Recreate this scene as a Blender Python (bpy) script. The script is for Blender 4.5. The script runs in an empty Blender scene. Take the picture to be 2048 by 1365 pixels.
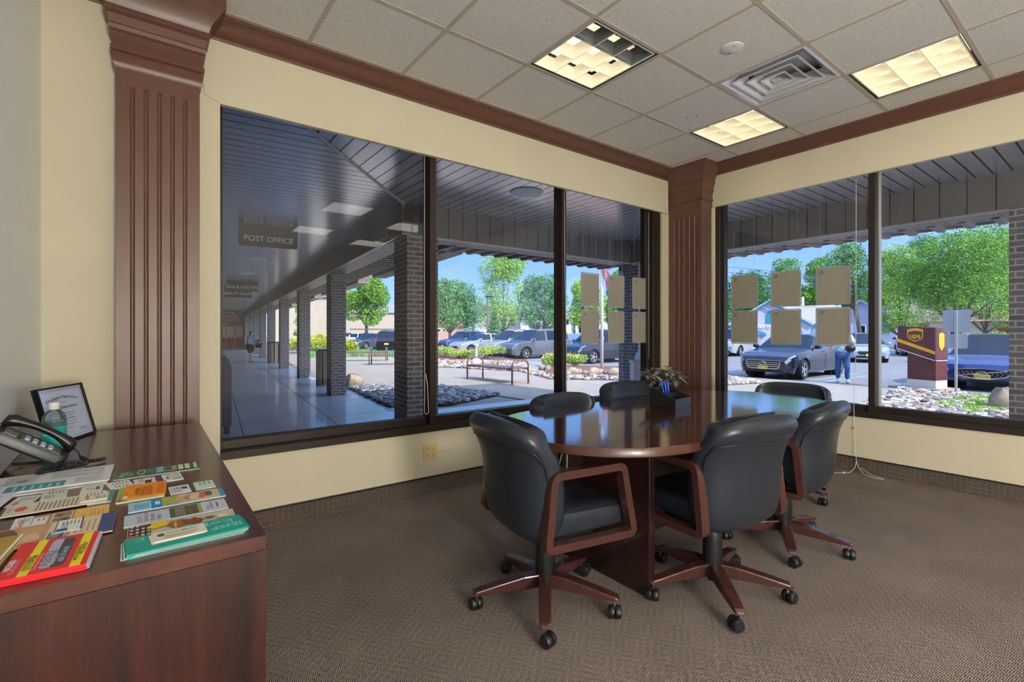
SKY = 2.0
SUN = 5.0
LAMP = 5.0
ROOMW = 5.0
FILL_LAMP = 110.0
import bpy, bmesh, math, random
from mathutils import Vector, Matrix
S = bpy.context.scene
COL = S.collection
PI = math.pi
GZ = -0.31          # level of the ground outdoors; the office floor is z = 0

# ------------------------------------------------------------------ colour / materials
def lin(c):
    c = c / 255.0
    return c / 12.92 if c <= 0.04045 else ((c + 0.055) / 1.055) ** 2.4
def rgb(r, g, b):
    return (lin(r), lin(g), lin(b), 1.0)
MATS = {}
def mat(name, col, rough=0.6, metal=0.0, var=0.0, scale=20.0, stretch=(1, 1, 1), bump=0.0, coat=0.0,
        spec=0.5, emit=None, estr=0.0, col2=None, trans=0.0, ior=1.45, sss=0.0, coords='Object'):
    if name in MATS:
        return MATS[name]
    m = bpy.data.materials.new(name)
    m.use_nodes = True
    nt = m.node_tree
    b = nt.nodes['Principled BSDF']
    b.inputs['Base Color'].default_value = col
    b.inputs['Roughness'].default_value = rough
    b.inputs['Metallic'].default_value = metal
    b.inputs['IOR'].default_value = ior
    b.inputs['Specular IOR Level'].default_value = spec
    b.inputs['Coat Weight'].default_value = coat
    b.inputs['Coat Roughness'].default_value = 0.06
    b.inputs['Transmission Weight'].default_value = trans
    if emit:
        b.inputs['Emission Color'].default_value = emit
        b.inputs['Emission Strength'].default_value = estr
    # procedural variation
    tc = nt.nodes.new('ShaderNodeTexCoord')
    mp = nt.nodes.new('ShaderNodeMapping')
    mp.inputs['Scale'].default_value = stretch
    nt.links.new(tc.outputs[coords], mp.inputs['Vector'])
    nz = nt.nodes.new('ShaderNodeTexNoise')
    nz.inputs['Scale'].default_value = scale
    nz.inputs['Detail'].default_value = 3.0
    nt.links.new(mp.outputs['Vector'], nz.inputs['Vector'])
    mx = nt.nodes.new('ShaderNodeMix')
    mx.data_type = 'RGBA'
    c2 = col2 if col2 else tuple(max(0.0, v * (1 - var)) for v in col[:3]) + (1,)
    mx.inputs['A'].default_value = col
    mx.inputs['B'].default_value = c2
    rp = nt.nodes.new('ShaderNodeMapRange')
    rp.inputs['From Min'].default_value = 0.35
    rp.inputs['From Max'].default_value = 0.65
    nt.links.new(nz.outputs['Fac'], rp.inputs['Value'])
    nt.links.new(rp.outputs['Result'], mx.inputs['Factor'])
    nt.links.new(mx.outputs['Result'], b.inputs['Base Color'])
    if bump > 0:
        bp = nt.nodes.new('ShaderNodeBump')
        bp.inputs['Strength'].default_value = 0.6
        bp.inputs['Distance'].default_value = bump
        nt.links.new(nz.outputs['Fac'], bp.inputs['Height'])
        nt.links.new(bp.outputs['Normal'], b.inputs['Normal'])
    MATS[name] = m
    return m

def brick_mat(name, c1, c2, mortar, bw=0.2, bh=0.0677, ms=0.009, offx=0.0):
    """procedural brick wall in object space: works on faces looking along x and along y"""
    m = bpy.data.materials.new(name); m.use_nodes = True
    nt = m.node_tree; b = nt.nodes['Principled BSDF']
    b.inputs['Roughness'].default_value = 0.75
    tc = nt.nodes.new('ShaderNodeTexCoord')
    sx = nt.nodes.new('ShaderNodeSeparateXYZ'); nt.links.new(tc.outputs['Object'], sx.inputs[0])
    ad = nt.nodes.new('ShaderNodeMath'); ad.operation = 'ADD'
    nt.links.new(sx.outputs['X'], ad.inputs[0]); nt.links.new(sx.outputs['Y'], ad.inputs[1])
    cb = nt.nodes.new('ShaderNodeCombineXYZ')
    nt.links.new(ad.outputs[0], cb.inputs['X']); nt.links.new(sx.outputs['Z'], cb.inputs['Y'])
    bt = nt.nodes.new('ShaderNodeTexBrick')
    bt.inputs['Color1'].default_value = c1; bt.inputs['Color2'].default_value = c2
    bt.inputs['Mortar'].default_value = mortar
    bt.inputs['Scale'].default_value = 1.0
    bt.inputs['Brick Width'].default_value = bw
    bt.inputs['Row Height'].default_value = bh
    bt.inputs['Mortar Size'].default_value = ms
    nt.links.new(cb.outputs[0], bt.inputs['Vector'])
    nz = nt.nodes.new('ShaderNodeTexNoise'); nz.inputs['Scale'].default_value = 9.0
    nt.links.new(tc.outputs['Object'], nz.inputs['Vector'])
    mx = nt.nodes.new('ShaderNodeMix'); mx.data_type = 'RGBA'; mx.blend_type = 'MULTIPLY'
    mx.inputs['Factor'].default_value = 0.35
    nt.links.new(bt.outputs['Color'], mx.inputs['A']); nt.links.new(nz.outputs['Color'], mx.inputs['B'])
    nt.links.new(mx.outputs['Result'], b.inputs['Base Color'])
    bp = nt.nodes.new('ShaderNodeBump'); bp.inputs['Distance'].default_value = 0.004; bp.invert = True
    nt.links.new(bt.outputs['Fac'], bp.inputs['Height']); nt.links.new(bp.outputs['Normal'], b.inputs['Normal'])
    MATS[name] = m
    return m

def stripe_mat(name, c1, c2, pitch, gap, axis='X', rough=0.4, metal=0.0, bump=0.006, coords='Object'):
    """boards with a dark joint every `pitch` metres along one axis"""
    m = bpy.data.materials.new(name); m.use_nodes = True
    nt = m.node_tree; b = nt.nodes['Principled BSDF']
    b.inputs['Roughness'].default_value = rough; b.inputs['Metallic'].default_value = metal
    tc = nt.nodes.new('ShaderNodeTexCoord')
    sx = nt.nodes.new('ShaderNodeSeparateXYZ'); nt.links.new(tc.outputs[coords], sx.inputs[0])
    dv = nt.nodes.new('ShaderNodeMath'); dv.operation = 'DIVIDE'; dv.inputs[1].default_value = pitch
    nt.links.new(sx.outputs[axis], dv.inputs[0])
    fr = nt.nodes.new('ShaderNodeMath'); fr.operation = 'FRACT'; nt.links.new(dv.outputs[0], fr.inputs[0])
    ls = nt.nodes.new('ShaderNodeMath'); ls.operation = 'LESS_THAN'; ls.inputs[1].default_value = gap / pitch
    nt.links.new(fr.outputs[0], ls.inputs[0])
    mx = nt.nodes.new('ShaderNodeMix'); mx.data_type = 'RGBA'
    mx.inputs['A'].default_value = c1; mx.inputs['B'].default_value = c2
    nt.links.new(ls.outputs[0], mx.inputs['Factor']); nt.links.new(mx.outputs['Result'], b.inputs['Base Color'])
    bp = nt.nodes.new('ShaderNodeBump'); bp.inputs['Distance'].default_value = bump; bp.invert = True
    nt.links.new(ls.outputs[0], bp.inputs['Height']); nt.links.new(bp.outputs['Normal'], b.inputs['Normal'])
    MATS[name] = m
    return m

def wood_mat(name, dark, light, axis='Z', rough=0.28, coat=0.3, scale=6.0, rot=None):
    m = bpy.data.materials.new(name); m.use_nodes = True
    nt = m.node_tree; b = nt.nodes['Principled BSDF']
    b.inputs['Roughness'].default_value = rough
    b.inputs['Coat Weight'].default_value = coat; b.inputs['Coat Roughness'].default_value = 0.08
    tc = nt.nodes.new('ShaderNodeTexCoord'); mp = nt.nodes.new('ShaderNodeMapping')
    st = {'X': (0.06, 1, 1), 'Y': (1, 0.06, 1), 'Z': (1, 1, 0.06)}[axis]
    mp.inputs['Scale'].default_value = st
    nt.links.new(tc.outputs['Object'], mp.inputs['Vector'])
    n1 = nt.nodes.new('ShaderNodeTexNoise'); n1.inputs['Scale'].default_value = scale * 2
    n1.inputs['Detail'].default_value = 4; n1.inputs['Distortion'].default_value = 0.8
    n2 = nt.nodes.new('ShaderNodeTexNoise'); n2.inputs['Scale'].default_value = scale * 26
    n2.inputs['Detail'].default_value = 2
    for n in (n1, n2):
        nt.links.new(mp.outputs['Vector'], n.inputs['Vector'])
    a = nt.nodes.new('ShaderNodeMath'); a.operation = 'MULTIPLY_ADD'
    a.inputs[1].default_value = 0.35
    nt.links.new(n2.outputs['Fac'], a.inputs[0]); nt.links.new(n1.outputs['Fac'], a.inputs[2])
    rp = nt.nodes.new('ShaderNodeMapRange'); rp.inputs['From Min'].default_value = 0.5; rp.inputs['From Max'].default_value = 0.9
    nt.links.new(a.outputs[0], rp.inputs['Value'])
    mx = nt.nodes.new('ShaderNodeMix'); mx.data_type = 'RGBA'
    mx.inputs['A'].default_value = dark; mx.inputs['B'].default_value = light
    nt.links.new(rp.outputs['Result'], mx.inputs['Factor']); nt.links.new(mx.outputs['Result'], b.inputs['Base Color'])
    MATS[name] = m
    return m

def glass_mat(name, tint=(1, 1, 1, 1), refl=1.0, dirt=0.0):
    """thin window glass: straight-through transparency plus a Fresnel mirror reflection and a little grime"""
    m = bpy.data.materials.new(name); m.use_nodes = True
    nt = m.node_tree
    for n in list(nt.nodes): nt.nodes.remove(n)
    out = nt.nodes.new('ShaderNodeOutputMaterial')
    tr = nt.nodes.new('ShaderNodeBsdfTransparent'); tr.inputs['Color'].default_value = tint
    gl = nt.nodes.new('ShaderNodeBsdfGlossy'); gl.inputs['Roughness'].default_value = 0.0
    lw = nt.nodes.new('ShaderNodeLayerWeight')       # Schlick term from |N.I|: the same from either side of the pane
    pw = nt.nodes.new('ShaderNodeMath'); pw.operation = 'POWER'; pw.inputs[1].default_value = 5.0
    nt.links.new(lw.outputs['Facing'], pw.inputs[0])
    ml = nt.nodes.new('ShaderNodeMath'); ml.operation = 'MULTIPLY_ADD'; ml.inputs[1].default_value = 0.92 * refl; ml.inputs[2].default_value = 0.08 * refl
    nt.links.new(pw.outputs[0], ml.inputs[0])
    mx = nt.nodes.new('ShaderNodeMixShader')
    nt.links.new(ml.outputs[0], mx.inputs[0]); nt.links.new(tr.outputs[0], mx.inputs[1]); nt.links.new(gl.outputs[0], mx.inputs[2])
    last = mx
    if dirt > 0:
        df = nt.nodes.new('ShaderNodeBsdfDiffuse'); df.inputs['Color'].default_value = (0.6, 0.62, 0.65, 1)
        tc = nt.nodes.new('ShaderNodeTexCoord'); mp = nt.nodes.new('ShaderNodeMapping')
        mp.inputs['Scale'].default_value = (3, 3, 0.5); nt.links.new(tc.outputs['Object'], mp.inputs['Vector'])
        nz = nt.nodes.new('ShaderNodeTexNoise'); nz.inputs['Scale'].default_value = 3; nz.inputs['Detail'].default_value = 6
        nt.links.new(mp.outputs['Vector'], nz.inputs['Vector'])
        rp = nt.nodes.new('ShaderNodeMapRange'); rp.inputs['From Min'].default_value = 0.5; rp.inputs['From Max'].default_value = 0.85
        rp.inputs['To Max'].default_value = dirt; nt.links.new(nz.outputs['Fac'], rp.inputs['Value'])
        m2 = nt.nodes.new('ShaderNodeMixShader')
        nt.links.new(rp.outputs['Result'], m2.inputs[0]); nt.links.new(mx.outputs[0], m2.inputs[1]); nt.links.new(df.outputs[0], m2.inputs[2])
        last = m2
    nt.links.new(last.outputs[0], out.inputs['Surface'])
    MATS[name] = m
    return m

# ------------------------------------------------------------------ mesh builder
class MB:
    def __init__(self):
        self.v = []; self.f = []; self.mi = []; self.mats = []; self.cur = 0
        self.M = None
    def use(self, m):
        if m not in self.mats: self.mats.append(m)
        self.cur = self.mats.index(m); return self
    def add(self, vs, fs):
        o = len(self.v)
        if self.M is not None: vs = [self.M @ Vector(p) for p in vs]
        self.v += [tuple(p) for p in vs]
        for f in fs:
            self.f.append(tuple(i + o for i in f)); self.mi.append(self.cur)
        return self
    def box(self, c, s, rz=0.0, R=None):
        x, y, z = (k / 2 for k in s)
        vs = [Vector((a * x, b * y, d * z)) for a in (-1, 1) for b in (-1, 1) for d in (-1, 1)]
        if R is None: R = Matrix.Rotation(rz, 3, 'Z')
        vs = [R @ p + Vector(c) for p in vs]
        return self.add(vs, [(0, 1, 3, 2), (4, 6, 7, 5), (0, 4, 5, 1), (2, 3, 7, 6), (0, 2, 6, 4), (1, 5, 7, 3)])
    def bx(self, x0, x1, y0, y1, z0, z1):
        return self.box(((x0 + x1) / 2, (y0 + y1) / 2, (z0 + z1) / 2), (abs(x1 - x0), abs(y1 - y0), abs(z1 - z0)))
    def prism(self, pts, h, M=None):
        """2-D outline (x, y) extruded 0..h in z, placed by matrix M"""
        n = len(pts)
        vs = [Vector((p[0], p[1], 0)) for p in pts] + [Vector((p[0], p[1], h)) for p in pts]
        if M is not None: vs = [M @ p for p in vs]
        fs = [tuple(range(n - 1, -1, -1)), tuple(range(n, 2 * n))]
        fs += [(i, (i + 1) % n, n + (i + 1) % n, n + i) for i in range(n)]
        return self.add(vs, fs)
    def rings(self, rings, closed=True, cap=True, loop=False):
        n = len(rings[0]); vs = [p for r in rings for p in r]; fs = []
        m = len(rings)
        for i in range(m if loop else m - 1):
            a = i * n; b = ((i + 1) % m) * n
            for j in range(n if closed else n - 1):
                k = (j + 1) % n
                fs.append((a + j, a + k, b + k, b + j))
        if cap and closed and not loop:
            fs.append(tuple(range(n - 1, -1, -1))); fs.append(tuple(range((m - 1) * n, m * n)))
        return self.add(vs, fs)
    def lathe(self, prof, c=(0, 0, 0), n=20, M=None, cap=True):
        R = []
        for r, z in prof:
            ring = [Vector((r * math.cos(2 * PI * k / n), r * math.sin(2 * PI * k / n), z)) for k in range(n)]
            if M is not None: ring = [M @ p for p in ring]
            R.append([p + Vector(c) for p in ring])
        return self.rings(R, cap=cap)
    def tube(self, path, r, n=8, closed=False, rr=None, cap=True):
        P = [Vector(p) for p in path]; R = []; m = len(P)
        up = None
        for i, p in enumerate(P):
            if closed: d = P[(i + 1) % m] - P[i - 1]
            else: d = P[min(i + 1, m - 1)] - P[max(i - 1, 0)]
            if d.length < 1e-9: d = Vector((0, 0, 1))
            d.normalize()
            if up is None:
                up = Vector((0, 0, 1)) if abs(d.z) < 0.9 else Vector((1, 0, 0))
            a = d.cross(up)
            if a.length < 1e-6: a = d.orthogonal()
            a.normalize(); b = a.cross(d).normalized(); up = b
            q = rr[i] if rr else r
            R.append([p + (a * math.cos(2 * PI * k / n) + b * math.sin(2 * PI * k / n)) * q for k in range(n)])
        return self.rings(R, loop=closed, cap=cap)
    def sweep_rect(self, path, w, t, nrm, closed=True):
        """rectangular bar: width w along nrm, thickness t in the plane of the path"""
        P = [Vector(p) for p in path]; N = Vector(nrm).normalized(); R = []; m = len(P)
        for i, p in enumerate(P):
            d = (P[(i + 1) % m] - P[i - 1]) if closed else (P[min(i + 1, m - 1)] - P[max(i - 1, 0)])
            d.normalize(); a = d.cross(N).normalized()
            R.append([p + a * t / 2 + N * w / 2, p - a * t / 2 + N * w / 2, p - a * t / 2 - N * w / 2, p + a * t / 2 - N * w / 2])
        return self.rings(R, loop=closed, cap=not closed)
    def ball(self, c, r, n=12, m=8, s=(1, 1, 1), jit=0.0, rnd=None):
        R = []
        for i in range(1, m):
            t = PI * i / m; ring = []
            for k in range(n):
                a = 2 * PI * k / n
                q = r * (1 + (rnd.uniform(-jit, jit) if rnd else 0))
                ring.append(Vector((c[0] + q * s[0] * math.sin(t) * math.cos(a), c[1] + q * s[1] * math.sin(t) * math.sin(a), c[2] - q * s[2] * math.cos(t))))
            R.append(ring)
        return self.rings(R)
    def quad(self, a, b, c, d):
        return self.add([a, b, c, d], [(0, 1, 2, 3)])
    def text(self, s, M, size, align='LEFT', depth=0.0, bold=0.0, shear=0.0, res=2):
        vs, fs = text_mesh(s, size, align, depth, bold, shear, res)
        return self.add([M @ Vector(p) for p in vs], fs)
    def build(self, name, parent=None, smooth=False, bevel=0.0, seg=2, sub=0, loc=None, rz=0.0, auto=None, solid=0.0):
        me = bpy.data.meshes.new(name)
        me.from_pydata(self.v, [], self.f)
        for m in self.mats: me.materials.append(m)
        if len(self.mats) > 1: me.polygons.foreach_set('material_index', self.mi)
        me.validate(); me.update()
        bm = bmesh.new(); bm.from_mesh(me); bmesh.ops.recalc_face_normals(bm, faces=bm.faces); bm.to_mesh(me); bm.free()
        if smooth or sub or auto: me.polygons.foreach_set('use_smooth', [True] * len(me.polygons))
        if auto: me.set_sharp_from_angle(angle=math.radians(auto))
        o = bpy.data.objects.new(name, me); COL.objects.link(o)
        if parent is not None: o.parent = parent
        if loc is not None: o.location = loc
        if rz: o.rotation_euler = (0, 0, rz)
        if solid:
            md = o.modifiers.new('solid', 'SOLIDIFY'); md.thickness = solid; md.offset = 0
        if bevel:
            md = o.modifiers.new('bevel', 'BEVEL'); md.width = bevel; md.segments = seg; md.limit_method = 'ANGLE'
            md.angle_limit = math.radians(40); md.harden_normals = False
        if sub:
            md = o.modifiers.new('sub', 'SUBSURF'); md.levels = sub; md.render_levels = sub
        return o

TXT = {}
def text_mesh(s, size, align, depth, bold, shear, res=2):
    key = (s, align, depth / size, bold, shear, res)
    if key not in TXT:
        cu = bpy.data.curves.new('lettering', 'FONT')
        cu.body = s; cu.size = 1.0; cu.align_x = align; cu.align_y = 'CENTER'; cu.resolution_u = res
        cu.extrude = depth / size; cu.offset = bold; cu.shear = shear
        o = bpy.data.objects.new('lettering', cu); COL.objects.link(o)
        me = bpy.data.meshes.new_from_object(o)
        TXT[key] = ([tuple(v.co) for v in me.vertices], [tuple(p.vertices) for p in me.polygons])
        bpy.data.objects.remove(o); bpy.data.curves.remove(cu); bpy.data.meshes.remove(me)
    vs, fs = TXT[key]
    return [(x * size, y * size, z * size) for x, y, z in vs], fs

def frame_M(o, x, y):
    """matrix whose columns are unit x, unit y and their cross product, at origin o"""
    x = Vector(x).normalized(); y = Vector(y); z = x.cross(y).normalized(); y = z.cross(x)
    M = Matrix.Identity(4)
    for i in range(3):
        M[i][0] = x[i]; M[i][1] = y[i]; M[i][2] = z[i]; M[i][3] = o[i]
    return M

def tag(o, label, cat, group=None, kind=None):
    o['label'] = label; o['category'] = cat
    if group: o['group'] = group
    if kind: o['kind'] = kind
    return o
def struct(o):
    o['kind'] = 'structure'; return o
def thing(name, loc=(0, 0, 0), rz=0.0, label=None, cat=None, group=None):
    o = bpy.data.objects.new(name, None); COL.objects.link(o)
    o.empty_display_size = 0.1
    o.location = loc; o.rotation_euler = (0, 0, rz)
    if label: tag(o, label, cat, group)
    return o
def dup(root, loc, rz=0.0, label=None, group=None, scale=None):
    def rec(o, par):
        c = o.copy(); COL.objects.link(c)
        if par is not None: c.parent = par
        for ch in [k for k in bpy.data.objects if k.parent == o]:
            rec(ch, c)
        return c
    r = rec(root, None); r.location = loc; r.rotation_euler = (0, 0, rz)
    if label: r['label'] = label
    if group: r['group'] = group
    if scale: r.scale = scale
    return r
def arc_round(pts, rad, n=5):
    """round the corners of a closed 2-D polygon"""
    out = []; m = len(pts)
    for i in range(m):
        p0 = Vector(pts[i - 1]); p = Vector(pts[i]); p1 = Vector(pts[(i + 1) % m])
        r = rad[i] if isinstance(rad, (list, tuple)) else rad
        a = (p0 - p); b = (p1 - p); r2 = min(r, a.length * 0.49, b.length * 0.49)
        a = p + a.normalized() * r2; b = p + b.normalized() * r2
        for k in range(n + 1):
            t = k / n; q = a * (1 - t) ** 2 + p * 2 * t * (1 - t) + b * t * t
            out.append((q.x, q.y))
    return out
# ------------------------------------------------------------------ camera, render look, light
cam = bpy.data.cameras.new('camera'); camo = bpy.data.objects.new('camera', cam); COL.objects.link(camo)
cam.sensor_width = 36; cam.lens = 968.4 / 2048 * 36; cam.shift_y = -17.5 / 2048; cam.clip_start = 0.02; cam.clip_end = 600
camo.location = (0, 0, 1.19); camo.rotation_euler = (PI / 2, 0, -math.radians(37.13)); S.camera = camo
S.view_settings.view_transform = 'Standard'; S.view_settings.look = 'None'; S.view_settings.gamma = 1
S.view_settings.exposure = 0.12; S.view_settings.use_curve_mapping = False
S.cycles.use_denoising = True
S.cycles.max_bounces = 8; S.cycles.transparent_max_bounces = 12; S.cycles.diffuse_bounces = 4
S.cycles.sample_clamp_indirect = 4.0
w = bpy.data.worlds.new('sky'); S.world = w; w.use_nodes = True
nt = w.node_tree; bg = nt.nodes['Background']
tc = nt.nodes.new('ShaderNodeTexCoord'); sx = nt.nodes.new('ShaderNodeSeparateXYZ'); nt.links.new(tc.outputs['Generated'], sx.inputs[0])
ramp = nt.nodes.new('ShaderNodeValToRGB'); nt.links.new(sx.outputs['Z'], ramp.inputs[0])
el = ramp.color_ramp.elements; el[0].position = 0.0; el[0].color = (.28, .42, .66, 1); el[1].position = 1.0; el[1].color = (.10, .24, .66, 1)
e = el.new(.16); e.color = (.14, .29, .62, 1); e = el.new(.42); e.color = (.10, .26, .64, 1)
# the half of the sky round the sun is brighter and whiter
dt = nt.nodes.new('ShaderNodeVectorMath'); dt.operation = 'DOT_PRODUCT'; dt.inputs[1].default_value = (.05, -.765, .643); nt.links.new(tc.outputs['Generated'], dt.inputs[0])
mr = nt.nodes.new('ShaderNodeMapRange'); mr.inputs['From Min'].default_value = -.1; mr.inputs['From Max'].default_value = 1.0; mr.inputs['To Max'].default_value = 1.0; nt.links.new(dt.outputs['Value'], mr.inputs['Value'])
mx = nt.nodes.new('ShaderNodeMix'); mx.data_type = 'RGBA'; nt.links.new(mr.outputs['Result'], mx.inputs['Factor']); nt.links.new(ramp.outputs['Color'], mx.inputs['A']); mx.inputs['B'].default_value = (.75, .92, 1.25, 1)
nt.links.new(mx.outputs['Result'], bg.inputs[0]); bg.inputs[1].default_value = SKY
def sun_lamp():
    l = bpy.data.lights.new('sun', 'SUN'); l.energy = SUN; l.angle = math.radians(0.6); l.color = (1.0, 0.95, 0.86)
    o = bpy.data.objects.new('sun', l); COL.objects.link(o)
    d = Vector((-0.05, 0.765, -0.643)); o.rotation_euler = d.to_track_quat('-Z', 'Y').to_euler(); o.location = (0, -20, 20)
sun_lamp()

# ------------------------------------------------------------------ materials of the room
m_wall = mat('cream_paint', rgb(222, 212, 184), 0.7, var=0.04, scale=3, bump=0.0006)
m_wall2 = mat('white_gloss_paint', rgb(228, 238, 246), 0.14, var=0.03, scale=3)
m_tile = mat('ceiling_tile', rgb(242, 238, 230), 0.95, var=0.24, scale=170, bump=0.002)
m_grid = mat('grid_bar', rgb(196, 184, 166), 0.55)
m_brown = mat('brown_paint', rgb(100, 68, 57), 0.36, var=0.08, scale=12, bump=0.0004)
m_frame = mat('bronze_frame', rgb(50, 40, 35), 0.42, metal=0.3, var=0.15, scale=8)
m_black = mat('black_plastic', rgb(24, 24, 26), 0.42, var=0.1)
m_white = mat('white_plastic', rgb(232, 232, 228), 0.4)
m_ivory = mat('ivory_plastic', rgb(222, 200, 140), 0.4)
m_dark = mat('dark_hole', rgb(16, 14, 13), 0.8)
m_chrome = mat('chrome', rgb(220, 220, 222), 0.12, metal=1.0)
m_steel = mat('painted_steel', rgb(200, 200, 198), 0.35, metal=0.3)
m_cord = mat('white_cord', rgb(236, 230, 214), 0.6)
m_glass = glass_mat('window_glass', tint=(0.97, 0.98, 1.0, 1), refl=.5, dirt=0.05)

def carpet_material(name, a, b_, cell=.018, fine=.0062, ang=8, wallmode=False):
    """woven cut-pile: small blocks of rows that alternate direction"""
    m = bpy.data.materials.new(name); m.use_nodes = True; nt = m.node_tree; b = nt.nodes['Principled BSDF']
    b.inputs['Roughness'].default_value = 0.95; b.inputs['Specular IOR Level'].default_value = 0.2
    tc = nt.nodes.new('ShaderNodeTexCoord'); mp = nt.nodes.new('ShaderNodeMapping'); mp.inputs['Rotation'].default_value = (0, 0, math.radians(ang))
    if wallmode:
        sx = nt.nodes.new('ShaderNodeSeparateXYZ'); nt.links.new(tc.outputs['Object'], sx.inputs[0])
        ad = nt.nodes.new('ShaderNodeMath'); ad.operation = 'ADD'; nt.links.new(sx.outputs['X'], ad.inputs[0]); nt.links.new(sx.outputs['Y'], ad.inputs[1])
        cb = nt.nodes.new('ShaderNodeCombineXYZ'); nt.links.new(ad.outputs[0], cb.inputs['X']); nt.links.new(sx.outputs['Z'], cb.inputs['Y'])
        nt.links.new(cb.outputs[0], mp.inputs['Vector'])
    else: nt.links.new(tc.outputs['Object'], mp.inputs['Vector'])
    ck = nt.nodes.new('ShaderNodeTexChecker'); ck.inputs['Scale'].default_value = 1 / cell
    w1 = nt.nodes.new('ShaderNodeTexWave'); w1.bands_direction = 'X'; w2 = nt.nodes.new('ShaderNodeTexWave'); w2.bands_direction = 'Y'
    for w_ in (w1, w2): w_.inputs['Scale'].default_value = .314 / fine; w_.inputs['Distortion'].default_value = .8; w_.inputs['Detail Scale'].default_value = 3
    nz = nt.nodes.new('ShaderNodeTexNoise'); nz.inputs['Scale'].default_value = 110; nz.inputs['Detail'].default_value = 3
    n2 = nt.nodes.new('ShaderNodeTexNoise'); n2.inputs['Scale'].default_value = 3.0; n2.inputs['Detail'].default_value = 3
    for n in (ck, w1, w2, nz, n2): nt.links.new(mp.outputs['Vector'], n.inputs['Vector'])
    x1 = nt.nodes.new('ShaderNodeMix'); nt.links.new(ck.outputs['Fac'], x1.inputs['Factor']); nt.links.new(w1.outputs['Fac'], x1.inputs['A']); nt.links.new(w2.outputs['Fac'], x1.inputs['B'])
    x2 = nt.nodes.new('ShaderNodeMix'); x2.inputs['Factor'].default_value = 0.42; nt.links.new(x1.outputs['Result'], x2.inputs['A']); nt.links.new(nz.outputs['Fac'], x2.inputs['B'])
    x3 = nt.nodes.new('ShaderNodeMix'); x3.inputs['Factor'].default_value = 0.2; nt.links.new(x2.outputs['Result'], x3.inputs['A']); nt.links.new(n2.outputs['Fac'], x3.inputs['B'])
    rp = nt.nodes.new('ShaderNodeMapRange'); rp.inputs['From Min'].default_value = 0.32; rp.inputs['From Max'].default_value = 0.68; nt.links.new(x3.outputs['Result'], rp.inputs['Value'])
    mx = nt.nodes.new('ShaderNodeMix'); mx.data_type = 'RGBA'; mx.inputs['A'].default_value = a; mx.inputs['B'].default_value = b_
    nt.links.new(rp.outputs['Result'], mx.inputs['Factor']); nt.links.new(mx.outputs['Result'], b.inputs['Base Color'])
    bp = nt.nodes.new('ShaderNodeBump'); bp.inputs['Distance'].default_value = 0.003; nt.links.new(x2.outputs['Result'], bp.inputs['Height']); nt.links.new(bp.outputs['Normal'], b.inputs['Normal'])
    MATS[name] = m; return m
m_carpet = carpet_material('carpet', rgb(60, 52, 50), rgb(168, 154, 145))
m_cove = carpet_material('carpet_cove', rgb(30, 25, 25), rgb(132, 116, 106), .022, .0075, 45, True)

YA = 3.22; XB = 4.842; CZ = 2.968; XL = -0.40; YBK = -3.4

# ------------------------------------------------------------------ shell
m = MB().use(m_carpet); m.bx(XL - .2, XB + .2, YBK - .2, YA + .2, -0.3, 0)
struct(m.build('floor'))
# walls
m = MB().use(m_wall)
m.bx(XL - .2, 0.341, YA, YA + .28, 0, 3.27); m.bx(0.341, 4.53, YA, YA + .28, 0, 0.455)
m.bx(0.341, 4.60, YA, YA + .035, 2.50, 3.27); m.bx(0.341, 4.60, YA + .035, YA + .28, 2.66, 3.27)
m.bx(4.53, XB + .02, YA + .03, YA + .28, 0, 2.66); m.bx(4.53, XB, YA + .0301, YA + .2801, 2.66, 3.27)
# hairline crack in the paint over the window corner
m.use(mat('crack_line', rgb(150, 138, 112), 0.9))
m.tube([(0.262, YA - .0003, 2.83), (0.266, YA - .0003, 2.72), (0.259, YA - .0003, 2.6), (0.266, YA - .0003, 2.53), (0.30, YA - .0003, 2.515), (0.341, YA - .0003, 2.505)], 0.0012, 4)
struct(m.build('wall_left'))
m = MB().use(m_wall)
m.bx(XB, XB + .28, 2.83, YA + .28, 0, 3.27); m.bx(XB, XB + .28, YBK, 2.83, 0, 0.47)
m.bx(XB, XB + .035, YBK, 2.83, 2.53, 3.27); m.bx(XB + .035, XB + .28, YBK, 2.83, 2.68, 3.27)
m.bx(XB, XB + .28, YBK - .2, -1.2, 0.47, 2.68)
struct(m.build('wall_right'))
m = MB().use(m_wall2); m.bx(XL - .2, XL, YBK, 3.22, 0, 3.27); struct(m.build('wall_side'))
m = MB().use(m_wall); m.bx(XL - .2, XB + .28, YBK - .2, YBK, 0, 3.27); struct(m.build('wall_back'))
# carpet cove baseboards
m = MB().use(m_cove); m.bx(XL, 4.652, YA - .012, YA - .0005, 0, .122); m.use(m_black).bx(XL, 4.652, YA - .015, YA - .0004, .118, .127); struct(m.build('baseboard_left'))
m = MB().use(m_cove); m.bx(XB - .012, XB - .0005, YBK, 2.85, 0, .122); m.use(m_black).bx(XB - .015, XB - .0004, YBK, 2.85, .118, .127); struct(m.build('baseboard_right'))

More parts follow.
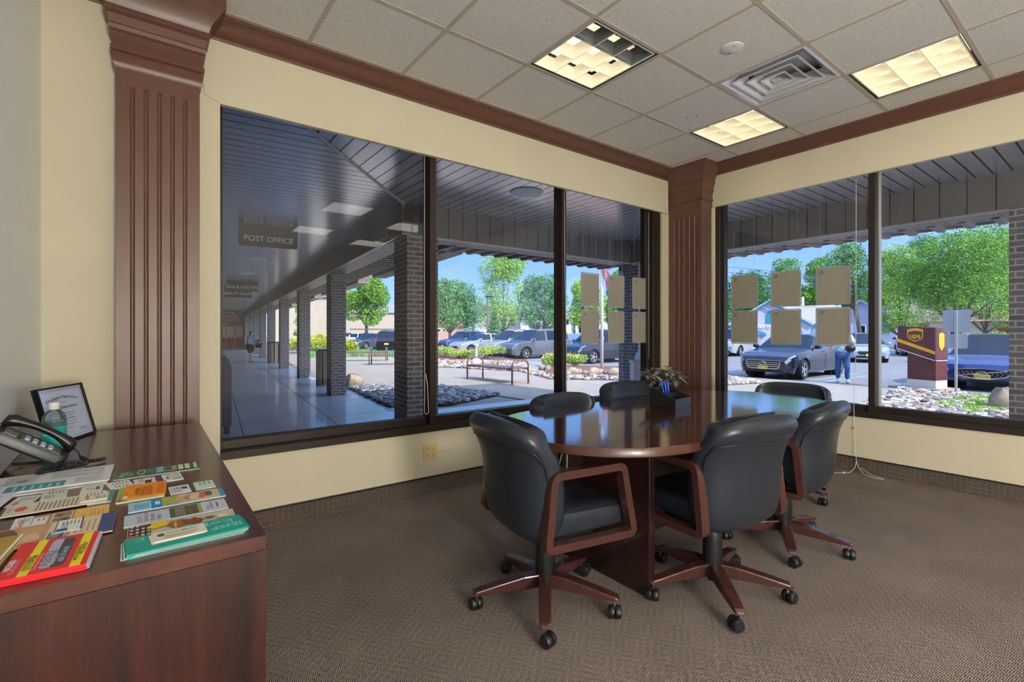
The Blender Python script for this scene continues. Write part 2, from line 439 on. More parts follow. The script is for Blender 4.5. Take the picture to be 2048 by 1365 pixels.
# ceiling: tiles left out where a fixture fills the cell
GX0 = 1.4076; GY0 = 2.497; T = 0.6095
LIGHTS = [(1, 0), (4, 0), (4, 2), (1, 4), (3, 5), (1, 7), (3, 8)]; VENT = (3, 1)
LIGHTS = [q for q in LIGHTS if q[0] < 5]
cells_skip = set(LIGHTS + [VENT])
m = MB().use(m_tile)
for i in range(-3, 6):
    for k in range(-2, 10):
        if (i, k) in cells_skip: continue
        x0 = GX0 + i * T; y1 = GY0 - k * T
        a, b2 = max(x0, XL), min(x0 + T, XB); c0, d0 = max(y1 - T, YBK), min(y1, YA)
        if b2 - a < .02 or d0 - c0 < .02: continue
        m.bx(a, b2, c0, d0, CZ, CZ + .02)
ceil = m.build('ceiling'); struct(ceil)
m = MB().use(m_tile); m.bx(XL - .2, XB + .28, YBK - .2, YA + .28, CZ + .20, CZ + .22); m.build('ceiling_deck', ceil)
m = MB().use(m_grid)
for i in range(-2, 6):
    x = GX0 + i * T; m.bx(x - .012, x + .012, YBK, YA, CZ - .004, CZ + .03)
for k in range(-1, 10):
    y = GY0 - k * T
    if YBK < y < YA: m.bx(XL, XB, y - .012, y + .012, CZ - .0035, CZ + .029)
m.build('grid_bars', ceil)

# crown moulding
CP = [(0, 0), (.012, 0), (.016, .012), (.014, .02), (.03, .03), (.05, .055), (.066, .08), (.078, .09), (.088, .094), (.088, .112), (0, .112)]
def crown(y_or_x, a, b, axis, name, z0):
    m = MB().use(m_brown); R = []
    for s_ in (a, b):
        if axis == 'X': R.append([Vector((s_, y_or_x - p, z0 + q)) for p, q in CP])
        else: R.append([Vector((y_or_x - p, s_, z0 + q)) for p, q in CP])
    m.rings(R); o = m.build(name, auto=35); struct(o)
crown(YA, XL, 4.652, 'X', 'trim_1', CZ - .112)
crown(XB, YBK, 2.85, 'Y', 'trim_2', CZ - .112)
crown(YBK + .0, XL, XB, 'X', 'trim_3', CZ - .112) if False else None

# fluted pilasters
def pilaster(name, M, wdt, dep, z1, caps=(1, 1)):
    """local frame: x across the fluted face, y up, z out of the wall"""
    m = MB().use(m_brown); m.M = M
    fl = 5; n = 9; prof = []
    fw = .020; gap = wdt / (fl + 1.4)
    zc = z1 - .46
    # fluted shaft: face profile with round grooves
    pts = [(0, 0), (0, dep)]
    for k in range(fl):
        c = gap * (k + 1.2)
        for t in range(n):
            a = PI * t / (n - 1); pts.append((c - fw / 2 * math.cos(a), dep - .011 * math.sin(a)))
    pts += [(wdt, dep), (wdt, 0)]
    low = [Vector((p[0], 0.0, p[1])) for p in pts]; up = [Vector((p[0], zc - .09, p[1])) for p in pts]
    flat = [Vector((p[0], zc - .078, min(dep, p[1]) if (p[1] == 0) else dep)) for p in pts]
    m.rings([low, up, flat])
    m.box((wdt / 2, (zc - .078 + z1) / 2, dep / 2), (wdt, z1 - zc + .078, dep))
    # capital: stacked mouldings stepping out
    steps = [(0, .000, .012), (.022, .012, .010), (.034, .012, .0), (.075, .006, .0), (.082, .020, .006), (.10, .020, .0), (.115, .012, 0), (.17, .014, 0), (.18, .026, .004), (.20, .030, 0), (.21, .024, 0), (.25, .03, 0), (.262, .044, .0), (.28, .044, 0), (.29, .038, 0), (.33, .05, 0), (.37, .078, 0), (.40, .10, 0), (.415, .112, 0), (.445, .112, 0)]
    P = [(s_[0], s_[1]) for s_ in steps]
    rings = []
    for zz, o_ in P:
        y = zc + zz; l = o_ if caps[0] else 0; r = o_ if caps[1] else 0
        rings.append([Vector((-l, y, -.001)), Vector((-l, y, dep + o_)), Vector((wdt + r, y, dep + o_)), Vector((wdt + r, y, -.001))])
    rings.append([Vector((p.x, z1, p.z)) for p in rings[-1]])
    m.rings(rings)
    m.M = None
    o = m.build(name, auto=35); struct(o); return o
pilaster('trim_4', frame_M((-.118, YA, 0), (1, 0, 0), (0, 0, 1)), .352, .12, CZ)      # on the window wall
pilaster('trim_5', frame_M((XB, YA + .03, 0), (0, -1, 0), (0, 0, 1)), .40, .19, CZ, caps=(0, 1))
# ------------------------------------------------------------------ windows (bronze storefront frames)
def window_A():
    w = thing('window_1'); struct(w)
    m = MB().use(m_frame)
    m.bx(.341, 4.53, YA - .012, YA + .05, .455, .50)            # sill nosing, proud of the wall
    m.bx(.341, 4.53, YA + .05, YA + .20, .455, .492)
    m.bx(.341, 4.53, YA + .10, YA + .19, .492, .545)
    m.bx(.341, .353, YA + .04, YA + .20, .492, 2.66); m.bx(.353, .366, YA + .12, YA + .19, .492, 2.66)
    m.bx(4.40, 4.53, YA + .05, YA + .20, .492, 2.66)
    m.bx(4.36, 4.40, YA + .10, YA + .19, .492, 2.66)
    m.bx(.341, 4.53, YA + .10, YA + .19, 2.61, 2.66)
    m.build('window_frame', w, bevel=.002, seg=1)
    for x in (1.704, 3.054):
        m = MB().use(m_frame); m.bx(x, x + .052, YA + .05, YA + .165, .492, 2.66)
        m.bx(x - .002, x + .056, YA + .13, YA + .16, .492, 2.66)
        m.build('mullion', w, bevel=.0015, seg=1)
    for a, b in ((.366, 1.704), (1.756, 3.054), (3.106, 4.36)):
        m = MB().use(m_glass); y = YA + .15
        m.quad((a, y, .545), (b, y, .545), (b, y, 2.61), (a, y, 2.61)); m.build('pane', w)
window_A()
def window_B():
    w = thing('window_2'); struct(w)
    m = MB().use(m_frame); y0, y1 = -1.2, 2.83
    m.bx(XB - .012, XB + .05, y0, y1, .47, .515); m.bx(XB + .05, XB + .2, y0, y1, .47, .507); m.bx(XB + .10, XB + .19, y0, y1, .507, .56)
    m.bx(XB + .04, XB + .2, y1 - .045, y1, .507, 2.68); m.bx(XB + .04, XB + .2, y0, y0 + .05, .507, 2.68); m.bx(XB + .10, XB + .19, y0, y1, 2.63, 2.68)
    m.bx(XB + .10, XB + .17, y1 - .07, y1 - .045, .507, 2.68)
    m.build('window_frame', w, bevel=.002, seg=1)
    y = 1.405
    m = MB().use(m_frame); m.bx(XB + .05, XB + .165, y, y + .047, .507, 2.68)
    m.use(m_steel).bx(XB + .13, XB + .17, y - .014, y, .56, 2.63).build('mullion', w, bevel=.0015, seg=1)
    for a, b in ((y0 + .05, y - .018), (y + .055, y1 - .07)):
        m = MB().use(m_glass); x = XB + .15
        m.quad((x, a, .56), (x, b, .56), (x, b, 2.63), (x, a, 2.63)); m.build('pane', w)
window_B()

# blind cords hanging by the glass
def cord(name, label, path, group=None, tassel=None, r=.0022):
    o = MB().use(m_cord).tube(path, r, 6).build(name, smooth=True); tag(o, label, 'cord', group)
    if tassel:
        MB().use(m_cord).lathe([(.002, .02), (.004, .016), (.006, -.012), (.0055, -.016)], tassel, 10).build('tassel', o, smooth=True)
    return o
def loop(x, y, zt, zb, side=.02, n=10):
    pts = [(x, y, zt), (x, y, 1.5), (x + .002, y, zb + .25)]
    for k in range(n + 1):
        a = PI * k / n; pts.append((x + side / 2 - side / 2 * math.cos(a), y, zb - side * .6 * math.sin(a) + (.0)))
    pts += [(x + side * .7, y, zb + .2), (x + side * .3, y, zb + .28)]
    return pts
cord('blind_cord', 'looped white blind cord at the first mullion, its end on the sill', loop(1.655, YA + .045, 2.6, .60, .035) , None)
cord('blind_cord', 'white blind cord hanging down the second mullion of the long window', [(3.075, YA + .04, 2.55), (3.078, YA + .04, 1.8), (3.095, YA + .04, 1.2), (3.10, YA + .04, .85), (3.104, YA + .04, .60)], tassel=(3.10, YA + .04, .86))
cord('blind_cord', 'white blind cord at the right end of the long window, next to the plant', [(4.37, YA + .085, 2.5), (4.372, YA + .085, .9)])
def floor_cord():
    x = XB + .02
    z = [(x, 1.53, 2.5), (x, 1.53, 1.7), (x - .005, 1.532, .95), (XB - .02, 1.535, .62), (XB - .026, 1.53, .40), (XB - .03, 1.52, .2), (XB - .05, 1.505, .10), (XB - .06, 1.49, .06), (XB - .09, 1.44, .012), (XB - .12, 1.36, .004), (XB - .10, 1.30, .004), (XB - .08, 1.33, .004), (XB - .06, 1.40, .01), (XB - .05, 1.47, .05)]
    z2 = [(XB - .05, 1.505, .10), (XB - .055, 1.515, .04), (XB - .10, 1.54, .004), (XB - .17, 1.575, .004), (XB - .21, 1.63, .004)]
    m = MB().use(m_cord).tube(z, .0022, 6).tube(z2, .0022, 6)
    o = m.build('blind_cord', smooth=True); tag(o, 'long white blind cord trailing onto the carpet under the right window', 'cord')
    MB().use(m_cord).lathe([(.002, .02), (.006, .012), (.007, -.012), (.003, -.016)], (0, 0, 0), 10, M=Matrix.Translation((XB - .15, 1.565, .008)) @ Matrix.Rotation(PI / 2, 4, 'Y')).build('tassel', o, smooth=True)
    MB().use(m_black).ball((XB - .028, 1.536, .375), .006, 8, 6).build('bead', o, smooth=True)
floor_cord()

# clear display sleeves with letter paper hung in the windows
m_paper_back = mat('paper_back', rgb(156, 149, 136), 0.8, var=0.05, scale=4)
m_sleeve = mat('sleeve_rim', rgb(160, 168, 170), 0.15, spec=0.8)
m_logo = mat('logo_brown', rgb(84, 60, 36), 0.7, var=.6, scale=300, col2=rgb(150, 130, 100))
def display(c, along, wd, ht, label, cat='window display', group='display sleeves hung in the windows', wires=0, top=2.6, logo=True):
    A = Vector(along).normalized(); N = A.cross(Vector((0, 0, 1)))     # N points into the room
    M = frame_M(c, A, (0, 0, 1))
    root = thing('display_sleeve', c, 0, label, cat, group)
    Mi = Matrix.Translation(Vector(c)).inverted()
    m = MB().use(m_paper_back); m.M = Mi @ M
    m.box((0, 0, 0), (wd, ht, .003)); m.M = None; m.build('paper', root)
    m = MB().use(m_sleeve); m.M = Mi @ M
    r = arc_round([(-wd / 2 - .007, -ht / 2 - .007), (wd / 2 + .007, -ht / 2 - .007), (wd / 2 + .007, ht / 2 + .007), (-wd / 2 - .007, ht / 2 + .007)], .015, 3)
    m.sweep_rect([(p[0], p[1], 0) for p in r], .006, .009, (0, 0, 1)); m.M = None; m.build('sleeve_rim', root)
    if logo:
        m = MB().use(m_logo); m.M = Mi @ M
        m.box((-wd / 2 + .036, ht / 2 - .034, .0022), (.03, .026, .001)); m.use(m_paper_back)
        m.box((-wd / 2 + .032, ht / 2 - .034, .003), (.010, .012, .001)); m.M = None; m.build('logo', root)
    if wires:
        m = MB().use(mat('fishing_wire', rgb(150, 150, 150), .3))
        for s_ in (-1, 1):
            p = Vector((0, 0, 0)) + A * s_ * wd * .42; m.tube([p + Vector((0, 0, ht / 2)), p + Vector((0, 0, top - c[2]))], .0008, 4)
        m.build('hanging_wire', root)
    return root
# long window: 2 rows of 3, right pane
for j, (px, w_) in enumerate(((0, 0),)): pass
XA = [(3.494, 'left'), (3.879, 'middle'), (4.262, 'right')]
for z, row in ((1.610, 'upper'), (1.243, 'lower')):
    for x, cn in XA:
        display((x, YA + .12, z), (1, 0, 0), .228, .312, 'beige paper in a clear sleeve, %s row, %s column of the long window' % (row, cn), wires=1 if row == 'upper' else 0, logo=not (cn == 'left' and row == 'upper') and not (cn == 'middle' and row == 'lower'))
YBc = [(2.556, 'left'), (2.147, 'middle'), (1.742, 'right')]
for z, row in ((1.613, 'upper'), (1.243, 'lower')):
    for y, cn in YBc:
        display((XB + .12, y, z), (0, -1, 0), .256, .325, 'beige paper with corner logo in the right-hand window, %s row, %s column' % (row, cn), wires=1 if row == 'upper' else 0)

# ------------------------------------------------------------------ fixtures
def emis(name, col, s):
    m = bpy.data.materials.new(name); m.use_nodes = True; b = m.node_tree.nodes['Principled BSDF']
    b.inputs['Base Color'].default_value = (.8, .8, .8, 1); b.inputs['Emission Color'].default_value = col; b.inputs['Emission Strength'].default_value = s
    MATS[name] = m; return m
m_tube = emis('fluorescent_tube', (1.0, .86, .62, 1), LAMP * 2.2)
m_refl = mat('louver_reflector', rgb(238, 226, 190), .35, var=.05, emit=(1.0, .88, .66, 1), estr=LAMP * .075)
m_louv = mat('louver_blade', rgb(226, 214, 180), .3, metal=.3, emit=(1.0, .88, .66, 1), estr=LAMP * .03)
m_off = mat('louver_unlit', rgb(140, 145, 140), .25, metal=.6)
def troffer(i, k, label, tilt=0.0, dead=False):
    x0 = GX0 + i * T; y1 = GY0 - k * T; cx, cy = x0 + T / 2, y1 - T / 2
    r = thing('ceiling_light', (cx, cy, CZ), 0, label, 'ceiling light', 'recessed fluorescent ceiling lights')
    h = T / 2 - .013; q = h - .022
    m = MB().use(m_dark)                                     # housing pan (dark gap round the louver)
    m.bx(-h, h, -h, h, .13, .14); m.bx(-h, -h + .004, -h, h, 0, .13); m.bx(h - .004, h, -h, h, 0, .13); m.bx(-h, h, -h, -h + .004, 0, .13); m.bx(-h, h, h - .004, h, 0, .13)
    m.build('housing', r)
    m = MB().use(m_white); 
    for a, b, c, d in ((-q - .006, q + .006, -q - .006, -q), (-q - .006, q + .006, q, q + .006), (-q - .006, -q, -q, q), (q, q + .006, -q, q)): m.bx(a, b, c, d, .0, .02)
    m.build('louver_frame', r)
    m = MB()
    st = 2 * q / 3
    for a in range(3):
        for b in range(3):
            xx0 = -q + a * st; yy0 = -q + b * st
            m.use(m_off if dead and b == 0 else m_refl)
            # cell with curved parabolic sides
            n = 4
            for (ax, sg) in (('x', -1), ('x', 1), ('y', -1), ('y', 1)):
                prev = None
                for t in range(n + 1):
                    u = t / n; off = (st / 2 - .002) - .05 * (u ** 2); z = .006 + .05 * u
                    hw = off
                    if ax == 'x': e = (Vector((xx0 + st / 2 + sg * off, yy0 + st / 2 - hw, z)), Vector((xx0 + st / 2 + sg * off, yy0 + st / 2 + hw, z)))
                    else: e = (Vector((xx0 + st / 2 - hw, yy0 + st / 2 + sg * off, z)), Vector((xx0 + st / 2 + hw, yy0 + st / 2 + sg * off, z)))
                    if prev: m.quad(prev[0], prev[1], e[1], e[0])
                    prev = e
    m.use(m_louv)
    for a in (1, 2):
        m.bx(-q + a * st - .002, -q + a * st + .002, -q, q, .003, .05); m.bx(-q, q, -q + a * st - .002, -q + a * st + .002, .0035, .0495)
    m.use(m_refl).bx(-q, q, -q, q, .118, .12)
    m.build('louver', r)
    for b in range(3):
        yy = -q + (b + .5) * st
        o = MB().use(m_off if dead and b == 0 else m_tube).tube([(-q + .02, yy, .085), (q - .02, yy, .085)], .013, 8).build('fluorescent_tube', r, smooth=True)
    return r
names = {(1, 0): 'square louvered ceiling light over the table end, its outer row of cells unlit', (4, 0): 'lit louvered ceiling light nearest the corner column', (4, 2): 'lit louvered ceiling light close to the right window wall, past the air vent'}
for i, k in LIGHTS:
    troffer(i, k, names.get((i, k), 'lit louvered ceiling light out of view behind the photographer'), dead=(i, k) == (1, 0))

def vent():
    x0 = GX0 + VENT[0] * T; y1 = GY0 - VENT[1] * T
    r = thing('air_vent', (x0 + T / 2, y1 - T / 2, CZ), 0, 'square aluminium ceiling air diffuser with nested rings', 'air vent')
    m_al = mat('vent_aluminium', rgb(225, 225, 226), .22, metal=.3)
    h = T / 2 - .012
    m = MB().use(m_al); m.bx(-h, h, -h, h, .10, .104)
    def sq(s0, z0, s1, z1, m):
        A = [Vector((a * s0, b * s0, z0)) for a, b in ((-1, -1), (1, -1), (1, 1), (-1, 1))]; B = [Vector((a * s1, b * s1, z1)) for a, b in ((-1, -1), (1, -1), (1, 1), (-1, 1))]
        for i in range(4): m.quad(A[i], A[(i + 1) % 4], B[(i + 1) % 4], B[i])
    sq(h, -.002, h - .022, -.004, m); sq(h - .022, -.004, h - .09, .06, m)
    m.build('pan', r, auto=20)
    for s0 in (.215, .145, .078):
        m = MB().use(m_al); sq(s0, -.008, s0 - .05, .05, m); m.use(m_white); sq(s0 + .004, -.01, s0 - .010, -.006, m); sq(s0 + .004, -.01, s0 + .002, -.002, m)
        m.build('cone_ring', r, auto=20)
    m = MB().use(m_al); sq(.03, -.006, .004, .002, m); m.use(m_white).box((0, 0, -.006), (.03, .02, .004)); m.build('centre_plug', r)
vent()
o = MB().use(m_white).lathe([(.002, -.012), (.05, -.010), (.066, -.004), (.068, 0), (.068, .006)], (0, 0, 0), 28).build('cover_plate', loc=(2.923, 1.583, CZ), auto=30); tag(o, 'round white cover plate on a ceiling tile beside the vent', 'cover plate')
MB().use(m_dark).lathe([(.001, -.0135), (.004, -.0135), (.004, -.0115)], (.03, .03, 0), 8).build('screw', o)
MB().use(m_dark).lathe([(.001, -.0135), (.004, -.0135), (.004, -.0115)], (-.03, -.03, 0), 8).build('screw', o)
o = MB().use(m_tile).lathe([(.002, -.003), (.034, -.003), (.036, 0)], (0, 0, 0), 24).build('sprinkler_cover', loc=(3.595, 2.289, CZ), auto=30); tag(o, 'flush round sprinkler cap in the tile left of the corner light', 'sprinkler cap')
MB().use(m_dark).lathe([(.036, -.0008), (.040, -.0008)], (0, 0, 0), 24, cap=False).build('rim', o)

def outlet():
    r = thing('wall_outlet', (1.678, YA, .306), 0, 'ivory four-socket wall outlet below the long window', 'outlet')
    m = MB().use(m_ivory).box((0, -.003, 0), (.114, .006, .118)); m.build('cover', r, bevel=.002)
    for a in (-.024, .024):
        for b in (-.022, .022):
            m = MB().use(m_ivory); M = Matrix.Translation((a, -.006, b)) @ Matrix.Rotation(PI / 2, 4, 'X')
            m.lathe([(.014, 0), (.016, .001), (.016, .002)], (0, 0, 0), 16, M=M)
            m.use(m_dark).box((a - .005, -.0085, b + .003), (.002, .002, .008)).box((a + .005, -.0085, b + .003), (.002, .002, .007)).box((a, -.0085, b - .007), (.004, .002, .004)); m.build('socket', r)
outlet()
# area lamps added under the unseen fixtures behind the camera to brighten the room
for i, k in LIGHTS:
    if (i, k) in ((1, 0), (4, 0), (4, 2)): continue
    x = GX0 + i * T + T / 2; y = GY0 - k * T - T / 2
    l = bpy.data.lights.new('added_troffer_lamp', 'AREA'); l.shape = 'SQUARE'; l.size = .57; l.energy = ROOMW; l.color = (1.0, .97, .93)
    o = bpy.data.objects.new('added_troffer_lamp', l); COL.objects.link(o); o.location = (x, y, CZ - .01)

# added fill lamp, unseen behind the camera, to brighten the room
fl = thing('added_fill_lamp', (.40, -2.7, 0), 0, 'added fill lamp with a white drum shade, unseen behind the photographer', 'added lamp')
MB().use(m_black).lathe([(.001, 0), (.15, 0), (.15, .02), (.02, .03)], (0, 0, 0), 24).build('base', fl, auto=40)
MB().use(m_black).tube([(0, 0, .02), (0, 0, 1.2)], .012, 10).build('pole', fl, smooth=True)
m = MB().use(emis('fill_lamp_glow', (1.0, .97, .92, 1), FILL_LAMP)).lathe([(.24, .92), (.25, .94), (.25, 1.42), (.24, 1.44)], (0, 0, 0), 24); m.build('lamp_shade', fl, smooth=True)
# ------------------------------------------------------------------ conference table
m_mahog = wood_mat('mahogany_top', rgb(50, 20, 16), rgb(78, 38, 30), 'X', rough=.12, coat=1.0, scale=3.0)
m_mahogv = wood_mat('mahogany_panel', rgb(26, 13, 12), rgb(48, 24, 20), 'Z', rough=.3, coat=.25, scale=5.0)
m_edge = mat('mahogany_edge', rgb(72, 38, 30), .3, var=.12, scale=8, stretch=(1, 1, 6), coat=.3)
m_armw = mat('chair_wood', rgb(70, 40, 36), .26, var=.22, scale=30, stretch=(1, 1, .2), coat=.35)
m_leath = mat('black_leather', rgb(36, 41, 50), .32, var=.12, scale=240, bump=.0006)
m_piping = mat('leather_piping', rgb(20, 21, 24), .4)
m_back = mat('seat_back_vinyl', rgb(38, 42, 46), .5, var=.15, scale=300, bump=.0005)

def racetrack(x0, x1, y0, y1, n=28, inset=0.0):
    r = (y1 - y0) / 2; cy = (y0 + y1) / 2; P = []
    for k in range(n + 1):
        a = -PI / 2 + PI * k / n; P.append((x1 - r + (r - inset) * math.cos(a), cy + (r - inset) * math.sin(a)))
    for k in range(n + 1):
        a = PI / 2 + PI * k / n; P.append((x0 + r + (r - inset) * math.cos(a), cy + (r - inset) * math.sin(a)))
    return P
tb = thing('conference_table', (2.485, 1.635, 0), 0, 'racetrack-shaped dark mahogany conference table with glossy top', 'table')
X0, X1, Y0, Y1 = -1.205, 1.205, -.52, .52
R = []
for z, ins in ((.702, .006), (.706, .0), (.736, 0.0), (.741, .004)): R.append([Vector((p[0], p[1], z)) for p in racetrack(X0, X1, Y0, Y1, inset=ins)])
m = MB().use(m_edge); n = len(R[0])
m.rings(R, cap=False); m.build('edge_band', tb, auto=40)
m = MB().use(m_mahog).prism(racetrack(X0, X1, Y0, Y1, inset=.005), .036, Matrix.Translation((0, 0, .705))); m.build('tabletop', tb, auto=40)
for x in (-.675, .675):
    MB().use(m_mahogv).bx(x - .02, x + .02, -.285, .285, 0, .702).build('leg_panel', tb, bevel=.002, seg=1)
MB().use(m_mahogv).bx(-.655, .655, -.015, .015, .12, .702).build('modesty_panel', tb)

# ------------------------------------------------------------------ office chair (faces +y, origin on the floor under the hub)
def make_chair(label):
    c = thing('office_chair', (0, 0, 0), 0, label, 'office chair', 'leather office chairs at the conference table')
    # back shell
    NU = 15; rows = []
    prof = [  # z, y of the outer back at centre, half width, thickness, wrap, edge drop
        (.335, -.130, .150, .030, .02), (.345, -.170, .205, .050, .04), (.365, -.200, .236, .070, .07), (.41, -.225, .254, .080, .10), (.48, -.236, .262, .078, .12),
        (.56, -.240, .265, .072, .125), (.64, -.247, .268, .070, .12), (.70, -.260, .270, .072, .11), (.745, -.280, .272, .086, .10), (.775, -.300, .272, .104, .095),
        (.80, -.306, .268, .112, .09), (.822, -.300, .258, .104, .085), (.838, -.284, .236, .080, .07), (.845, -.268, .20, .045, .05)]
    rings = []
    for z, y, hw, th, wr in prof:
        out = []; inn = []
        for k in range(NU):
            u = -1 + 2 * k / (NU - 1); e = abs(u) ** 2.6
            zz = z - (.028 * abs(u) ** 3 if z > .7 else 0) + (.012 * abs(u) ** 2 if z < .4 else 0)
            sx = math.sin(u * PI / 2 * .92) / math.sin(PI / 2 * .92)
            out.append(Vector((hw * sx, y + wr * e * 1.15, zz)))
            t = th * (1 - .35 * abs(u) ** 3)
            inn.append(Vector(((hw - .35 * th * abs(u) ** 2) * sx, y + wr * e * 1.15 + t, zz + .004)))
        rings.append(out + inn[::-1])
    m = MB().use(m_leath).rings(rings); bk = m.build('backrest', c, sub=1, smooth=True)
    # outer back panel seam (piping): down the sides and under the roll
    L = []
    def outpt(z, u, d=.002):
        for i in range(len(prof) - 1):
            if prof[i][0] <= z <= prof[i + 1][0]: a, b = prof[i], prof[i + 1]; break
        t = (z - a[0]) / (b[0] - a[0]); q = [a[j] * (1 - t) + b[j] * t for j in range(5)]
        sx = math.sin(u * PI / 2 * .92) / math.sin(PI / 2 * .92)
        return Vector((q[2] * sx, q[1] + q[4] * abs(u) ** 2.6 * 1.15 - d, z - (.028 * abs(u) ** 3 if z > .7 else 0)))
    for z in (.37, .42, .48, .55, .62, .68): L.append(outpt(z, -.86))
    for u in (-.82, -.7, -.5, -.25, 0, .25, .5, .7, .82): L.append(outpt(.745, u, .0015))
    for z in (.68, .62, .55, .48, .42, .37): L.append(outpt(z, .86))
    MB().use(m_piping).tube(L, .0035, 6).build('piping', bk, smooth=True)
    # seat cushion
    pts = arc_round([(-.225, -.17), (.225, -.17), (.228, .325), (-.228, .325)], [.05, .05, .07, .07], 5)
    R = []
    for z, s_, dy in ((.368, .90, .0), (.376, .985, 0), (.40, 1.0, 0), (.445, 1.0, 0), (.468, .975, -.004), (.480, .90, -.01), (.484, .6, -.01)):
        R.append([Vector((p[0] * s_, (p[1] - .05) * s_ + .05 + dy, z - (.022 * max(0, (p[1] - .17) / .15) ** 2 if z > .44 else 0))) for p in pts])
    m = MB().use(m_leath).rings(R); st = m.build('seat', c, sub=1, smooth=True)
    MB().use(m_piping).tube([R[4][i] for i in range(len(pts))], .003, 5, closed=True).build('piping', st, smooth=True)
    # arm loops
    for s_ in (-1, 1):
        poly = arc_round([(-.165, .365), (.262, .352), (.205, .638), (-.135, .640)], [.022, .024, .028, .036], 5)
        m = MB().use(m_armw).sweep_rect([(s_ * .262, p[0], p[1]) for p in poly], .044, .031, (1, 0, 0))
        m.build('arm_frame', c, bevel=.006, seg=3)
    # underside mechanism
    m = MB().use(m_black).box((0, .0, .352), (.40, .22, .03)).box((0, 0, .325), (.14, .16, .05)); m.build('seat_plate', c, bevel=.006)
    MB().use(m_black).tube([(.06, .04, .325), (.20, .06, .325), (.235, .07, .322)], .006, 8).build('tilt_lever', c, smooth=True)
    m = MB().use(m_black).lathe([(.024, .05), (.026, .12), (.0262, .20)], (0, 0, 0), 20).lathe([(.040, .11), (.043, .125), (.043, .24), (.038, .30), (.034, .31)], (0, 0, 0), 20)
    m.build('gas_column', c, auto=40)
    base = MB().use(m_armw).lathe([(.028, .075), (.045, .082), (.048, .125), (.040, .135)], (0, 0, 0), 20).build('hub', c, auto=40)
    for k in range(5):
        a = math.radians(90 + 72 * k + BASEROT)
        m = MB().use(m_armw); d = Vector((math.cos(a), math.sin(a), 0)); n_ = Vector((-d.y, d.x, 0)); R = []
        for r_, w_, zb, zt in ((.03, .052, .076, .132), (.10, .052, .074, .130), (.20, .050, .072, .112), (.27, .048, .071, .098), (.312, .044, .070, .089), (.326, .034, .070, .080)):
            R.append([d * r_ + n_ * w_ / 2 + Vector((0, 0, zb)), d * r_ - n_ * w_ / 2 + Vector((0, 0, zb)), d * r_ - n_ * w_ / 2 + Vector((0, 0, zt)), d * r_ + n_ * w_ / 2 + Vector((0, 0, zt))])
        lg = m.rings(R).build('base_leg', c, bevel=.005, seg=2)
        # caster
        ca = a + (.9 if k % 2 else -1.3); cd = Vector((math.cos(ca), math.sin(ca), 0)); P = d * .305
        W = P + cd * .014; ax = Vector((-cd.y, cd.x, 0))
        mm = MB().use(m_chrome).tube([P + Vector((0, 0, .044)), P + Vector((0, 0, .073))], .005, 8)
        mm.use(m_black)
        for q in (-1, 1):
            M = frame_M(W + Vector((0, 0, .027)) + ax * q * .004, cd, Vector((0, 0, 1)))
            if q > 0: M = M @ Matrix.Rotation(PI, 4, 'Y')
            mm.lathe([(.010, .0), (.026, .0), (.027, .004), (.027, .016), (.022, .022), (.008, .0235)], (0, 0, 0), 20, M=M)
        mm.box(W + Vector((0, 0, .036)) - cd * .006, (.024, .006, .032), ca)
        mm.build('caster', c, auto=40)
    return c
BASEROT = 0.0
base_chair = {}
def put_chair(x, y, face_deg, base_deg, label, dz=0.0, hgt=1.0):
    """face_deg: heading of the sitter; base_deg: azimuth of one base leg in the room"""
    rel = (base_deg - face_deg) % 72
    global BASEROT
    key = round(rel)
    BASEROT = rel
    if key not in base_chair:
        c = make_chair(label); base_chair[key] = c
    else:
        c = dup(base_chair[key], (x, y, 0), label=label)
    c.location = (x, y, 0); c.rotation_euler = (0, 0, math.radians(face_deg - 90)); c.scale = (1, 1, hgt)
    return c
put_chair(1.41, 1.62, -8, 13, 'black leather office chair at the left end of the table, seen from behind and side')
put_chair(2.09, 1.225, 82, 85, 'black leather office chair with its back to the camera, nearest of two on that side', hgt=1.0)
put_chair(2.885, 1.26, 97, 67, 'black leather office chair farther along the near side, beside the right window', hgt=.975)
put_chair(2.06, 1.98, -86, 20, 'black leather office chair across the table, left of the two under the long window', hgt=.965)
put_chair(2.70, 2.02, -97, 50, 'black leather office chair across the table, next to the potted plant', hgt=1.0)
put_chair(3.80, 1.66, 188, 40, 'black leather office chair at the far right end of the table, only its top showing', hgt=.945)

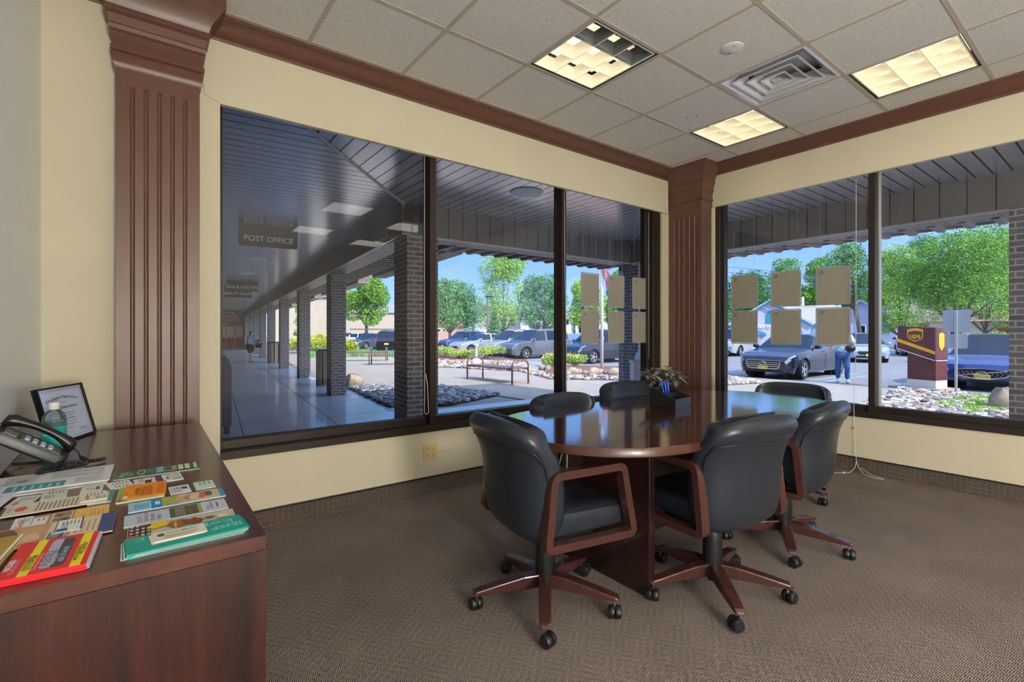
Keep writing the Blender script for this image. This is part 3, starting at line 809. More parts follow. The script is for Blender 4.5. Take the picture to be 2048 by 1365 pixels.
# desk organiser, pens, plant
def organiser():
    o = thing('desk_organizer', (2.56, 1.775, .741), math.radians(-83 + 90), 'black sloped-sided desk organizer tray holding blue pens on the table', 'desk organizer')
    m_org = mat('black_leatherette', rgb(26, 24, 23), .42, var=.2, scale=200, bump=.0004)
    # local: x across (front edge), y depth (away); front low, back high
    w_, d_, hf, hb = .20, .165, .055, .11
    m = MB().use(m_org); m.bx(-w_ / 2, w_ / 2, -d_ / 2, d_ / 2, 0, .005); m.build('tray_floor', o)
    MB().use(m_org).bx(-w_ / 2, w_ / 2, -d_ / 2, -d_ / 2 + .006, .005, hf).build('front_wall', o, bevel=.001, seg=1)
    MB().use(m_org).bx(-w_ / 2, w_ / 2, d_ / 2 - .006, d_ / 2, .005, hb).build('back_wall', o, bevel=.001, seg=1)
    for s_ in (-1, 1):
        M = frame_M((s_ * (w_ / 2 - .003) - .003, 0, 0), (0, 1, 0), (0, 0, 1))
        MB().use(m_org).prism([(-d_ / 2, 0), (d_ / 2, 0), (d_ / 2, hb), (d_ / 2 - .035, hb), (-d_ / 2, hf)], .006, M).build('side_wall', o, bevel=.001, seg=1)
    MB().use(m_org).bx(-w_ / 2, w_ / 2, .0, .005, .005, .078).build('divider', o)
    m_pen = mat('blue_pen', rgb(20, 70, 190), .25); rnd = random.Random(4)
    base = o.matrix_basis.copy()
    for k, (px, lean) in enumerate(((.038, -.25), (.048, -.05), (.056, .12), (.078, .02), (.086, -.12))):
        a = Vector((px, .045, .012)); d = Vector((lean * .5, .28 - .12 * (k % 2), 1)).normalized()
        M = frame_M((0, 0, 0), d.orthogonal(), d.cross(d.orthogonal())); 
        p = thing('pen', base @ a, 0)
        p.location = Matrix.Translation(o.location) @ Matrix.Rotation(math.radians(7), 4, 'Z') @ a
        tag(p, ['blue capped pen leaning left in the organizer, leftmost of five', 'blue pen second from the left in the organizer', 'blue pen in the middle of the organizer bunch', 'upright blue pen fourth from the left in the organizer', 'blue pen at the right-hand end of the organizer bunch'][k], 'pen', 'blue pens in the organizer')
        R3 = d.to_track_quat('Z', 'Y').to_matrix().to_4x4()
        MB().use(m_pen).lathe([(.002, 0), (.0045, .012), (.005, .05), (.005, .125), (.004, .135)], (0, 0, 0), 10, M=R3).build('barrel', p, smooth=True)
        m = MB().use(m_pen); m.box(R3 @ Vector((.006, 0, .105)), (.002, .003, .045), R=R3.to_3x3()); m.build('clip', p)
organiser()
def plant():
    rnd = random.Random(11)
    o = thing('potted_plant', (2.77, 1.985, .741), 0, 'purple and green striped trailing plant on the table behind the organizer', 'potted plant')
    m_pot = mat('dark_pot', rgb(40, 34, 32), .5)
    MB().use(m_pot).lathe([(.035, 0), (.045, .004), (.058, .06), (.062, .062), (.06, .066), (.052, .062), (.05, .05)], (0, 0, 0), 20).build('pot', o, auto=40)
    MB().use(mat('soil', rgb(40, 28, 20), .9, var=.4, scale=100)).lathe([(.001, .052), (.052, .052)], (0, 0, 0), 16, cap=False).build('soil', o)
    cols = [mat('leaf_purple', rgb(120, 92, 110), .45, var=.5, scale=60, stretch=(1, 6, 1), col2=rgb(170, 160, 160)), mat('leaf_striped', rgb(156, 168, 140), .45, scale=80, col2=rgb(64, 40, 56)), mat('leaf_green', rgb(96, 150, 50), .5, var=.3), mat('leaf_grey', rgb(180, 180, 166), .45, scale=70, col2=rgb(86, 74, 86))]
    m = MB(); st = MB().use(mat('stem_green', rgb(110, 100, 80), .6))
    def leaf(p, d, L, w_, mt):
        m.use(mt); d = Vector(d).normalized(); sd = d.cross(Vector((0, 0, 1)));
        if sd.length < .1: sd = Vector((1, 0, 0))
        sd.normalize(); up = sd.cross(d)
        vs = []; n = 5
        for i in range(n + 1):
            t = i / n; ww = w_ * math.sin(PI * min(1, t * 1.05 + .03)) ** .8 * (1 - .3 * t); c = Vector(p) + d * L * t - Vector((0, 0, 1)) * L * .35 * t * t
            vs += [c - sd * ww / 2 + up * ww * .12, c, c + sd * ww / 2 + up * ww * .12]
        fs = []
        for i in range(n):
            a = i * 3; fs += [(a, a + 1, a + 4, a + 3), (a + 1, a + 2, a + 5, a + 4)]
        m.add(vs, fs)
    for s_ in range(40):
        a = rnd.uniform(0, 2 * PI); rr = rnd.uniform(.03, .15); h = rnd.uniform(.02, .10) + (.10 - rr * .55)
        if s_ < 5: h = rnd.uniform(.14, .20); rr = rnd.uniform(.03, .13)
        top = Vector((rr * math.cos(a), rr * math.sin(a), .05 + h)); b0 = Vector((.02 * math.cos(a), .02 * math.sin(a), .052)); mid = (top + b0) / 2 + Vector((0, 0, .04))
        st.tube([b0, mid, top], .0022, 5)
        mt = cols[2] if s_ in (1, 3, 8) else cols[rnd.choice([0, 1, 3, 0])]
        for k in range(rnd.randint(5, 8)):
            t = k / 6; p = b0.lerp(mid, min(1, t * 2)) if t < .5 else mid.lerp(top, min(1, (t - .5) * 2)); p = top.lerp(p, .55)
            b_ = rnd.uniform(0, 2 * PI); leaf(p, (math.cos(b_), math.sin(b_), rnd.uniform(-.5, 1.1)), rnd.uniform(.05, .08), rnd.uniform(.028, .042), mt)
    st.build('stems', o); m.build('foliage', o, smooth=True)
plant()

# ------------------------------------------------------------------ credenza in front of the camera
cr = thing('credenza', (-.09, 2.03, 0), 0, 'dark mahogany credenza in the foreground covered with leaflets', 'cabinet')
m_mtop = wood_mat('credenza_top', rgb(58, 26, 20), rgb(84, 43, 33), 'Y', rough=.3, coat=.25, scale=4)
MB().use(m_mtop).bx(-.29, .306, -.845, .84, .708, .74).build('top', cr, bevel=.0015, seg=1)
m_mside = wood_mat('credenza_panel', rgb(26, 11, 9), rgb(72, 30, 20), 'Z', rough=.32, coat=.25, scale=6.5)
MB().use(m_mside).bx(-.285, .304, -.840, -.822, 0, .706).build('end_panel', cr)
MB().use(m_mside).bx(-.285, .304, .812, .830, 0, .706).build('end_panel', cr)
MB().use(m_mside).bx(-.285, -.27, -.822, .812, .06, .706).build('back_panel', cr)
for a, b in ((-.820, -.412), (-.408, 0), (.004, .404), (.408, .810)):
    d = MB().use(m_mside).bx(.286, .303, a, b, .06, .704).build('door', cr, bevel=.001, seg=1)
    MB().use(m_steel).tube([(.303, (a + b) / 2 - .05, .62), (.325, (a + b) / 2 - .045, .62), (.325, (a + b) / 2 + .045, .62), (.303, (a + b) / 2 + .05, .62)], .004, 8).build('handle', d, smooth=True)

o = MB().use(mat('pale_cable', rgb(190, 190, 180), .5)).tube([(1.76, 1.84, .70), (1.70, 1.86, .45), (1.64, 1.86, .20), (1.61, 1.84, .11), (1.64, 1.82, .07), (1.70, 1.82, .10), (1.75, 1.84, .20), (1.77, 1.86, .40), (1.775, 1.86, .70)], .0035, 6).build('power_cable', smooth=True); tag(o, 'thin pale cable looping down beneath the left end of the table', 'cable')
MB().use(m_black).box((1.612, 1.84, .115), (.03, .03, .05)).build('plug', o, bevel=.004)
# ------------------------------------------------------------------ printed matter on the credenza
def C(r, g, b): return mat('ink_%d_%d_%d' % (r, g, b), rgb(r, g, b), .42)
WHT = (236, 238, 238); INK = (70, 72, 80)
class Sheet:
    """a rectangular printed item; u runs along its first edge (left to right in the room), v away from the reader"""
    def __init__(s, name, label, cat, quad, z, th, col, group=None, skew=0.0):
        tl, tr, br, bl = [Vector((p[0], p[1], 0)) for p in quad]
        s.c = (tl + tr + br + bl) / 4
        u = ((tr - tl) + (br - bl)); u.normalize(); v = u.cross(Vector((0, 0, -1))); v = Vector((-u.y, u.x, 0))
        s.w = ((tr - tl).length + (br - bl).length) / 2; s.h = ((tl - bl).length + (tr - br).length) / 2
        s.ang = math.atan2(u.y, u.x); s.th = th; s.z = z; s.m = MB(); s.m.use(C(*col))
        s.m.box((0, 0, th / 2), (s.w, s.h, th)); s.top = th; s.name = name; s.label = label; s.cat = cat; s.group = group
        s.lay = 0
    def r(s, u0, v0, u1, v1, col, wav=0):
        s.lay += 1; z = s.top + .00012 * s.lay; s.m.use(C(*col))
        x0, x1 = (u0 - .5) * s.w, (u1 - .5) * s.w; y0, y1 = (v0 - .5) * s.h, (v1 - .5) * s.h
        s.m.quad((x0, y0, z), (x1, y0, z), (x1, y1, z), (x0, y1, z)); return s
    def blob(s, u, v, ru, rv, col, n=14, seed=1, j=.15):
        s.lay += 1; z = s.top + .00012 * s.lay; s.m.use(C(*col)); rd = random.Random(seed)
        P = []
        for k in range(n):
            a = 2 * PI * k / n; q = 1 + rd.uniform(-j, j)
            P.append((min(.5, max(-.5, u - .5 + ru * q * math.cos(a))) * s.w, min(.5, max(-.5, v - .5 + rv * q * math.sin(a))) * s.h, z))
        s.m.add(P, [tuple(range(n))]); return s
    def t(s, text, u, v, size, col, rot=0, align='LEFT', bold=.0):
        s.lay += 1; z = s.top + .00012 * s.lay; s.m.use(C(*col))
        M = Matrix.Translation(((u - .5) * s.w, (v - .5) * s.h, z)) @ Matrix.Rotation(math.radians(rot), 4, 'Z')
        s.m.text(text, M, size, align, 0, bold, res=1); return s
    def lines(s, u0, v0, u1, v1, n, col=INK, rot90=False, seed=0, th=.35):
        """small print, as rows of dashes"""
        rd = random.Random(seed); s.lay += 1; z = s.top + .00012 * s.lay; s.m.use(C(*col))
        for k in range(n):
            t = (k + .5) / n; e = rd.uniform(.65, 1)
            if rot90:
                x = (u0 + (u1 - u0) * t - .5) * s.w; hw = (u1 - u0) * s.w / n * th / 2; ya = (v0 - .5) * s.h; yb = (v0 + (v1 - v0) * e - .5) * s.h
                s.m.quad((x - hw, ya, z), (x + hw, ya, z), (x + hw, yb, z), (x - hw, yb, z))
            else:
                y = (v1 - (v1 - v0) * t - .5) * s.h; hh = (v1 - v0) * s.h / n * th / 2; xa = (u0 - .5) * s.w; xb = (u0 + (u1 - u0) * e - .5) * s.w
                s.m.quad((xa, y - hh, z), (xb, y - hh, z), (xb, y + hh, z), (xa, y + hh, z))
        return s
    def edges(s, n, col=(236, 238, 238), off=.002, seed=3):
        """the sheets below the top one, slightly fanned"""
        rd = random.Random(seed); s.m.use(C(*col))
        for k in range(n):
            zz = s.th * (k + .5) / (n + 1) ; s.m.box((rd.uniform(-off, off), rd.uniform(-off, off) - .0006, zz), (s.w, s.h, s.th / (n + 2)))
        return s
    def done(s):
        o = s.m.build(s.name, loc=(s.c.x, s.c.y, s.z), rz=s.ang); tag(o, s.label, s.cat, s.group); return o
D = .7402
LG = 'leaflets on the credenza'; BG = 'business cards on the credenza'
s = Sheet('brochure', 'dark green folded leaflet with white lettering, farthest of the right-hand row', 'brochure', [(-0.077, 1.993), (0.14, 1.993), (0.148, 1.892), (-0.075, 1.898)], D, .0022, (62, 110, 52), LG)
s.edges(2).r(.02, .04, .98, .96, (52, 98, 44)).t('THE', .06, .2, .012, WHT, 90).t('BERGEN', .09, .2, .014, WHT, 90).t('COUNTY', .14, .2, .014, WHT, 90).t('REALTY', .19, .2, .012, WHT, 90)
s.blob(.30, .5, .05, .36, (230, 236, 220)).blob(.30, .5, .04, .28, (80, 110, 70)).r(.36, .12, .46, .9, (90, 112, 120)).r(.47, .12, .56, .9, (140, 190, 210)).r(.57, .12, .72, .8, (168, 160, 140)).blob(.62, .5, .05, .25, (90, 84, 60)).r(.74, .15, .80, .85, (226, 224, 214)).r(.82, .15, .88, .85, (226, 224, 214)).r(.93, .1, .97, .9, (220, 230, 200)).done()
def card(quad, label, z=D, col=WHT, th=.0015, n=5, seed=0):
    s = Sheet('business_card', label, 'business card', quad, z, th, col, BG); s.lines(.2, .55, .9, .92, n, (120, 122, 130), rot90=True, seed=seed); return s
s = card([(-0.091, 1.869), (-0.037, 1.879), (-0.029, 1.798), (-0.083, 1.786)], 'white business card left of the orange leaflet, first of the row below the green one', seed=1); s.lines(.2, .1, .8, .45, 4, (150, 150, 158), True, 2).done()
s = card([(-0.031, 1.865), (0.02, 1.867), (0.03, 1.772), (-0.022, 1.768)], 'white business card with a black rectangle, partly under the orange leaflet', seed=2); s.r(.5, .35, .8, .68, (24, 26, 34)).done()
s = card([(0.038, 1.872), (0.087, 1.878), (0.094, 1.786), (0.047, 1.785)], 'white business card with a small black mark, nearest the right end of the green leaflet', seed=3); s.r(.2, .3, .3, .55, (30, 30, 40)).lines(.45, .1, .95, .5, 5, INK, True, 4).done()
s = card([(0.051, 1.713), (0.099, 1.717), (0.105, 1.634), (0.057, 1.634)], 'white business card with a blue square logo, right of the orange leaflet', seed=4); s.r(.62, .45, .88, .75, (30, 52, 110)).lines(.05, .1, .6, .8, 6, (150, 130, 130), True, 5).done()
s = card([(0.111, 1.723), (0.16, 1.723), (0.165, 1.641), (0.116, 1.638)], 'pale mint green business card at the right edge of the credenza', col=(206, 228, 214), seed=5, n=3); s.done()
s = Sheet('brochure', 'green photo leaflet stack lying beneath the orange leaflet', 'brochure', [(-0.060, 1.777), (0.04, 1.770), (0.046, 1.631), (-0.058, 1.628)], D, .004, (196, 196, 150), LG)
s.edges(4, (220, 220, 210)).r(0, .5, .2, 1, (150, 190, 40)).r(0, .2, .2, .5, (176, 160, 120)).r(0, 0, .2, .2, (120, 130, 60)).done()
s = Sheet('brochure', 'bright orange leaflet with small black print', 'brochure', [(-0.052, 1.789), (0.044, 1.78), (0.052, 1.643), (-0.044, 1.642)], D + .0048, .001, (246, 146, 20), LG)
s.r(.02, .05, .12, .2, WHT).t('Kids', .08, .3, .010, (70, 40, 10), 90).t('HOUSING', .33, .2, .016, (60, 30, 5), 90, bold=.01).lines(.40, .1, .68, .9, 6, (90, 50, 10), True, 3).lines(.78, .1, .95, .9, 4, (190, 100, 10), True, 5).done()
s = Sheet('brochure', 'leaflet with a light blue end and a family photo, second below the orange one', 'brochure', [(-0.035, 1.61), (0.174, 1.615), (0.176, 1.532), (-0.033, 1.531)], D, .0022, (150, 205, 230), LG)
s.edges(2).r(.22, 0, .33, 1, (0, 140, 210)).r(.26, .35, .31, .7, WHT).lines(.05, .2, .2, .8, 6, (90, 130, 190), True).r(.33, 0, .95, 1, (214, 196, 150)).r(.33, 0, .5, 1, (170, 180, 90)).blob(.52, .5, .05, .32, (214, 168, 140), seed=2).blob(.60, .55, .05, .3, (190, 140, 110), seed=3).blob(.68, .45, .06, .3, (226, 206, 190), seed=4).blob(.77, .5, .05, .3, (206, 90, 80), seed=5, j=.5).blob(.83, .6, .04, .3, (80, 90, 110), seed=6).r(.95, 0, 1, 1, (30, 150, 210)).done()
s = Sheet('brochure', 'pale grey leaflet reading GUIDE with a garden photo in the middle', 'brochure', [(-0.041, 1.507), (0.168, 1.508), (0.17, 1.421), (-0.038, 1.419)], D, .0022, (196, 206, 222), LG)
s.edges(2)
for k, tx in enumerate(('GUIDE TO', 'HEATING OIL', 'STORAGE', 'TANKS')): s.t(tx, .14 + .06 * k, .14, .0125, (140, 52, 88), 90)
s.r(.42, .06, .74, .94, (64, 92, 48)).r(.47, .1, .57, .9, (122, 112, 108)).blob(.64, .5, .06, .3, (98, 84, 60), seed=2, j=.3).r(.70, .06, .74, .94, (150, 170, 80)).t('NJ LEGAL', .80, .2, .008, (150, 50, 80), 90).t('HOMEOWNER', .84, .2, .008, (150, 50, 80), 90).blob(.90, .5, .008, .22, (120, 40, 60)).t('OIL', .96, .3, .008, (150, 50, 80), 90).done()
s = Sheet('brochure', 'leaflet with a yellow and brown action photo, just above the teal stack', 'brochure', [(-0.031, 1.416), (0.176, 1.406), (0.175, 1.33), (-0.031, 1.324)], D, .002, (206, 196, 184), LG)
s.edges(2).r(0, 0, .2, 1, (70, 56, 44)); [s.blob(.03 + .15 * (k % 4) / 3, .2 + .7 * (k // 4) / 3, .015, .07, (226, 222, 214), seed=k) for k in range(14)]
s.r(0, 0, .10, .18, (214, 40, 30)).blob(.27, .7, .10, .24, (236, 206, 20), seed=5, j=.25).blob(.45, .55, .10, .3, (150, 96, 56), seed=6).blob(.58, .5, .11, .26, (120, 70, 30), seed=9, j=.3).blob(.42, .42, .012, .3, (226, 180, 40)).blob(.76, .55, .05, .1, (110, 92, 80), seed=4, j=.4).r(.82, .3, .93, .6, (226, 214, 190)).done()
s = Sheet('brochure', 'fanned stack of teal leaflets at the near edge of the credenza, lettering upside down', 'brochure', [(-0.035, 1.315), (0.179, 1.334), (0.186, 1.239), (-0.030, 1.220)], D, .009, (0, 152, 140), LG)
s.m.use(C(0, 132, 122))
for k in range(7): s.m.box((-.002 * k + .004, -.0010 * k, .0008 + .0011 * (6 - k)), (s.w, s.h, .0007), math.radians(-.6 * k)); s.m.use(C(*((226, 236, 234) if k % 2 else (0, 132, 122))))
s.t('INSF', .98, .40, .032, (130, 206, 194), 180, bold=.02).t('CON', .93, .78, .032, (130, 206, 194), 180, bold=.02).t('E', .16, .78, .03, (120, 200, 190), 180, bold=.02).r(.90, .48, .905, .75, WHT); s.done()
s = Sheet('business_card', 'fanned cream cards with a round seal lying on the teal leaflets', 'business card', [(0.013, 1.314), (0.105, 1.316), (0.112, 1.261), (0.014, 1.256)], D + .0094, .0016, (232, 226, 208), BG)
s.m.box((-.006, -.004, -.0003), (s.w, s.h, .0006), .06).box((-.004, .001, .0001), (s.w, s.h, .0006), -.05)
s.blob(.14, .62, .075, .16, (86, 84, 60), n=18, j=0).t('HouseMaster', .26, .70, .0105, (40, 96, 62), 2, bold=.02).lines(.2, .12, .9, .5, 4, (170, 160, 140)).done()
# left group
s = Sheet('brochure', 'lower sheets of white leaflets lying under the large white one', 'leaflet', [(-0.366, 2.058), (-0.091, 2.050), (-0.087, 1.872), (-0.355, 1.880)], D, .0022, (226, 226, 218), LG); s.lines(.3, .03, .95, .12, 2, (150, 150, 150)).done()
s = Sheet('brochure', 'large white leaflet with a teal block of text, under the phone cord', 'leaflet', [(-0.366, 2.115), (-0.086, 2.109), (-0.084, 1.902), (-0.350, 1.905)], D + .0024, .0022, (230, 232, 234), LG)
s.edges(2).r(.16, .04, .62, .34, (64, 146, 166)).lines(.2, .07, .6, .31, 6, (190, 220, 226), True).lines(.1, .42, .42, .92, 9, (150, 150, 156)).blob(.24, .6, .05, .08, (150, 150, 156)).lines(.46, .5, .95, .92, 7, (168, 170, 180)).r(.70, .1, .92, .4, (196, 198, 206)).r(.60, .55, .92, .8, (206, 208, 214)).t('Northern', .02, .3, .02, (80, 150, 190), 60).done()
s = card([(-0.281, 1.857), (-0.233, 1.85), (-0.233, 1.762), (-0.282, 1.77)], 'white business card with dark red lettering, leftmost of the cards', col=(232, 232, 226), seed=7); s.t('KW', .3, .15, .016, (150, 40, 60), 90, bold=.03).done()
s = card([(-0.226, 1.863), (-0.177, 1.868), (-0.169, 1.769), (-0.221, 1.768)], 'stack of grey-green business cards left of the cream flyer end', col=(214, 216, 200), th=.006, seed=8); s.edges(4, (196, 196, 180)).lines(.1, .1, .5, .5, 5, (90, 110, 110), True, 3).done()
s = card([(-0.143, 1.847), (-0.098, 1.851), (-0.097, 1.752), (-0.142, 1.757)], 'stack of white business cards beside the large white leaflet corner', col=(230, 230, 222), th=.005, seed=9); s.edges(4).r(.66, .5, .86, .8, (90, 88, 90)).done()
s = Sheet('brochure', 'teal-edged folded leaflets beneath the cream flyer end', 'brochure', [(-0.118, 1.777), (-0.070, 1.778), (-0.072, 1.661), (-0.118, 1.665)], D, .004, (60, 146, 130), LG); s.edges(3, (226, 228, 220)).done()
s = Sheet('brochure', 'long cream flyer with an orange round emblem and fine print', 'brochure', [(-0.275, 1.757), (-0.079, 1.762), (-0.082, 1.657), (-0.280, 1.662)], D + .0044, .0018, (228, 216, 196), LG)
s.blob(.15, .5, .06, .22, (206, 96, 60), n=18, j=.03).lines(.02, .3, .08, .7, 4, (160, 120, 100)).lines(.28, .1, .70, .92, 10, (120, 112, 104), True).done()
s = card([(-0.139, 1.758), (-0.082, 1.764), (-0.086, 1.677), (-0.137, 1.674)], 'cream business card with two orange ovals on the cream flyer', z=D + .0068, col=(234, 228, 214), seed=10, th=.002); s.blob(.26, .52, .09, .09, (206, 96, 56), j=.03).blob(.26, .3, .09, .09, (206, 96, 56), j=.03).lines(.55, .1, .95, .5, 5, (110, 104, 96), True, 2).done()
s = Sheet('brochure', 'tan brochure with old brown photographs and an orange end', 'brochure', [(-0.247, 1.634), (-0.076, 1.638), (-0.070, 1.534), (-0.242, 1.534)], D, .003, (186, 132, 84), LG)
s.edges(2).r(.62, 0, 1, 1, (240, 190, 96)).t('Genuine', .72, .15, .010, (190, 120, 40), 90).lines(.78, .15, .95, .85, 4, (214, 150, 70), True).r(.38, .03, .60, .97, (226, 214, 190)).r(.40, .55, .585, .93, (150, 120, 86)).r(.40, .08, .585, .5, (136, 106, 76)).blob(.46, .7, .03, .12, (90, 70, 50)).blob(.53, .3, .03, .14, (80, 62, 44)).done()
s = card([(-0.247, 1.632), (-0.216, 1.634), (-0.211, 1.542), (-0.243, 1.542)], 'white card with orange lettering tucked on the tan brochure', z=D + .0036, seed=11); s.t('Genuine', .45, .10, .017, (196, 96, 60), 90, bold=.02).done()
s = card([(-0.213, 1.611), (-0.187, 1.611), (-0.184, 1.548), (-0.210, 1.548)], 'small blank white card framed on the tan brochure', z=D + .0036, seed=12, n=2); s.done()
s = Sheet('brochure', 'brochure with a photo of two people and a dark blue end strip', 'brochure', [(-0.274, 1.549), (-0.058, 1.545), (-0.056, 1.405), (-0.270, 1.410)], D + .0034, .0026, (196, 150, 106), LG)
s.edges(2).blob(.20, .45, .13, .30, (70, 56, 48), seed=3).blob(.10, .7, .10, .24, (110, 80, 60), seed=5).blob(.32, .7, .10, .2, (206, 160, 120), seed=6).blob(.33, .35, .09, .22, (222, 190, 150), seed=7).r(.46, 0, .87, 1, (226, 206, 172)).lines(.62, .2, .85, .9, 5, (180, 160, 130), True).r(.87, 0, 1, 1, (44, 62, 128)).r(.48, .12, .60, .42, (40, 62, 110)).lines(.49, .14, .59, .4, 4, (226, 214, 190)).t('Residential', .62, .1, .012, (60, 66, 120), 90).done()
s = card([(-0.166, 1.541), (-0.117, 1.542), (-0.114, 1.454), (-0.162, 1.454)], 'white FIELD business card with a blue bar, on the blue-ended brochure', z=D + .0064, seed=13); s.t('FIELD', .38, .3, .016, (120, 130, 160), 90).r(.94, 0, 1, 1, (36, 50, 90)).r(.04, 0, .08, 1, (36, 50, 90)).r(.12, .06, .5, .26, (40, 62, 110)).done()
s = Sheet('brochure', 'thick sleeve of red cards with yellow stripes and a dark rounded panel', 'flyer', [(-0.21, 1.408), (-0.088, 1.402), (-0.083, 1.217), (-0.205, 1.223)], D, .012, (216, 22, 38), LG)
s.m.box((0, 0, .003), (s.w + .004, s.h + .003, .004)); s.m.use(C(206, 206, 222))
for k in range(5): s.m.box((.004, 0, .002 + .002 * k), (s.w + .003, s.h - .002, .0009))
s.r(.22, 0, .34, 1, (240, 226, 30)).r(.80, 0, .93, 1, (240, 226, 30))
P = arc_round([(.42, .10), (.72, .10), (.72, .92), (.42, .92)], .09, 4)
s.lay += 1; s.m.use(C(46, 56, 76)); z = s.top + .00012 * s.lay; s.m.add([((a - .5) * s.w, (b - .5) * s.h, z) for a, b in P], [tuple(range(len(P)))])
s.lay += 1; s.m.use(C(176, 178, 200)); z = s.top + .00012 * s.lay; P = arc_round([(.42, .10), (.56, .10), (.56, .92), (.42, .92)], [.07, .005, .005, .07], 4); s.m.add([((a - .5) * s.w, (b - .5) * s.h, z) for a, b in P], [tuple(range(len(P)))])
s.t('FLEXIBLE', .49, .16, .020, (90, 90, 110), 90, bold=.02).t('FINANCING', .57, .16, .010, (210, 214, 226), 90, bold=.02).t('ASK US HOW', .66, .2, .013, (206, 212, 222), 90, bold=.02)
s.t('HAZARD', .06, .2, .014, WHT, 90, bold=.03).t('Now Free to You', .13, .1, .010, (250, 200, 200), 90).t('Covering a Decade Plus', .38, .08, .009, (250, 210, 210), 90).t('24 HOUR SERVICE', .26, .12, .009, (60, 60, 20), 90, bold=.02).t('CALL US ANYTIME', .31, .12, .009, (60, 60, 20), 90, bold=.02).t('WE CAN HELP', .89, .3, .010, (60, 60, 20), 90, bold=.02).t('MOST INSURANCES', .84, .15, .009, (60, 60, 20), 90, bold=.02)
s.done()
s = Sheet('brochure', 'curled gold and green glossy booklet at the left picture edge', 'brochure', [(-0.300, 1.482), (-0.226, 1.473), (-0.212, 1.235), (-0.30, 1.240)], D, .013, (176, 140, 50), LG)
s.edges(3, (226, 226, 206)).r(.0, .0, .85, .45, (110, 130, 60)).blob(.4, .7, .3, .2, (220, 190, 90)).r(.93, 0, 1, 1, (236, 234, 214)).done()
s = Sheet('brochure', 'white leaflet with a magenta stripe at the left end of the cream flyer', 'brochure', [(-0.375, 1.90), (-0.300, 1.86), (-0.284, 1.745), (-0.360, 1.72)], D + .0064, .004, (226, 226, 240), LG)
s.r(0, .12, 1, .2, (180, 60, 150)).lines(.1, .3, .8, .9, 6, (150, 160, 200)).done()

# ------------------------------------------------------------------ framed certificate leaning on the side wall
def certificate():
    BL = Vector((-.300, 2.602, .7405)); BR = Vector((-.1845, 2.868, .7405)); u = (BR - BL).normalized()
    back = Vector((-u.y, u.x, 0)); up = (Vector((0, 0, 1)) * math.cos(.25) + back * math.sin(.25)); W = (BR - BL).length; H = .23
    M = frame_M(BL, u, up)              # z axis of M = u x up, pointing at the room
    o = thing('certificate_frame', BL, 0, 'certificate of appreciation in a thin black frame leaning at the back of the credenza', 'framed certificate')
    Mi = Matrix.Translation(-BL) @ M
    sg = 1 if (M.to_3x3() @ Vector((0, 0, 1))).dot(Vector((.2, -1, 0))) > 0 else -1
    m = MB().use(m_black); m.M = Mi; t = .007
    m.bx(0, W, 0, t, 0, .012 * sg); m.bx(0, W, H - t, H, 0, .012 * sg); m.bx(0, t, t, H - t, 0, .012 * sg); m.bx(W - t, W, t, H - t, 0, .012 * sg); m.bx(0, W, 0, H, -.006 * sg, .001 * sg); m.bx(0, .012, 0, H, 0, .012 * sg)
    m.M = None; m.build('frame', o)
    m = MB().use(C(206, 214, 232)); m.M = Mi; m.bx(t, W - t, t, H - t, .002 * sg, .003 * sg)
    zz = .0036 * sg; m.use(C(86, 92, 110))
    def ln(x0, y0, x1, y1): m.quad((x0, y0, zz), (x1, y0, zz), (x1, y1, zz), (x0, y1, zz))
    b = .016
    for y in (b, H - b - .0012): ln(b, y, W - b, y + .0012)
    for x in (b, W - b - .0012): ln(x, b, x + .0012, H - b)
    tx = lambda s_, x, y, z_, al='CENTER', bo=0: m.text(s_, Matrix.Translation((x, y, zz)) if sg > 0 else Matrix.Translation((x, y, zz)), z_, al, 0, bo, res=2)
    s_ = 'Certificate of Appreciation'
    for k, ch in enumerate(s_):
        t_ = (k + .5) / len(s_) * 2 - 1; m.text(ch, Matrix.Translation((W / 2 + t_ * .095, H - .046 - .014 * t_ * t_, zz)) @ Matrix.Rotation(-t_ * .3, 4, 'Z'), .017, 'CENTER', 0, .02, res=2)
    m.use(C(50, 54, 70)); tx('Presented to', W / 2, H - .068, .008); tx('Real Estate Solutions', W / 2 + .02, H - .090, .015, 'CENTER', .02)
    tx('for their generous donation to the', W / 2, H - .115, .0085); tx('Valley Chapter of UNICO', W / 2, H - .127, .0085); tx('Pascack Valley Golf Outing', W / 2, H - .139, .009, 'CENTER', .02); tx('Your support is an essential part', W / 2, H - .151, .0085); tx('of supporting our community', W / 2, H - .163, .0085); tx('June 17, 2019', W / 2, H - .178, .007)
    m.use(C(40, 40, 60))
    for x in (.07, .20):
        m.tube([(x + .05 * i / 9, .036 + .006 * math.sin(i * 2.1 + x * 40), zz) for i in range(10)], .0005, 4); ln(x - .01, .026, x + .06, .0268)
    m.M = None; m.build('paper', o)
    m = MB().use(m_glass); m.M = Mi; m.quad((t, t, .006 * sg), (W - t, t, .006 * sg), (W - t, H - t, .006 * sg), (t, H - t, .006 * sg)); m.M = None; m.build('pane', o)
certificate()

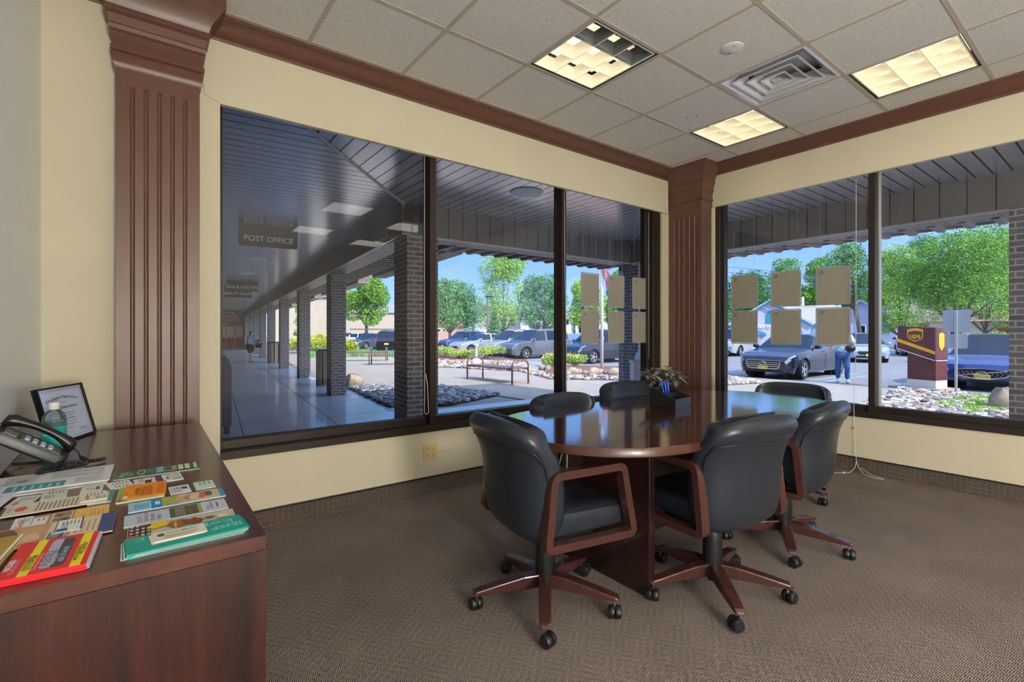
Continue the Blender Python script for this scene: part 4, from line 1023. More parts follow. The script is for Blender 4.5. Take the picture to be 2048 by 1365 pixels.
# ------------------------------------------------------------------ hand sanitiser bottle
def bottle():
    o = thing('sanitizer_bottle', (-.272, 2.475, .7402), 0, 'clear bottle of blue-green hand sanitizer with a white cap behind the phone', 'bottle')
    m_pl = mat('clear_plastic', rgb(214, 232, 232), .08, trans=.92, ior=1.25)
    prof = [(.030, 0), (.034, .004), (.035, .02), (.035, .115), (.033, .135), (.024, .152), (.014, .160), (.013, .168)]
    MB().use(m_pl).lathe(prof, (0, 0, 0), 28).build('bottle_body', o, smooth=True)
    MB().use(mat('gel', rgb(150, 214, 210), .1, trans=.6, ior=1.3)).lathe([(.030, .003), (.0335, .01), (.0335, .118), (.001, .118)], (0, 0, 0), 24).build('gel', o, smooth=True)
    m = MB().use(C(28, 178, 168)); n = 18
    R = [[Vector((.0356 * math.cos(a), .0356 * math.sin(a), z)) for a in [math.radians(-165 + 150 * k / n) for k in range(n + 1)]] for z in (.012, .10)]
    m.rings(R, closed=False); m.use(C(240, 250, 248))
    for tx, z in (('HAND', .085), ('SANITIZER', .071)):
        for k, ch in enumerate(tx):
            a = math.radians(-100 + (k - (len(tx) - 1) / 2) * 11); P = Vector((.0362 * math.cos(a), .0362 * math.sin(a), z))
            m.text(ch, frame_M(P, (-math.sin(a), math.cos(a), 0), (0, 0, 1)), .0095, 'CENTER', 0, .01, res=2)
    m.build('label_wrap', o)
    MB().use(m_white).lathe([(.0145, .162), (.0155, .164), (.0155, .186), (.0145, .188)], (0, 0, 0), 28).build('cap', o, auto=40)
bottle()

# ------------------------------------------------------------------ desk phone
def phone():
    m_ph = mat('phone_charcoal', rgb(44, 45, 48), .38, var=.06, scale=30); m_ph2 = mat('phone_black', rgb(30, 30, 33), .3)
    o = thing('desk_phone', (-.295, 2.225, .7402), math.radians(4), 'charcoal corded desk phone on a raised stand with handset in place', 'desk phone')
    # local x: down the slope towards the user, y: across. plate from (-.11, .135) to (.075, .022)
    a = Vector((-.086, 0, .135)); b = Vector((.078, 0, .020)); d = (b - a).normalized(); n_ = Vector((-d.z, 0, d.x)).normalized()
    if n_.z < 0: n_ = -n_
    M = frame_M(a, d, Vector((0, 1, 0))); L = (b - a).length
    M3 = M.to_3x3(); zs = 1 if (M3 @ Vector((0, 0, 1))).z > 0 else -1
    W = .075
    out = arc_round([(0, -W), (L, -W * .92), (L, W * .92), (0, W)], .02, 4)
    m = MB().use(m_ph); m.M = M; m.rings([[Vector((p[0], p[1] * q, zs * z)) for p in out] for q, z in ((.92, -.02), (1, -.012), (1, .008), (.95, .016))]); m.M = None
    m.build('body', o, auto=30)
    m = MB().use(mat('key_plate', rgb(96, 108, 120), .35)); m.M = M; m.box((.12, -.028, zs * .017), (.11, .075, .003)); m.M = None; kp = m.build('keypad', o, bevel=.001, seg=1)
    for r_ in range(4):
        for c_ in range(3):
            m = MB().use(C(176, 188, 200)); m.M = M; m.box((.078 + r_ * .022, -.050 + c_ * .022, zs * .0205), (.013, .014, .005)); m.M = None; m.build('key', kp, bevel=.001, seg=1)
    m = MB().use(C(120, 134, 128)); m.M = M; m.box((.035, -.03, zs * .0175), (.035, .07, .002)); m.M = None; m.build('display', o)
    # stand
    P = [(-.070, .112), (-.01, .07), (-.03, .055), (-.07, .0), (-.10, .0), (-.098, .012)]
    m = MB().use(m_ph); m.prism([(p[0], p[1]) for p in P], .10, frame_M((0, .05, 0), (1, 0, 0), (0, 0, 1))); m.build('stand', o, bevel=.003)
    # handset: arched bar on the near side
    R = []
    for t in [i / 12 for i in range(13)]:
        x = -.004 + (L + .006) * t; h = .040 + .012 * math.sin(PI * t) ; end = abs(2 * t - 1) ** 3; th = .012 + .016 * end; hw = .019 + .006 * end
        if t in (0, 1): th *= .6; hw *= .8
        c = Vector((x, .048, 0)); zc = h - .006 * end
        ring = []
        for k in range(12):
            q = 2 * PI * k / 12; ring.append(Vector((x, .048 + hw * math.cos(q), zs * (zc + th * math.sin(q) * (1 if math.sin(q) > 0 else 1.1)))))
        R.append(ring)
    m = MB().use(m_ph2); m.M = M; m.rings(R); m.M = None; m.build('handset', o, smooth=True)
    # coiled cord lying on the leaflet
    path = [Vector(p) for p in ((.085, -.05, .03), (.115, -.045, .028), (.135, -.055, .012), (.12, -.085, .010), (.07, -.115, .012), (.02, -.13, .012), (.035, -.105, .016), (.09, -.085, .022), (.15, -.06, .012), (.18, -.035, .010))]
    def bez(t):
        k = min(int(t), len(path) - 2); f_ = t - k; p0 = path[max(0, k - 1)]; p1 = path[k]; p2 = path[k + 1]; p3 = path[min(len(path) - 1, k + 2)]
        return .5 * ((2 * p1) + (p2 - p0) * f_ + (2 * p0 - 5 * p1 + 4 * p2 - p3) * f_ * f_ + (3 * p1 - p0 - 3 * p2 + p3) * f_ ** 3)
    Q = []; N = 900; prev = None; ph = 0
    for i in range(N + 1):
        t = 1.0 + (len(path) - 2.001) * i / N; p = bez(t); dd = (bez(min(t + .01, len(path) - 1.001)) - p)
        if dd.length < 1e-6: dd = Vector((1, 0, 0))
        dd.normalize(); s1 = dd.cross(Vector((0, 0, 1))).normalized(); s2 = s1.cross(dd); ph = i * 2 * PI / 10
        Q.append(p + (s1 * math.cos(ph) + s2 * math.sin(ph)) * .0052)
    m = MB().use(m_ph2).tube(Q, .0015, 5); m.tube([(.084, .048, .03), (.10, .03, .045), (.112, -.02, .04), path[1]], .002, 6); m.build('coiled_cord', o, smooth=True)
    MB().use(m_ph2).tube([(-.06, .02, .03), (-.04, .06, .006), (.02, .09, .003), (-.08, .12, .003)], .002, 6).build('line_cord', o, smooth=True)
phone()
# ------------------------------------------------------------------ outside of the building: covered walkway
TH = math.radians(5.6)                    # the left wing turns away from the wall by this angle
DX = Vector((math.sin(TH), math.cos(TH), 0)); PX = Vector((math.cos(TH), -math.sin(TH), 0))
m_brick = brick_mat('grey_brown_brick', rgb(116, 106, 108), rgb(144, 130, 126), rgb(196, 192, 188))
m_brick_in = brick_mat('shop_brick', rgb(120, 104, 98), rgb(140, 122, 112), rgb(176, 170, 160))
SOF1, SOF2 = rgb(222, 220, 220), rgb(14, 13, 13)
m_fascia = stripe_mat('fascia_panel', rgb(128, 120, 114), rgb(54, 50, 46), .245, .012, 'X', .45, .1, .004)
m_fasciay = stripe_mat('fascia_panel_y', rgb(92, 86, 82), rgb(40, 36, 34), .245, .012, 'Y', .45, .1, .004)
m_dkbrown = mat('dark_brown_metal', rgb(120, 110, 104), .45, metal=.1, var=.06)
m_trimw = mat('pale_metal_trim', rgb(186, 182, 178), .35, metal=.3)
m_conc = mat('shade_tinted_concrete', rgb(186, 196, 208), .34, var=.16, scale=2.2, bump=.001, coat=.25)  # blue of the sky-lit shade is mixed into this base colour
m_conc2 = mat('plaza_concrete', rgb(168, 158, 146), .9, var=.12, scale=1.4, bump=.001)
m_agg = mat('exposed_aggregate', rgb(176, 168, 160), .9, var=.35, scale=60, bump=.003)
m_asph = mat('asphalt', rgb(138, 138, 143), .9, var=.18, scale=1.2, bump=.001)
m_joint = mat('joint', rgb(74, 70, 68), .95)

def poly(mb, pts, z, th):
    return mb.prism(pts, th, Matrix.Translation((0, 0, z)))
def L2(t, off=0.0):       # point on the column line of the left wing: t metres along, off to the right
    p = Vector((2.90, 6.28, 0)) + DX * t + PX * off; return (p.x, p.y)

# ground
m = MB().use(m_asph); m.bx(-70, 150, -60, 170, GZ - .30, GZ - .03); struct(m.build('parking_lot'))
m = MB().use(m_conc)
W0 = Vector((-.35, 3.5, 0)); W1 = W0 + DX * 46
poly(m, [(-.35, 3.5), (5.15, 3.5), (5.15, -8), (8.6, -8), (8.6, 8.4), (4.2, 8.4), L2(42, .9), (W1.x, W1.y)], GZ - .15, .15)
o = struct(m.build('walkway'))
m = MB().use(m_joint)
def jl(a, b, w_=.012):
    a = Vector((a[0], a[1], 0)); b = Vector((b[0], b[1], 0)); d = (b - a).normalized(); n_ = Vector((-d.y, d.x, 0)) * w_ / 2; z = Vector((0, 0, GZ + .0008))
    m.quad(a - n_ + z, b - n_ + z, b + n_ + z, a + n_ + z)
for off in (-1.75, -.10): pass
a0 = Vector((1.0, 5.6, 0)); jl((.70, 3.5), tuple((Vector((.70, 3.5, 0)) + DX * 44).to_2d()))
jl((2.05, 3.5), tuple((Vector((2.05, 3.5, 0)) + DX * 44).to_2d()))
for t in (2.6, 5.6, 8.6, 11.6, 14.6, 17.6, 20.6, 25, 30, 35):
    p = Vector((-.2, 3.5, 0)) + DX * t; q = p + PX * 4.0; jl((p.x, p.y), (q.x, q.y))
for x in (5.2, 6.9): jl((x, 3.5), (x, 8.4))
jl((3.0, 7.0), (8.6, 7.0)); jl((5.1, 5.2), (8.6, 5.2)); jl((5.1, 2.2), (8.6, 2.2)); jl((5.1, -.8), (8.6, -.8))
m.build('joints', o)
# plaza (sunlit concrete with benches) and the aggregate path towards the lot
m = MB().use(m_conc2); poly(m, [(6.75, 8.4), (8.6, 8.4), (12.6, 9.2), (12.2, 14.6), (11.0, 18.5), (12.5, 34), (5.2, 34), (4.9, 13.6), (6.5, 13.4)], GZ - .15, .151)
o = struct(m.build('plaza'))
m = MB().use(m_joint)
for y in (11.4, 14.4, 17.4, 20.4, 24, 28): jl((6.6 if y < 13.5 else 5.2, y), (11.6, y))
jl((9.6, 8.4), (9.0, 30)); m.build('joints', o)
m = MB().use(m_agg); poly(m, [(8.6, -8), (15.6, -8), (15.6, 26), (12.2, 26), (12.2, 14.6), (12.6, 9.2), (8.6, 8.4)], GZ - .15, .1505); struct(m.build('aggregate_path'))
m = MB().use(m_conc2); m.bx(15.6, 15.95, -8, 60, GZ - .15, GZ + .004); struct(m.build('kerb'))
# painted bay lines
m = MB().use(mat('bay_paint', rgb(120, 180, 214), .8))
for y in (6.0, 6.5, 4.4, 9.6, 12.4, 15.2, 18.9, 20.6, 24.6, 28.2): m.bx(16.2, 21.0, y, y + .1, GZ - .0299, GZ - .028)
o = m.build('bay_lines'); struct(o)

# columns
def column(x, y, ang, label, w_=.33, top=2.56, d_=.58):
    r = thing('brick_column', (x, y, GZ), ang, label, 'column', 'brick columns of the covered walkway')
    MB().use(m_brick).bx(0, w_, 0, d_, 0, top - GZ).build('shaft', r)
    return r
colab = ['brick walkway column close outside the long window, beside the first mullion', 'second brick column along the left walkway, next to a slatted bin', 'third brick column along the left walkway', 'fourth brick column along the left walkway, in front of a slatted bin', 'fifth brick column along the left walkway', 'sixth brick column along the left walkway, behind the woman', 'seventh brick column along the left walkway', 'eighth brick column along the left walkway', 'farthest brick column, at the end wall of the left walkway']
CK = [(2.92, 6.28), (3.475, 11.60), (4.006, 16.77), (4.42, 21.6), (4.92, 26.8), (5.42, 31.9), (5.92, 37.0), (6.40, 42.0), (6.75, 46.6)]
for (x, y), lb in zip(CK, colab): column(x, y, -TH, lb, .46 if y < 7 else .33)
column(7.86, 6.20, 0, 'dark brick corner column seen behind the display sleeves of the long window', .50, d_=.5)
column(7.60, .50, 0, 'brick column at the right picture edge, outside the right window', .45, d_=.45)

# beams with panelled fascia
def beam(name, M, L, w_, m_f, e0=0.0):
    o = bpy.data.objects.new(name, None); COL.objects.link(o); o.matrix_world = M; struct(o)
    MB().use(m_f).bx(0, L, 0, w_, 2.56, 3.27).build('fascia', o)
    MB().use(m_trimw).bx(0, L, -.012, .02, 2.545, 2.565).build('edge_trim', o)
    m = MB().use(m_dkbrown).bx(e0, L, w_, w_ + .50, 2.60, 2.63)
    o2 = m.build('eave_soffit', o)
    m = MB().use(m_dkbrown); n = int((L - e0) / .30)
    for k in range(n):
        x = e0 + .12 + k * .30
        m.add([(x, w_ - .02, 2.60), (x + .13, w_ - .02, 2.60), (x + .13, w_ + .52, 2.60), (x, w_ + .52, 2.60), (x + .02, w_ - .02, 2.545), (x + .09, w_ - .02, 2.545), (x + .09, w_ + .50, 2.545), (x + .02, w_ + .50, 2.545)],
              [(0, 1, 5, 4), (1, 2, 6, 5), (2, 3, 7, 6), (3, 0, 4, 7), (4, 5, 6, 7), (0, 3, 2, 1)])
    m.use(m_trimw).bx(e0, L, w_ + .50, w_ + .53, 2.575, 2.64)
    m.build('eave_ribs', o2)
    return o
beam('walkway_beam', Matrix.Translation((2.82, 6.25, 0)), 5.35, .45, m_fascia)
beam('walkway_beam', frame_M((7.66, 6.70, 0), (0, -1, 0), (1, 0, 0)) @ Matrix.Scale(-1, 4, (0, 0, 1)) if False else Matrix.Translation((7.66, 6.70, 0)) @ Matrix.Rotation(-PI / 2, 4, 'Z'), 15, .45, m_fascia)
beam('walkway_beam', Matrix.Translation((2.84, 6.25, 0)) @ Matrix.Rotation(PI / 2 - TH, 4, 'Z') @ Matrix.Scale(-1, 4, (0, 1, 0)), 42, .45, m_fascia, 1.0)
# projecting outer fascia boxes between the columns of the left wing
for a, b in ((1.1, 5.6), (7.0, 12.4), (13.8, 19.0), (20.4, 26)):
    m = MB().use(m_dkbrown).bx(a, b, 0, .32, 2.56, 3.27); m.use(m_conc2).bx(a, b, 0, .32, 2.545, 2.56)
    o = m.build('outer_fascia'); o.matrix_world = Matrix.Translation(Vector((2.84, 6.25, 0)) + PX * 1.12) @ Matrix.Rotation(PI / 2 - TH, 4, 'Z') @ Matrix.Scale(-1, 4, (0, 1, 0)); struct(o)
# soffits
def soffit(pts, m_, M=None):
    m = MB().use(m_)
    if M is not None:
        Mi = M.inverted(); pts = [tuple((Mi @ Vector((p[0], p[1], 0))).to_2d()) for p in pts]
    poly(m, pts, 2.98, .02); o = m.build('soffit'); struct(o)
    if M is not None: o.matrix_world = M
    return o
ms_x = stripe_mat('soffit_boards_x', SOF1, SOF2, .1525, .016, 'X', .22, .65, .006)
ms_y = stripe_mat('soffit_boards_y', SOF1, SOF2, .1525, .016, 'Y', .22, .65, .006)
bm_end = L2(42, 0); we = W0 + DX * 44.5
soffit([(.20, 3.45), (2.84, 6.26), bm_end, (we.x, we.y), (-.35, 3.45)], ms_y, Matrix.Rotation(-TH, 4, 'Z'))
soffit([(.20, 3.45), (5.10, 3.45), (7.68, 6.26), (2.84, 6.26)], ms_x)
soffit([(5.10, 3.45), (7.68, 6.26), (7.68, -8.2), (5.10, -8.2)], ms_y)
o = MB().use(m_trimw).tube([(.22, 3.47, 2.977), (2.84, 6.26, 2.977)], .016, 6).build('soffit_hip'); struct(o)
o = MB().use(m_trimw).tube([(5.10, 3.45, 2.977), (7.68, 6.26, 2.977)], .016, 6).build('soffit_hip'); struct(o)
# roof (keeps the sun out, throws the long shadow on the plaza)
m = MB().use(m_dkbrown)
poly(m, [(-9, -14), (8.62, -14), (8.62, 7.18), (3.8, 7.18), L2(42, .95), (-4.6, 49.6), (-9, 20)], 3.275, .2)
struct(m.build('roof'))
# shop front wall of the left wing and end wall with arched doors
m = MB().use(m_brick_in)
m.prism([(0, GZ), (44, GZ), (44, 3.0), (0, 3.0)], .25, frame_M((-.42, 3.6, 0), (DX.x, DX.y, 0), (0, 0, 1)))
struct(m.build('shop_wall'))
def end_wall():
    E0 = Vector((6.12, 47.4, 0)); M = frame_M(E0, PX, (0, 0, 1))      # x to the right, y up, z towards the viewer
    m = MB().use(m_brick_in); r = 1.32; cx = -.66; sp = GZ + 2.08
    arc = [(cx + r * math.cos(PI * k / 16), sp + r * math.sin(PI * k / 16)) for k in range(17)]
    m.prism([(1.9, GZ), (1.9, 3.0 + .6)] + [(cx, 3.6)] + [(cx, sp + r)] + [p for p in arc[:9][::-1]][1:] + [(cx + r, GZ)], .3, M)
    m.prism([(-4, GZ), (-4, 3.6), (cx, 3.6), (cx, sp + r)][::-1] + [p for p in []] + [], .01, M) if False else None
    m.prism([(cx - r, GZ), (-4.0, GZ), (-4.0, 3.6), (cx, 3.6), (cx, sp + r)] + arc[9:], .3, M)
    struct(m.build('end_wall'))
    d = thing('door_1'); struct(d)
    m = MB().use(m_dkbrown); 
    for k in range(16):
        a, b = arc[k], arc[k + 1]; a2 = (cx + (a[0] - cx) * .93, sp + (a[1] - sp) * .93); b2 = (cx + (b[0] - cx) * .93, sp + (b[1] - sp) * .93)
        m.prism([a, b, b2, a2], .12, M @ Matrix.Translation((0, 0, .05)))
    for x in (cx - r, cx + r - .09, cx - .05, cx + .62, cx - .71): m.prism([(x, GZ), (x + .09, GZ), (x + .09, sp), (x, sp)], .12, M @ Matrix.Translation((0, 0, .05)))
    m.prism([(cx - r, sp - .06), (cx + r, sp - .06), (cx + r, sp + .34), (cx - r, sp + .34)], .10, M @ Matrix.Translation((0, 0, .055)))
    for z in (GZ, GZ + .95): m.prism([(cx - r, z), (cx + r, z), (cx + r, z + .10), (cx - r, z + .10)], .08, M @ Matrix.Translation((0, 0, .06)))
    m.build('door_frame', d)
    m = MB().use(m_trimw).text('3031', M @ Matrix.Translation((cx - .05, sp + .14, .17)), .34, 'CENTER', .004, .01); m.build('number', d)
    m = MB().use(mat('lobby_peach', rgb(226, 190, 160), .8)).prism([(cx - r, GZ + 1.0), (cx + r, GZ + 1.0), (cx + r, sp + r), (cx - r, sp + r)], .02, M @ Matrix.Translation((0, 0, -.6)))  # plain peach panel behind the upper part of the door
    m.use(mat('lobby_red', rgb(190, 80, 70), .8)).prism([(cx - r, GZ), (cx + r, GZ), (cx + r, GZ + 1.0), (cx - r, GZ + 1.0)], .02, M @ Matrix.Translation((0, 0, -.6)))
    m.build('lobby', d)
    m = MB().use(m_glass); a = M @ Vector((cx - r, GZ, .10)); b = M @ Vector((cx + r, GZ, .10)); c = M @ Vector((cx + r, sp, .10)); e = M @ Vector((cx - r, sp, .10)); m.quad(a, b, c, e); m.build('glass', d)
end_wall()

# hanging signs
m_sign = mat('sign_board', rgb(106, 100, 92), .5); m_let = mat('sign_letter', rgb(244, 244, 244), .5)
def sign(p0, w_, h, z0, txt, label, sz):
    M = frame_M((p0[0], p0[1], z0), PX, (0, 0, 1)); L = Vector((p0[0], p0[1], z0))
    P = arc_round([(0, 0), (w_, 0), (w_, h), (0, h)], [.04, .04, .004, .004], 4)
    m = MB().use(m_sign).prism(P, .04, Matrix.Translation(-L) @ M)
    m.use(m_let).text(txt, Matrix.Translation(-L) @ M @ Matrix.Translation((w_ / 2, h * .42, .0415)), sz, 'CENTER', .001, .012, res=3)
    o = m.build('hanging_sign', loc=L); tag(o, label, 'sign', 'signs hanging over the walkway'); return o
sign((1.262, 9.40), .93, .30, 2.68, 'POST OFFICE', 'dark hanging sign reading POST OFFICE, nearest under the walkway soffit', .132)
sign((2.25, 19.46), .985, .34, 2.64, 'BAR & LIQUORS', 'dark hanging sign reading BAR & LIQUORS', .135)
sign((2.55, 22.62), .985, .37, 2.61, 'BEAUTY SALON', 'dark hanging sign reading BEAUTY SALON, just behind the bar sign', .135)
sign((4.86, 45.70), 1.2, .30, 2.68, 'OPTICIAN', 'dark hanging sign reading OPTICIAN, farthest before the arched door', .19)

# round recessed lights of the soffit
for k, (x, y) in enumerate(((3.871, 4.807), (2.147, 13.165), (2.457, 16.565), (2.873, 22.254), (3.25, 26.5))):
    r = thing('soffit_light', (x, y, 2.98), 0, ['round white-rimmed downlight in the soffit outside the middle pane', 'round soffit light just beyond the POST OFFICE sign', 'round soffit light before the BAR & LIQUORS sign', 'small round soffit light beyond the BEAUTY SALON sign', 'farthest small round soffit light of the left walkway', 'round soffit light outside the right window'][k], 'downlight', 'round lights in the walkway soffit')
    m = MB().use(m_white).lathe([(.150, -.010), (.205, -.014), (.215, 0), (.148, 0)], (0, 0, 0), 32); m.build('rim', r, auto=30)
    m = MB().use(mat('can_reflector', rgb(110, 106, 100), .3, metal=.5)).lathe([(.155, -.004), (.13, -.0021), (.09, -.0012), (.001, -.001)], (0, 0, 0), 32, cap=False); m.build('reflector', r, smooth=True)

def view0(px, F):
    yaw = math.radians(37.13); a = (px - 1024) / 968.4
    return ((math.sin(yaw) + a * math.cos(yaw)) * F, (math.cos(yaw) - a * math.sin(yaw)) * F)
# mail boxes
m_mail = mat('mailbox_blue', rgb(50, 66, 92), .4, var=.1); m_snork = mat('grey_steel', rgb(170, 176, 184), .4, metal=.3)
def mailbox(x, y, rz, label, w_=.56, snork=False):
    r = thing('mailbox', (x, y, GZ), rz, label, 'mailbox')
    P = [(-.27, .12), (.27, .12), (.27, .95)] + [(.27 * math.cos(PI * k / 12), .95 + .27 * math.sin(PI * k / 12)) for k in range(13)] + [(-.27, .95)]
    m = MB().use(m_mail).prism(P, w_, frame_M((0, w_ / 2, 0), (1, 0, 0), (0, 0, 1))); m.build('body', r, bevel=.008)
    for a in (-.23, .23):
        for b in (-.2, .2): MB().use(m_mail).bx(a - .03, a + .03, b - .03, b + .03, 0, .13).build('leg', r)
    MB().use(m_mail).bx(-.285, -.262, -.2, .2, .90, 1.02).build('pull_door', r, bevel=.01)
    if snork:
        Q = [(-.10, 1.0), (.12, 1.0), (.12, 1.05), (.02, 1.08), (-.02, 1.16), (-.07, 1.28), (-.20, 1.40), (-.24, 1.40), (-.19, 1.22), (-.14, 1.10)]
    return r
mailbox(.70, 8.45, .2, 'dark blue rounded mailbox at the far left edge of the long window')
def dropbox():
    r = thing('drop_box', (view0(1276, 8.3)[0], view0(1276, 8.3)[1], GZ), math.radians(-37), 'grey steel drop box with a curved chute, in front of the brick corner column', 'drop box')
    MB().use(m_snork).bx(-.10, .03, -.17, .17, 0, 1.0).build('body', r, bevel=.01)
    MB().use(m_mail).bx(.035, .42, -.17, .17, 0, .97).build('side_cabinet', r, bevel=.01)
    m = MB().use(m_snork); P = [(-.02 + .30 * (1 - math.cos(a)) , 1.02 + .26 * math.sin(a)) for a in [PI / 2 * k / 8 for k in range(9)]]
    Q = P + [(p[0] + .09 if k < 3 else p[0] + .02, p[1] - .03) for k, p in enumerate(P)][::-1]
    m.prism(Q, .34, frame_M((0, .17, 0), (1, 0, 0), (0, 0, 1))); m.build('chute', r)
    MB().use(m_snork).bx(-.12, .42, -.18, .18, .985, 1.02).build('lid', r, bevel=.005)
dropbox()
# ------------------------------------------------------------------ planting
def view(px, F):            # spot on the ground seen in column px of the photograph at depth F (used only to list positions)
    yaw = math.radians(37.13); a = (px - 1024) / 968.4
    return ((math.sin(yaw) + a * math.cos(yaw)) * F, (math.cos(yaw) - a * math.sin(yaw)) * F)
def leafmat(name, c1, c2, sc=1.3):
    m = mat(name, c1, .55, scale=sc, col2=c2); b = m.node_tree.nodes['Principled BSDF']
    b.inputs['Subsurface Weight'].default_value = 0.0; b.inputs['Specular IOR Level'].default_value = .3
    return m
lf = [leafmat('leaf_mid', rgb(140, 186, 78), rgb(88, 138, 52)), leafmat('leaf_light', rgb(180, 212, 104), rgb(120, 170, 70)), leafmat('leaf_deep', rgb(96, 150, 76), rgb(60, 112, 58)),
      leafmat('leaf_blue', rgb(136, 180, 122), rgb(84, 134, 84)), leafmat('leaf_gold', rgb(206, 206, 76), rgb(150, 170, 50))]
m_bark = mat('bark', rgb(122, 108, 96), .9, var=.4, scale=14, bump=.01)
def leaf_cloud(mb, rnd, blobs, n, size, squash=1.0):
    tot = sum(b[3] ** 2 for b in blobs)
    for (x, y, z, r) in blobs:
        k = int(n * r * r / tot)
        for _ in range(k):
            u = rnd.uniform(-1, 1); t = rnd.uniform(0, 2 * PI); q = r * rnd.uniform(.45, 1.0) ** .6
            s_ = math.sqrt(1 - u * u); c = Vector((x + q * s_ * math.cos(t), y + q * s_ * math.sin(t), z + q * u * squash))
            d = Vector((rnd.gauss(0, 1), rnd.gauss(0, 1), rnd.gauss(0, .5))).normalized(); e = d.cross(Vector((rnd.gauss(0, 1), rnd.gauss(0, 1), rnd.gauss(0, 1)))).normalized()
            a = size * rnd.uniform(.6, 1.3); b2 = a * .55
            mb.add([c - d * a / 2, c + e * b2 / 2, c + d * a / 2, c - e * b2 / 2], [(0, 1, 2, 3)])
def tree(loc, H, R, label, mt, seed, n=19000, size=.19, trunk=.2, base=.32, lean=(0, 0), cat='tree', group=None, name='tree', fork=True):
    rnd = random.Random(seed); r = thing(name, (loc[0], loc[1], GZ), 0, label, cat, group)
    blobs = []; hz = H * base
    for k in range(24):
        a = rnd.uniform(0, 2 * PI); t = rnd.uniform(0, 1); z = hz + R * .3 + (H - hz - R * .55) * t; rad = R * (1 - .45 * abs(2 * t - .8) ** 1.8) * rnd.uniform(.35, .80)
        blobs.append((lean[0] + rad * math.cos(a), lean[1] + rad * math.sin(a), z, R * rnd.uniform(.26, .44)))
    blobs += [(lean[0], lean[1], H - R * .42, R * .42), (lean[0], lean[1], (H + hz) / 2, R * .6)]
    m = MB().use(m_bark); f = Vector((lean[0] * .5, lean[1] * .5, hz * 1.0))
    m.tube([(0, 0, -.1), (lean[0] * .2, lean[1] * .2, hz * .5), f], trunk, 8, rr=[trunk * 1.2, trunk * .9, trunk * .8])
    for b in blobs[:10]:
        m.tube([f - Vector((0, 0, .2)), (f + Vector(b[:3])) / 2 + Vector((0, 0, -.2)), Vector(b[:3])], trunk * .3, 5, rr=[trunk * .5, trunk * .3, trunk * .1])
    m.build('trunk', r, smooth=True)
    m = MB().use(lf[mt]); leaf_cloud(m, rnd, blobs, n, size); m.build('foliage', r)
    return r
TG = 'trees beyond the parking lot'
def T(px, F, top_y, wpx, label, mt, seed, **k):
    zt = 1.19 + (665 - top_y) / 968.4 * F - GZ
    return tree(view(px, F), zt, wpx / 968.4 * F / 2, label, mt, seed, group=TG, **k)
T(733, 50, 548, 100, 'round green tree seen between the first two walkway columns', 0, 1, base=.30, size=0.198)
T(900, 56, 556, 128, 'bushy tree at the left of the middle pane', 3, 2, base=.2, size=0.198)
T(1008, 60, 500, 146, 'tallest tree, light green and ragged, in the middle pane', 1, 3, base=.14, size=0.198)
T(1082, 52, 550, 104, 'multi-branched tree right in the middle pane above the grey car', 3, 4, base=.16, size=0.185)
T(1172, 58, 560, 100, 'green tree behind the flag, left side', 1, 5, base=.2, size=0.198)
T(1238, 60, 540, 70, 'green tree behind the flag, right side', 0, 15, base=.2, size=0.198)
T(600, 42, 596, 30, 'slim pale green tree between far walkway columns', 1, 6, base=.2, size=0.132, n=3060)
T(1452, 80, 592, 70, 'far tree lowest in the treeline, beside the corner column', 3, 7, base=.05, size=0.264, n=13600)
T(1508, 84, 546, 92, 'dark green far tree, second in the treeline of the right window', 2, 8, base=.05, size=0.277)
T(1575, 84, 516, 100, 'far treetop above the upper middle display sleeve', 0, 9, base=.05, size=0.277)
T(1640, 82, 512, 90, 'far treetop above the upper right display sleeve', 0, 10, base=.05, size=0.277)
T(1725, 36, 486, 128, 'tree with a leaning forked trunk just left of the mullion of the right window', 3, 11, base=.42, size=0.139, lean=(-.6, .8), trunk=.16, n=18700)
T(1770, 70, 500, 80, 'far tree behind the mullion of the right window', 0, 16, base=.05, size=0.238)
T(1850, 78, 470, 110, 'dark feathery tree behind the big light one', 2, 12, base=.2, size=0.211)
T(1915, 34, 450, 245, 'big light green tree over the parcel drop box', 0, 13, base=.24, size=0.132, trunk=.2, n=40800)
T(1806, 46, 492, 110, 'light green tree just right of the mullion of the right window', 1, 21, base=.12, size=.19, n=14000)
T(1970, 52, 446, 130, 'tree filling the gap behind the big light green one', 0, 22, base=.12, size=.2, n=14000)
T(2040, 40, 436, 130, 'tree at the right edge partly behind the brick column', 1, 14, base=.3, size=0.158, n=15300)
def conifer():
    x, y = view(988, 48); r = thing('conifer', (x, y, GZ), 0, 'small narrow conifer between the middle pane trees', 'tree', TG); rnd = random.Random(5)
    MB().use(m_bark).tube([(0, 0, 0), (0, 0, 4)], .1, 6, rr=[.12, .03]).build('trunk', r)
    m = MB().use(lf[2]); leaf_cloud(m, rnd, [(0, 0, .7 + k * .45, .95 - .11 * k) for k in range(8)], 2200, .2, .5); m.build('foliage', r)
conifer()
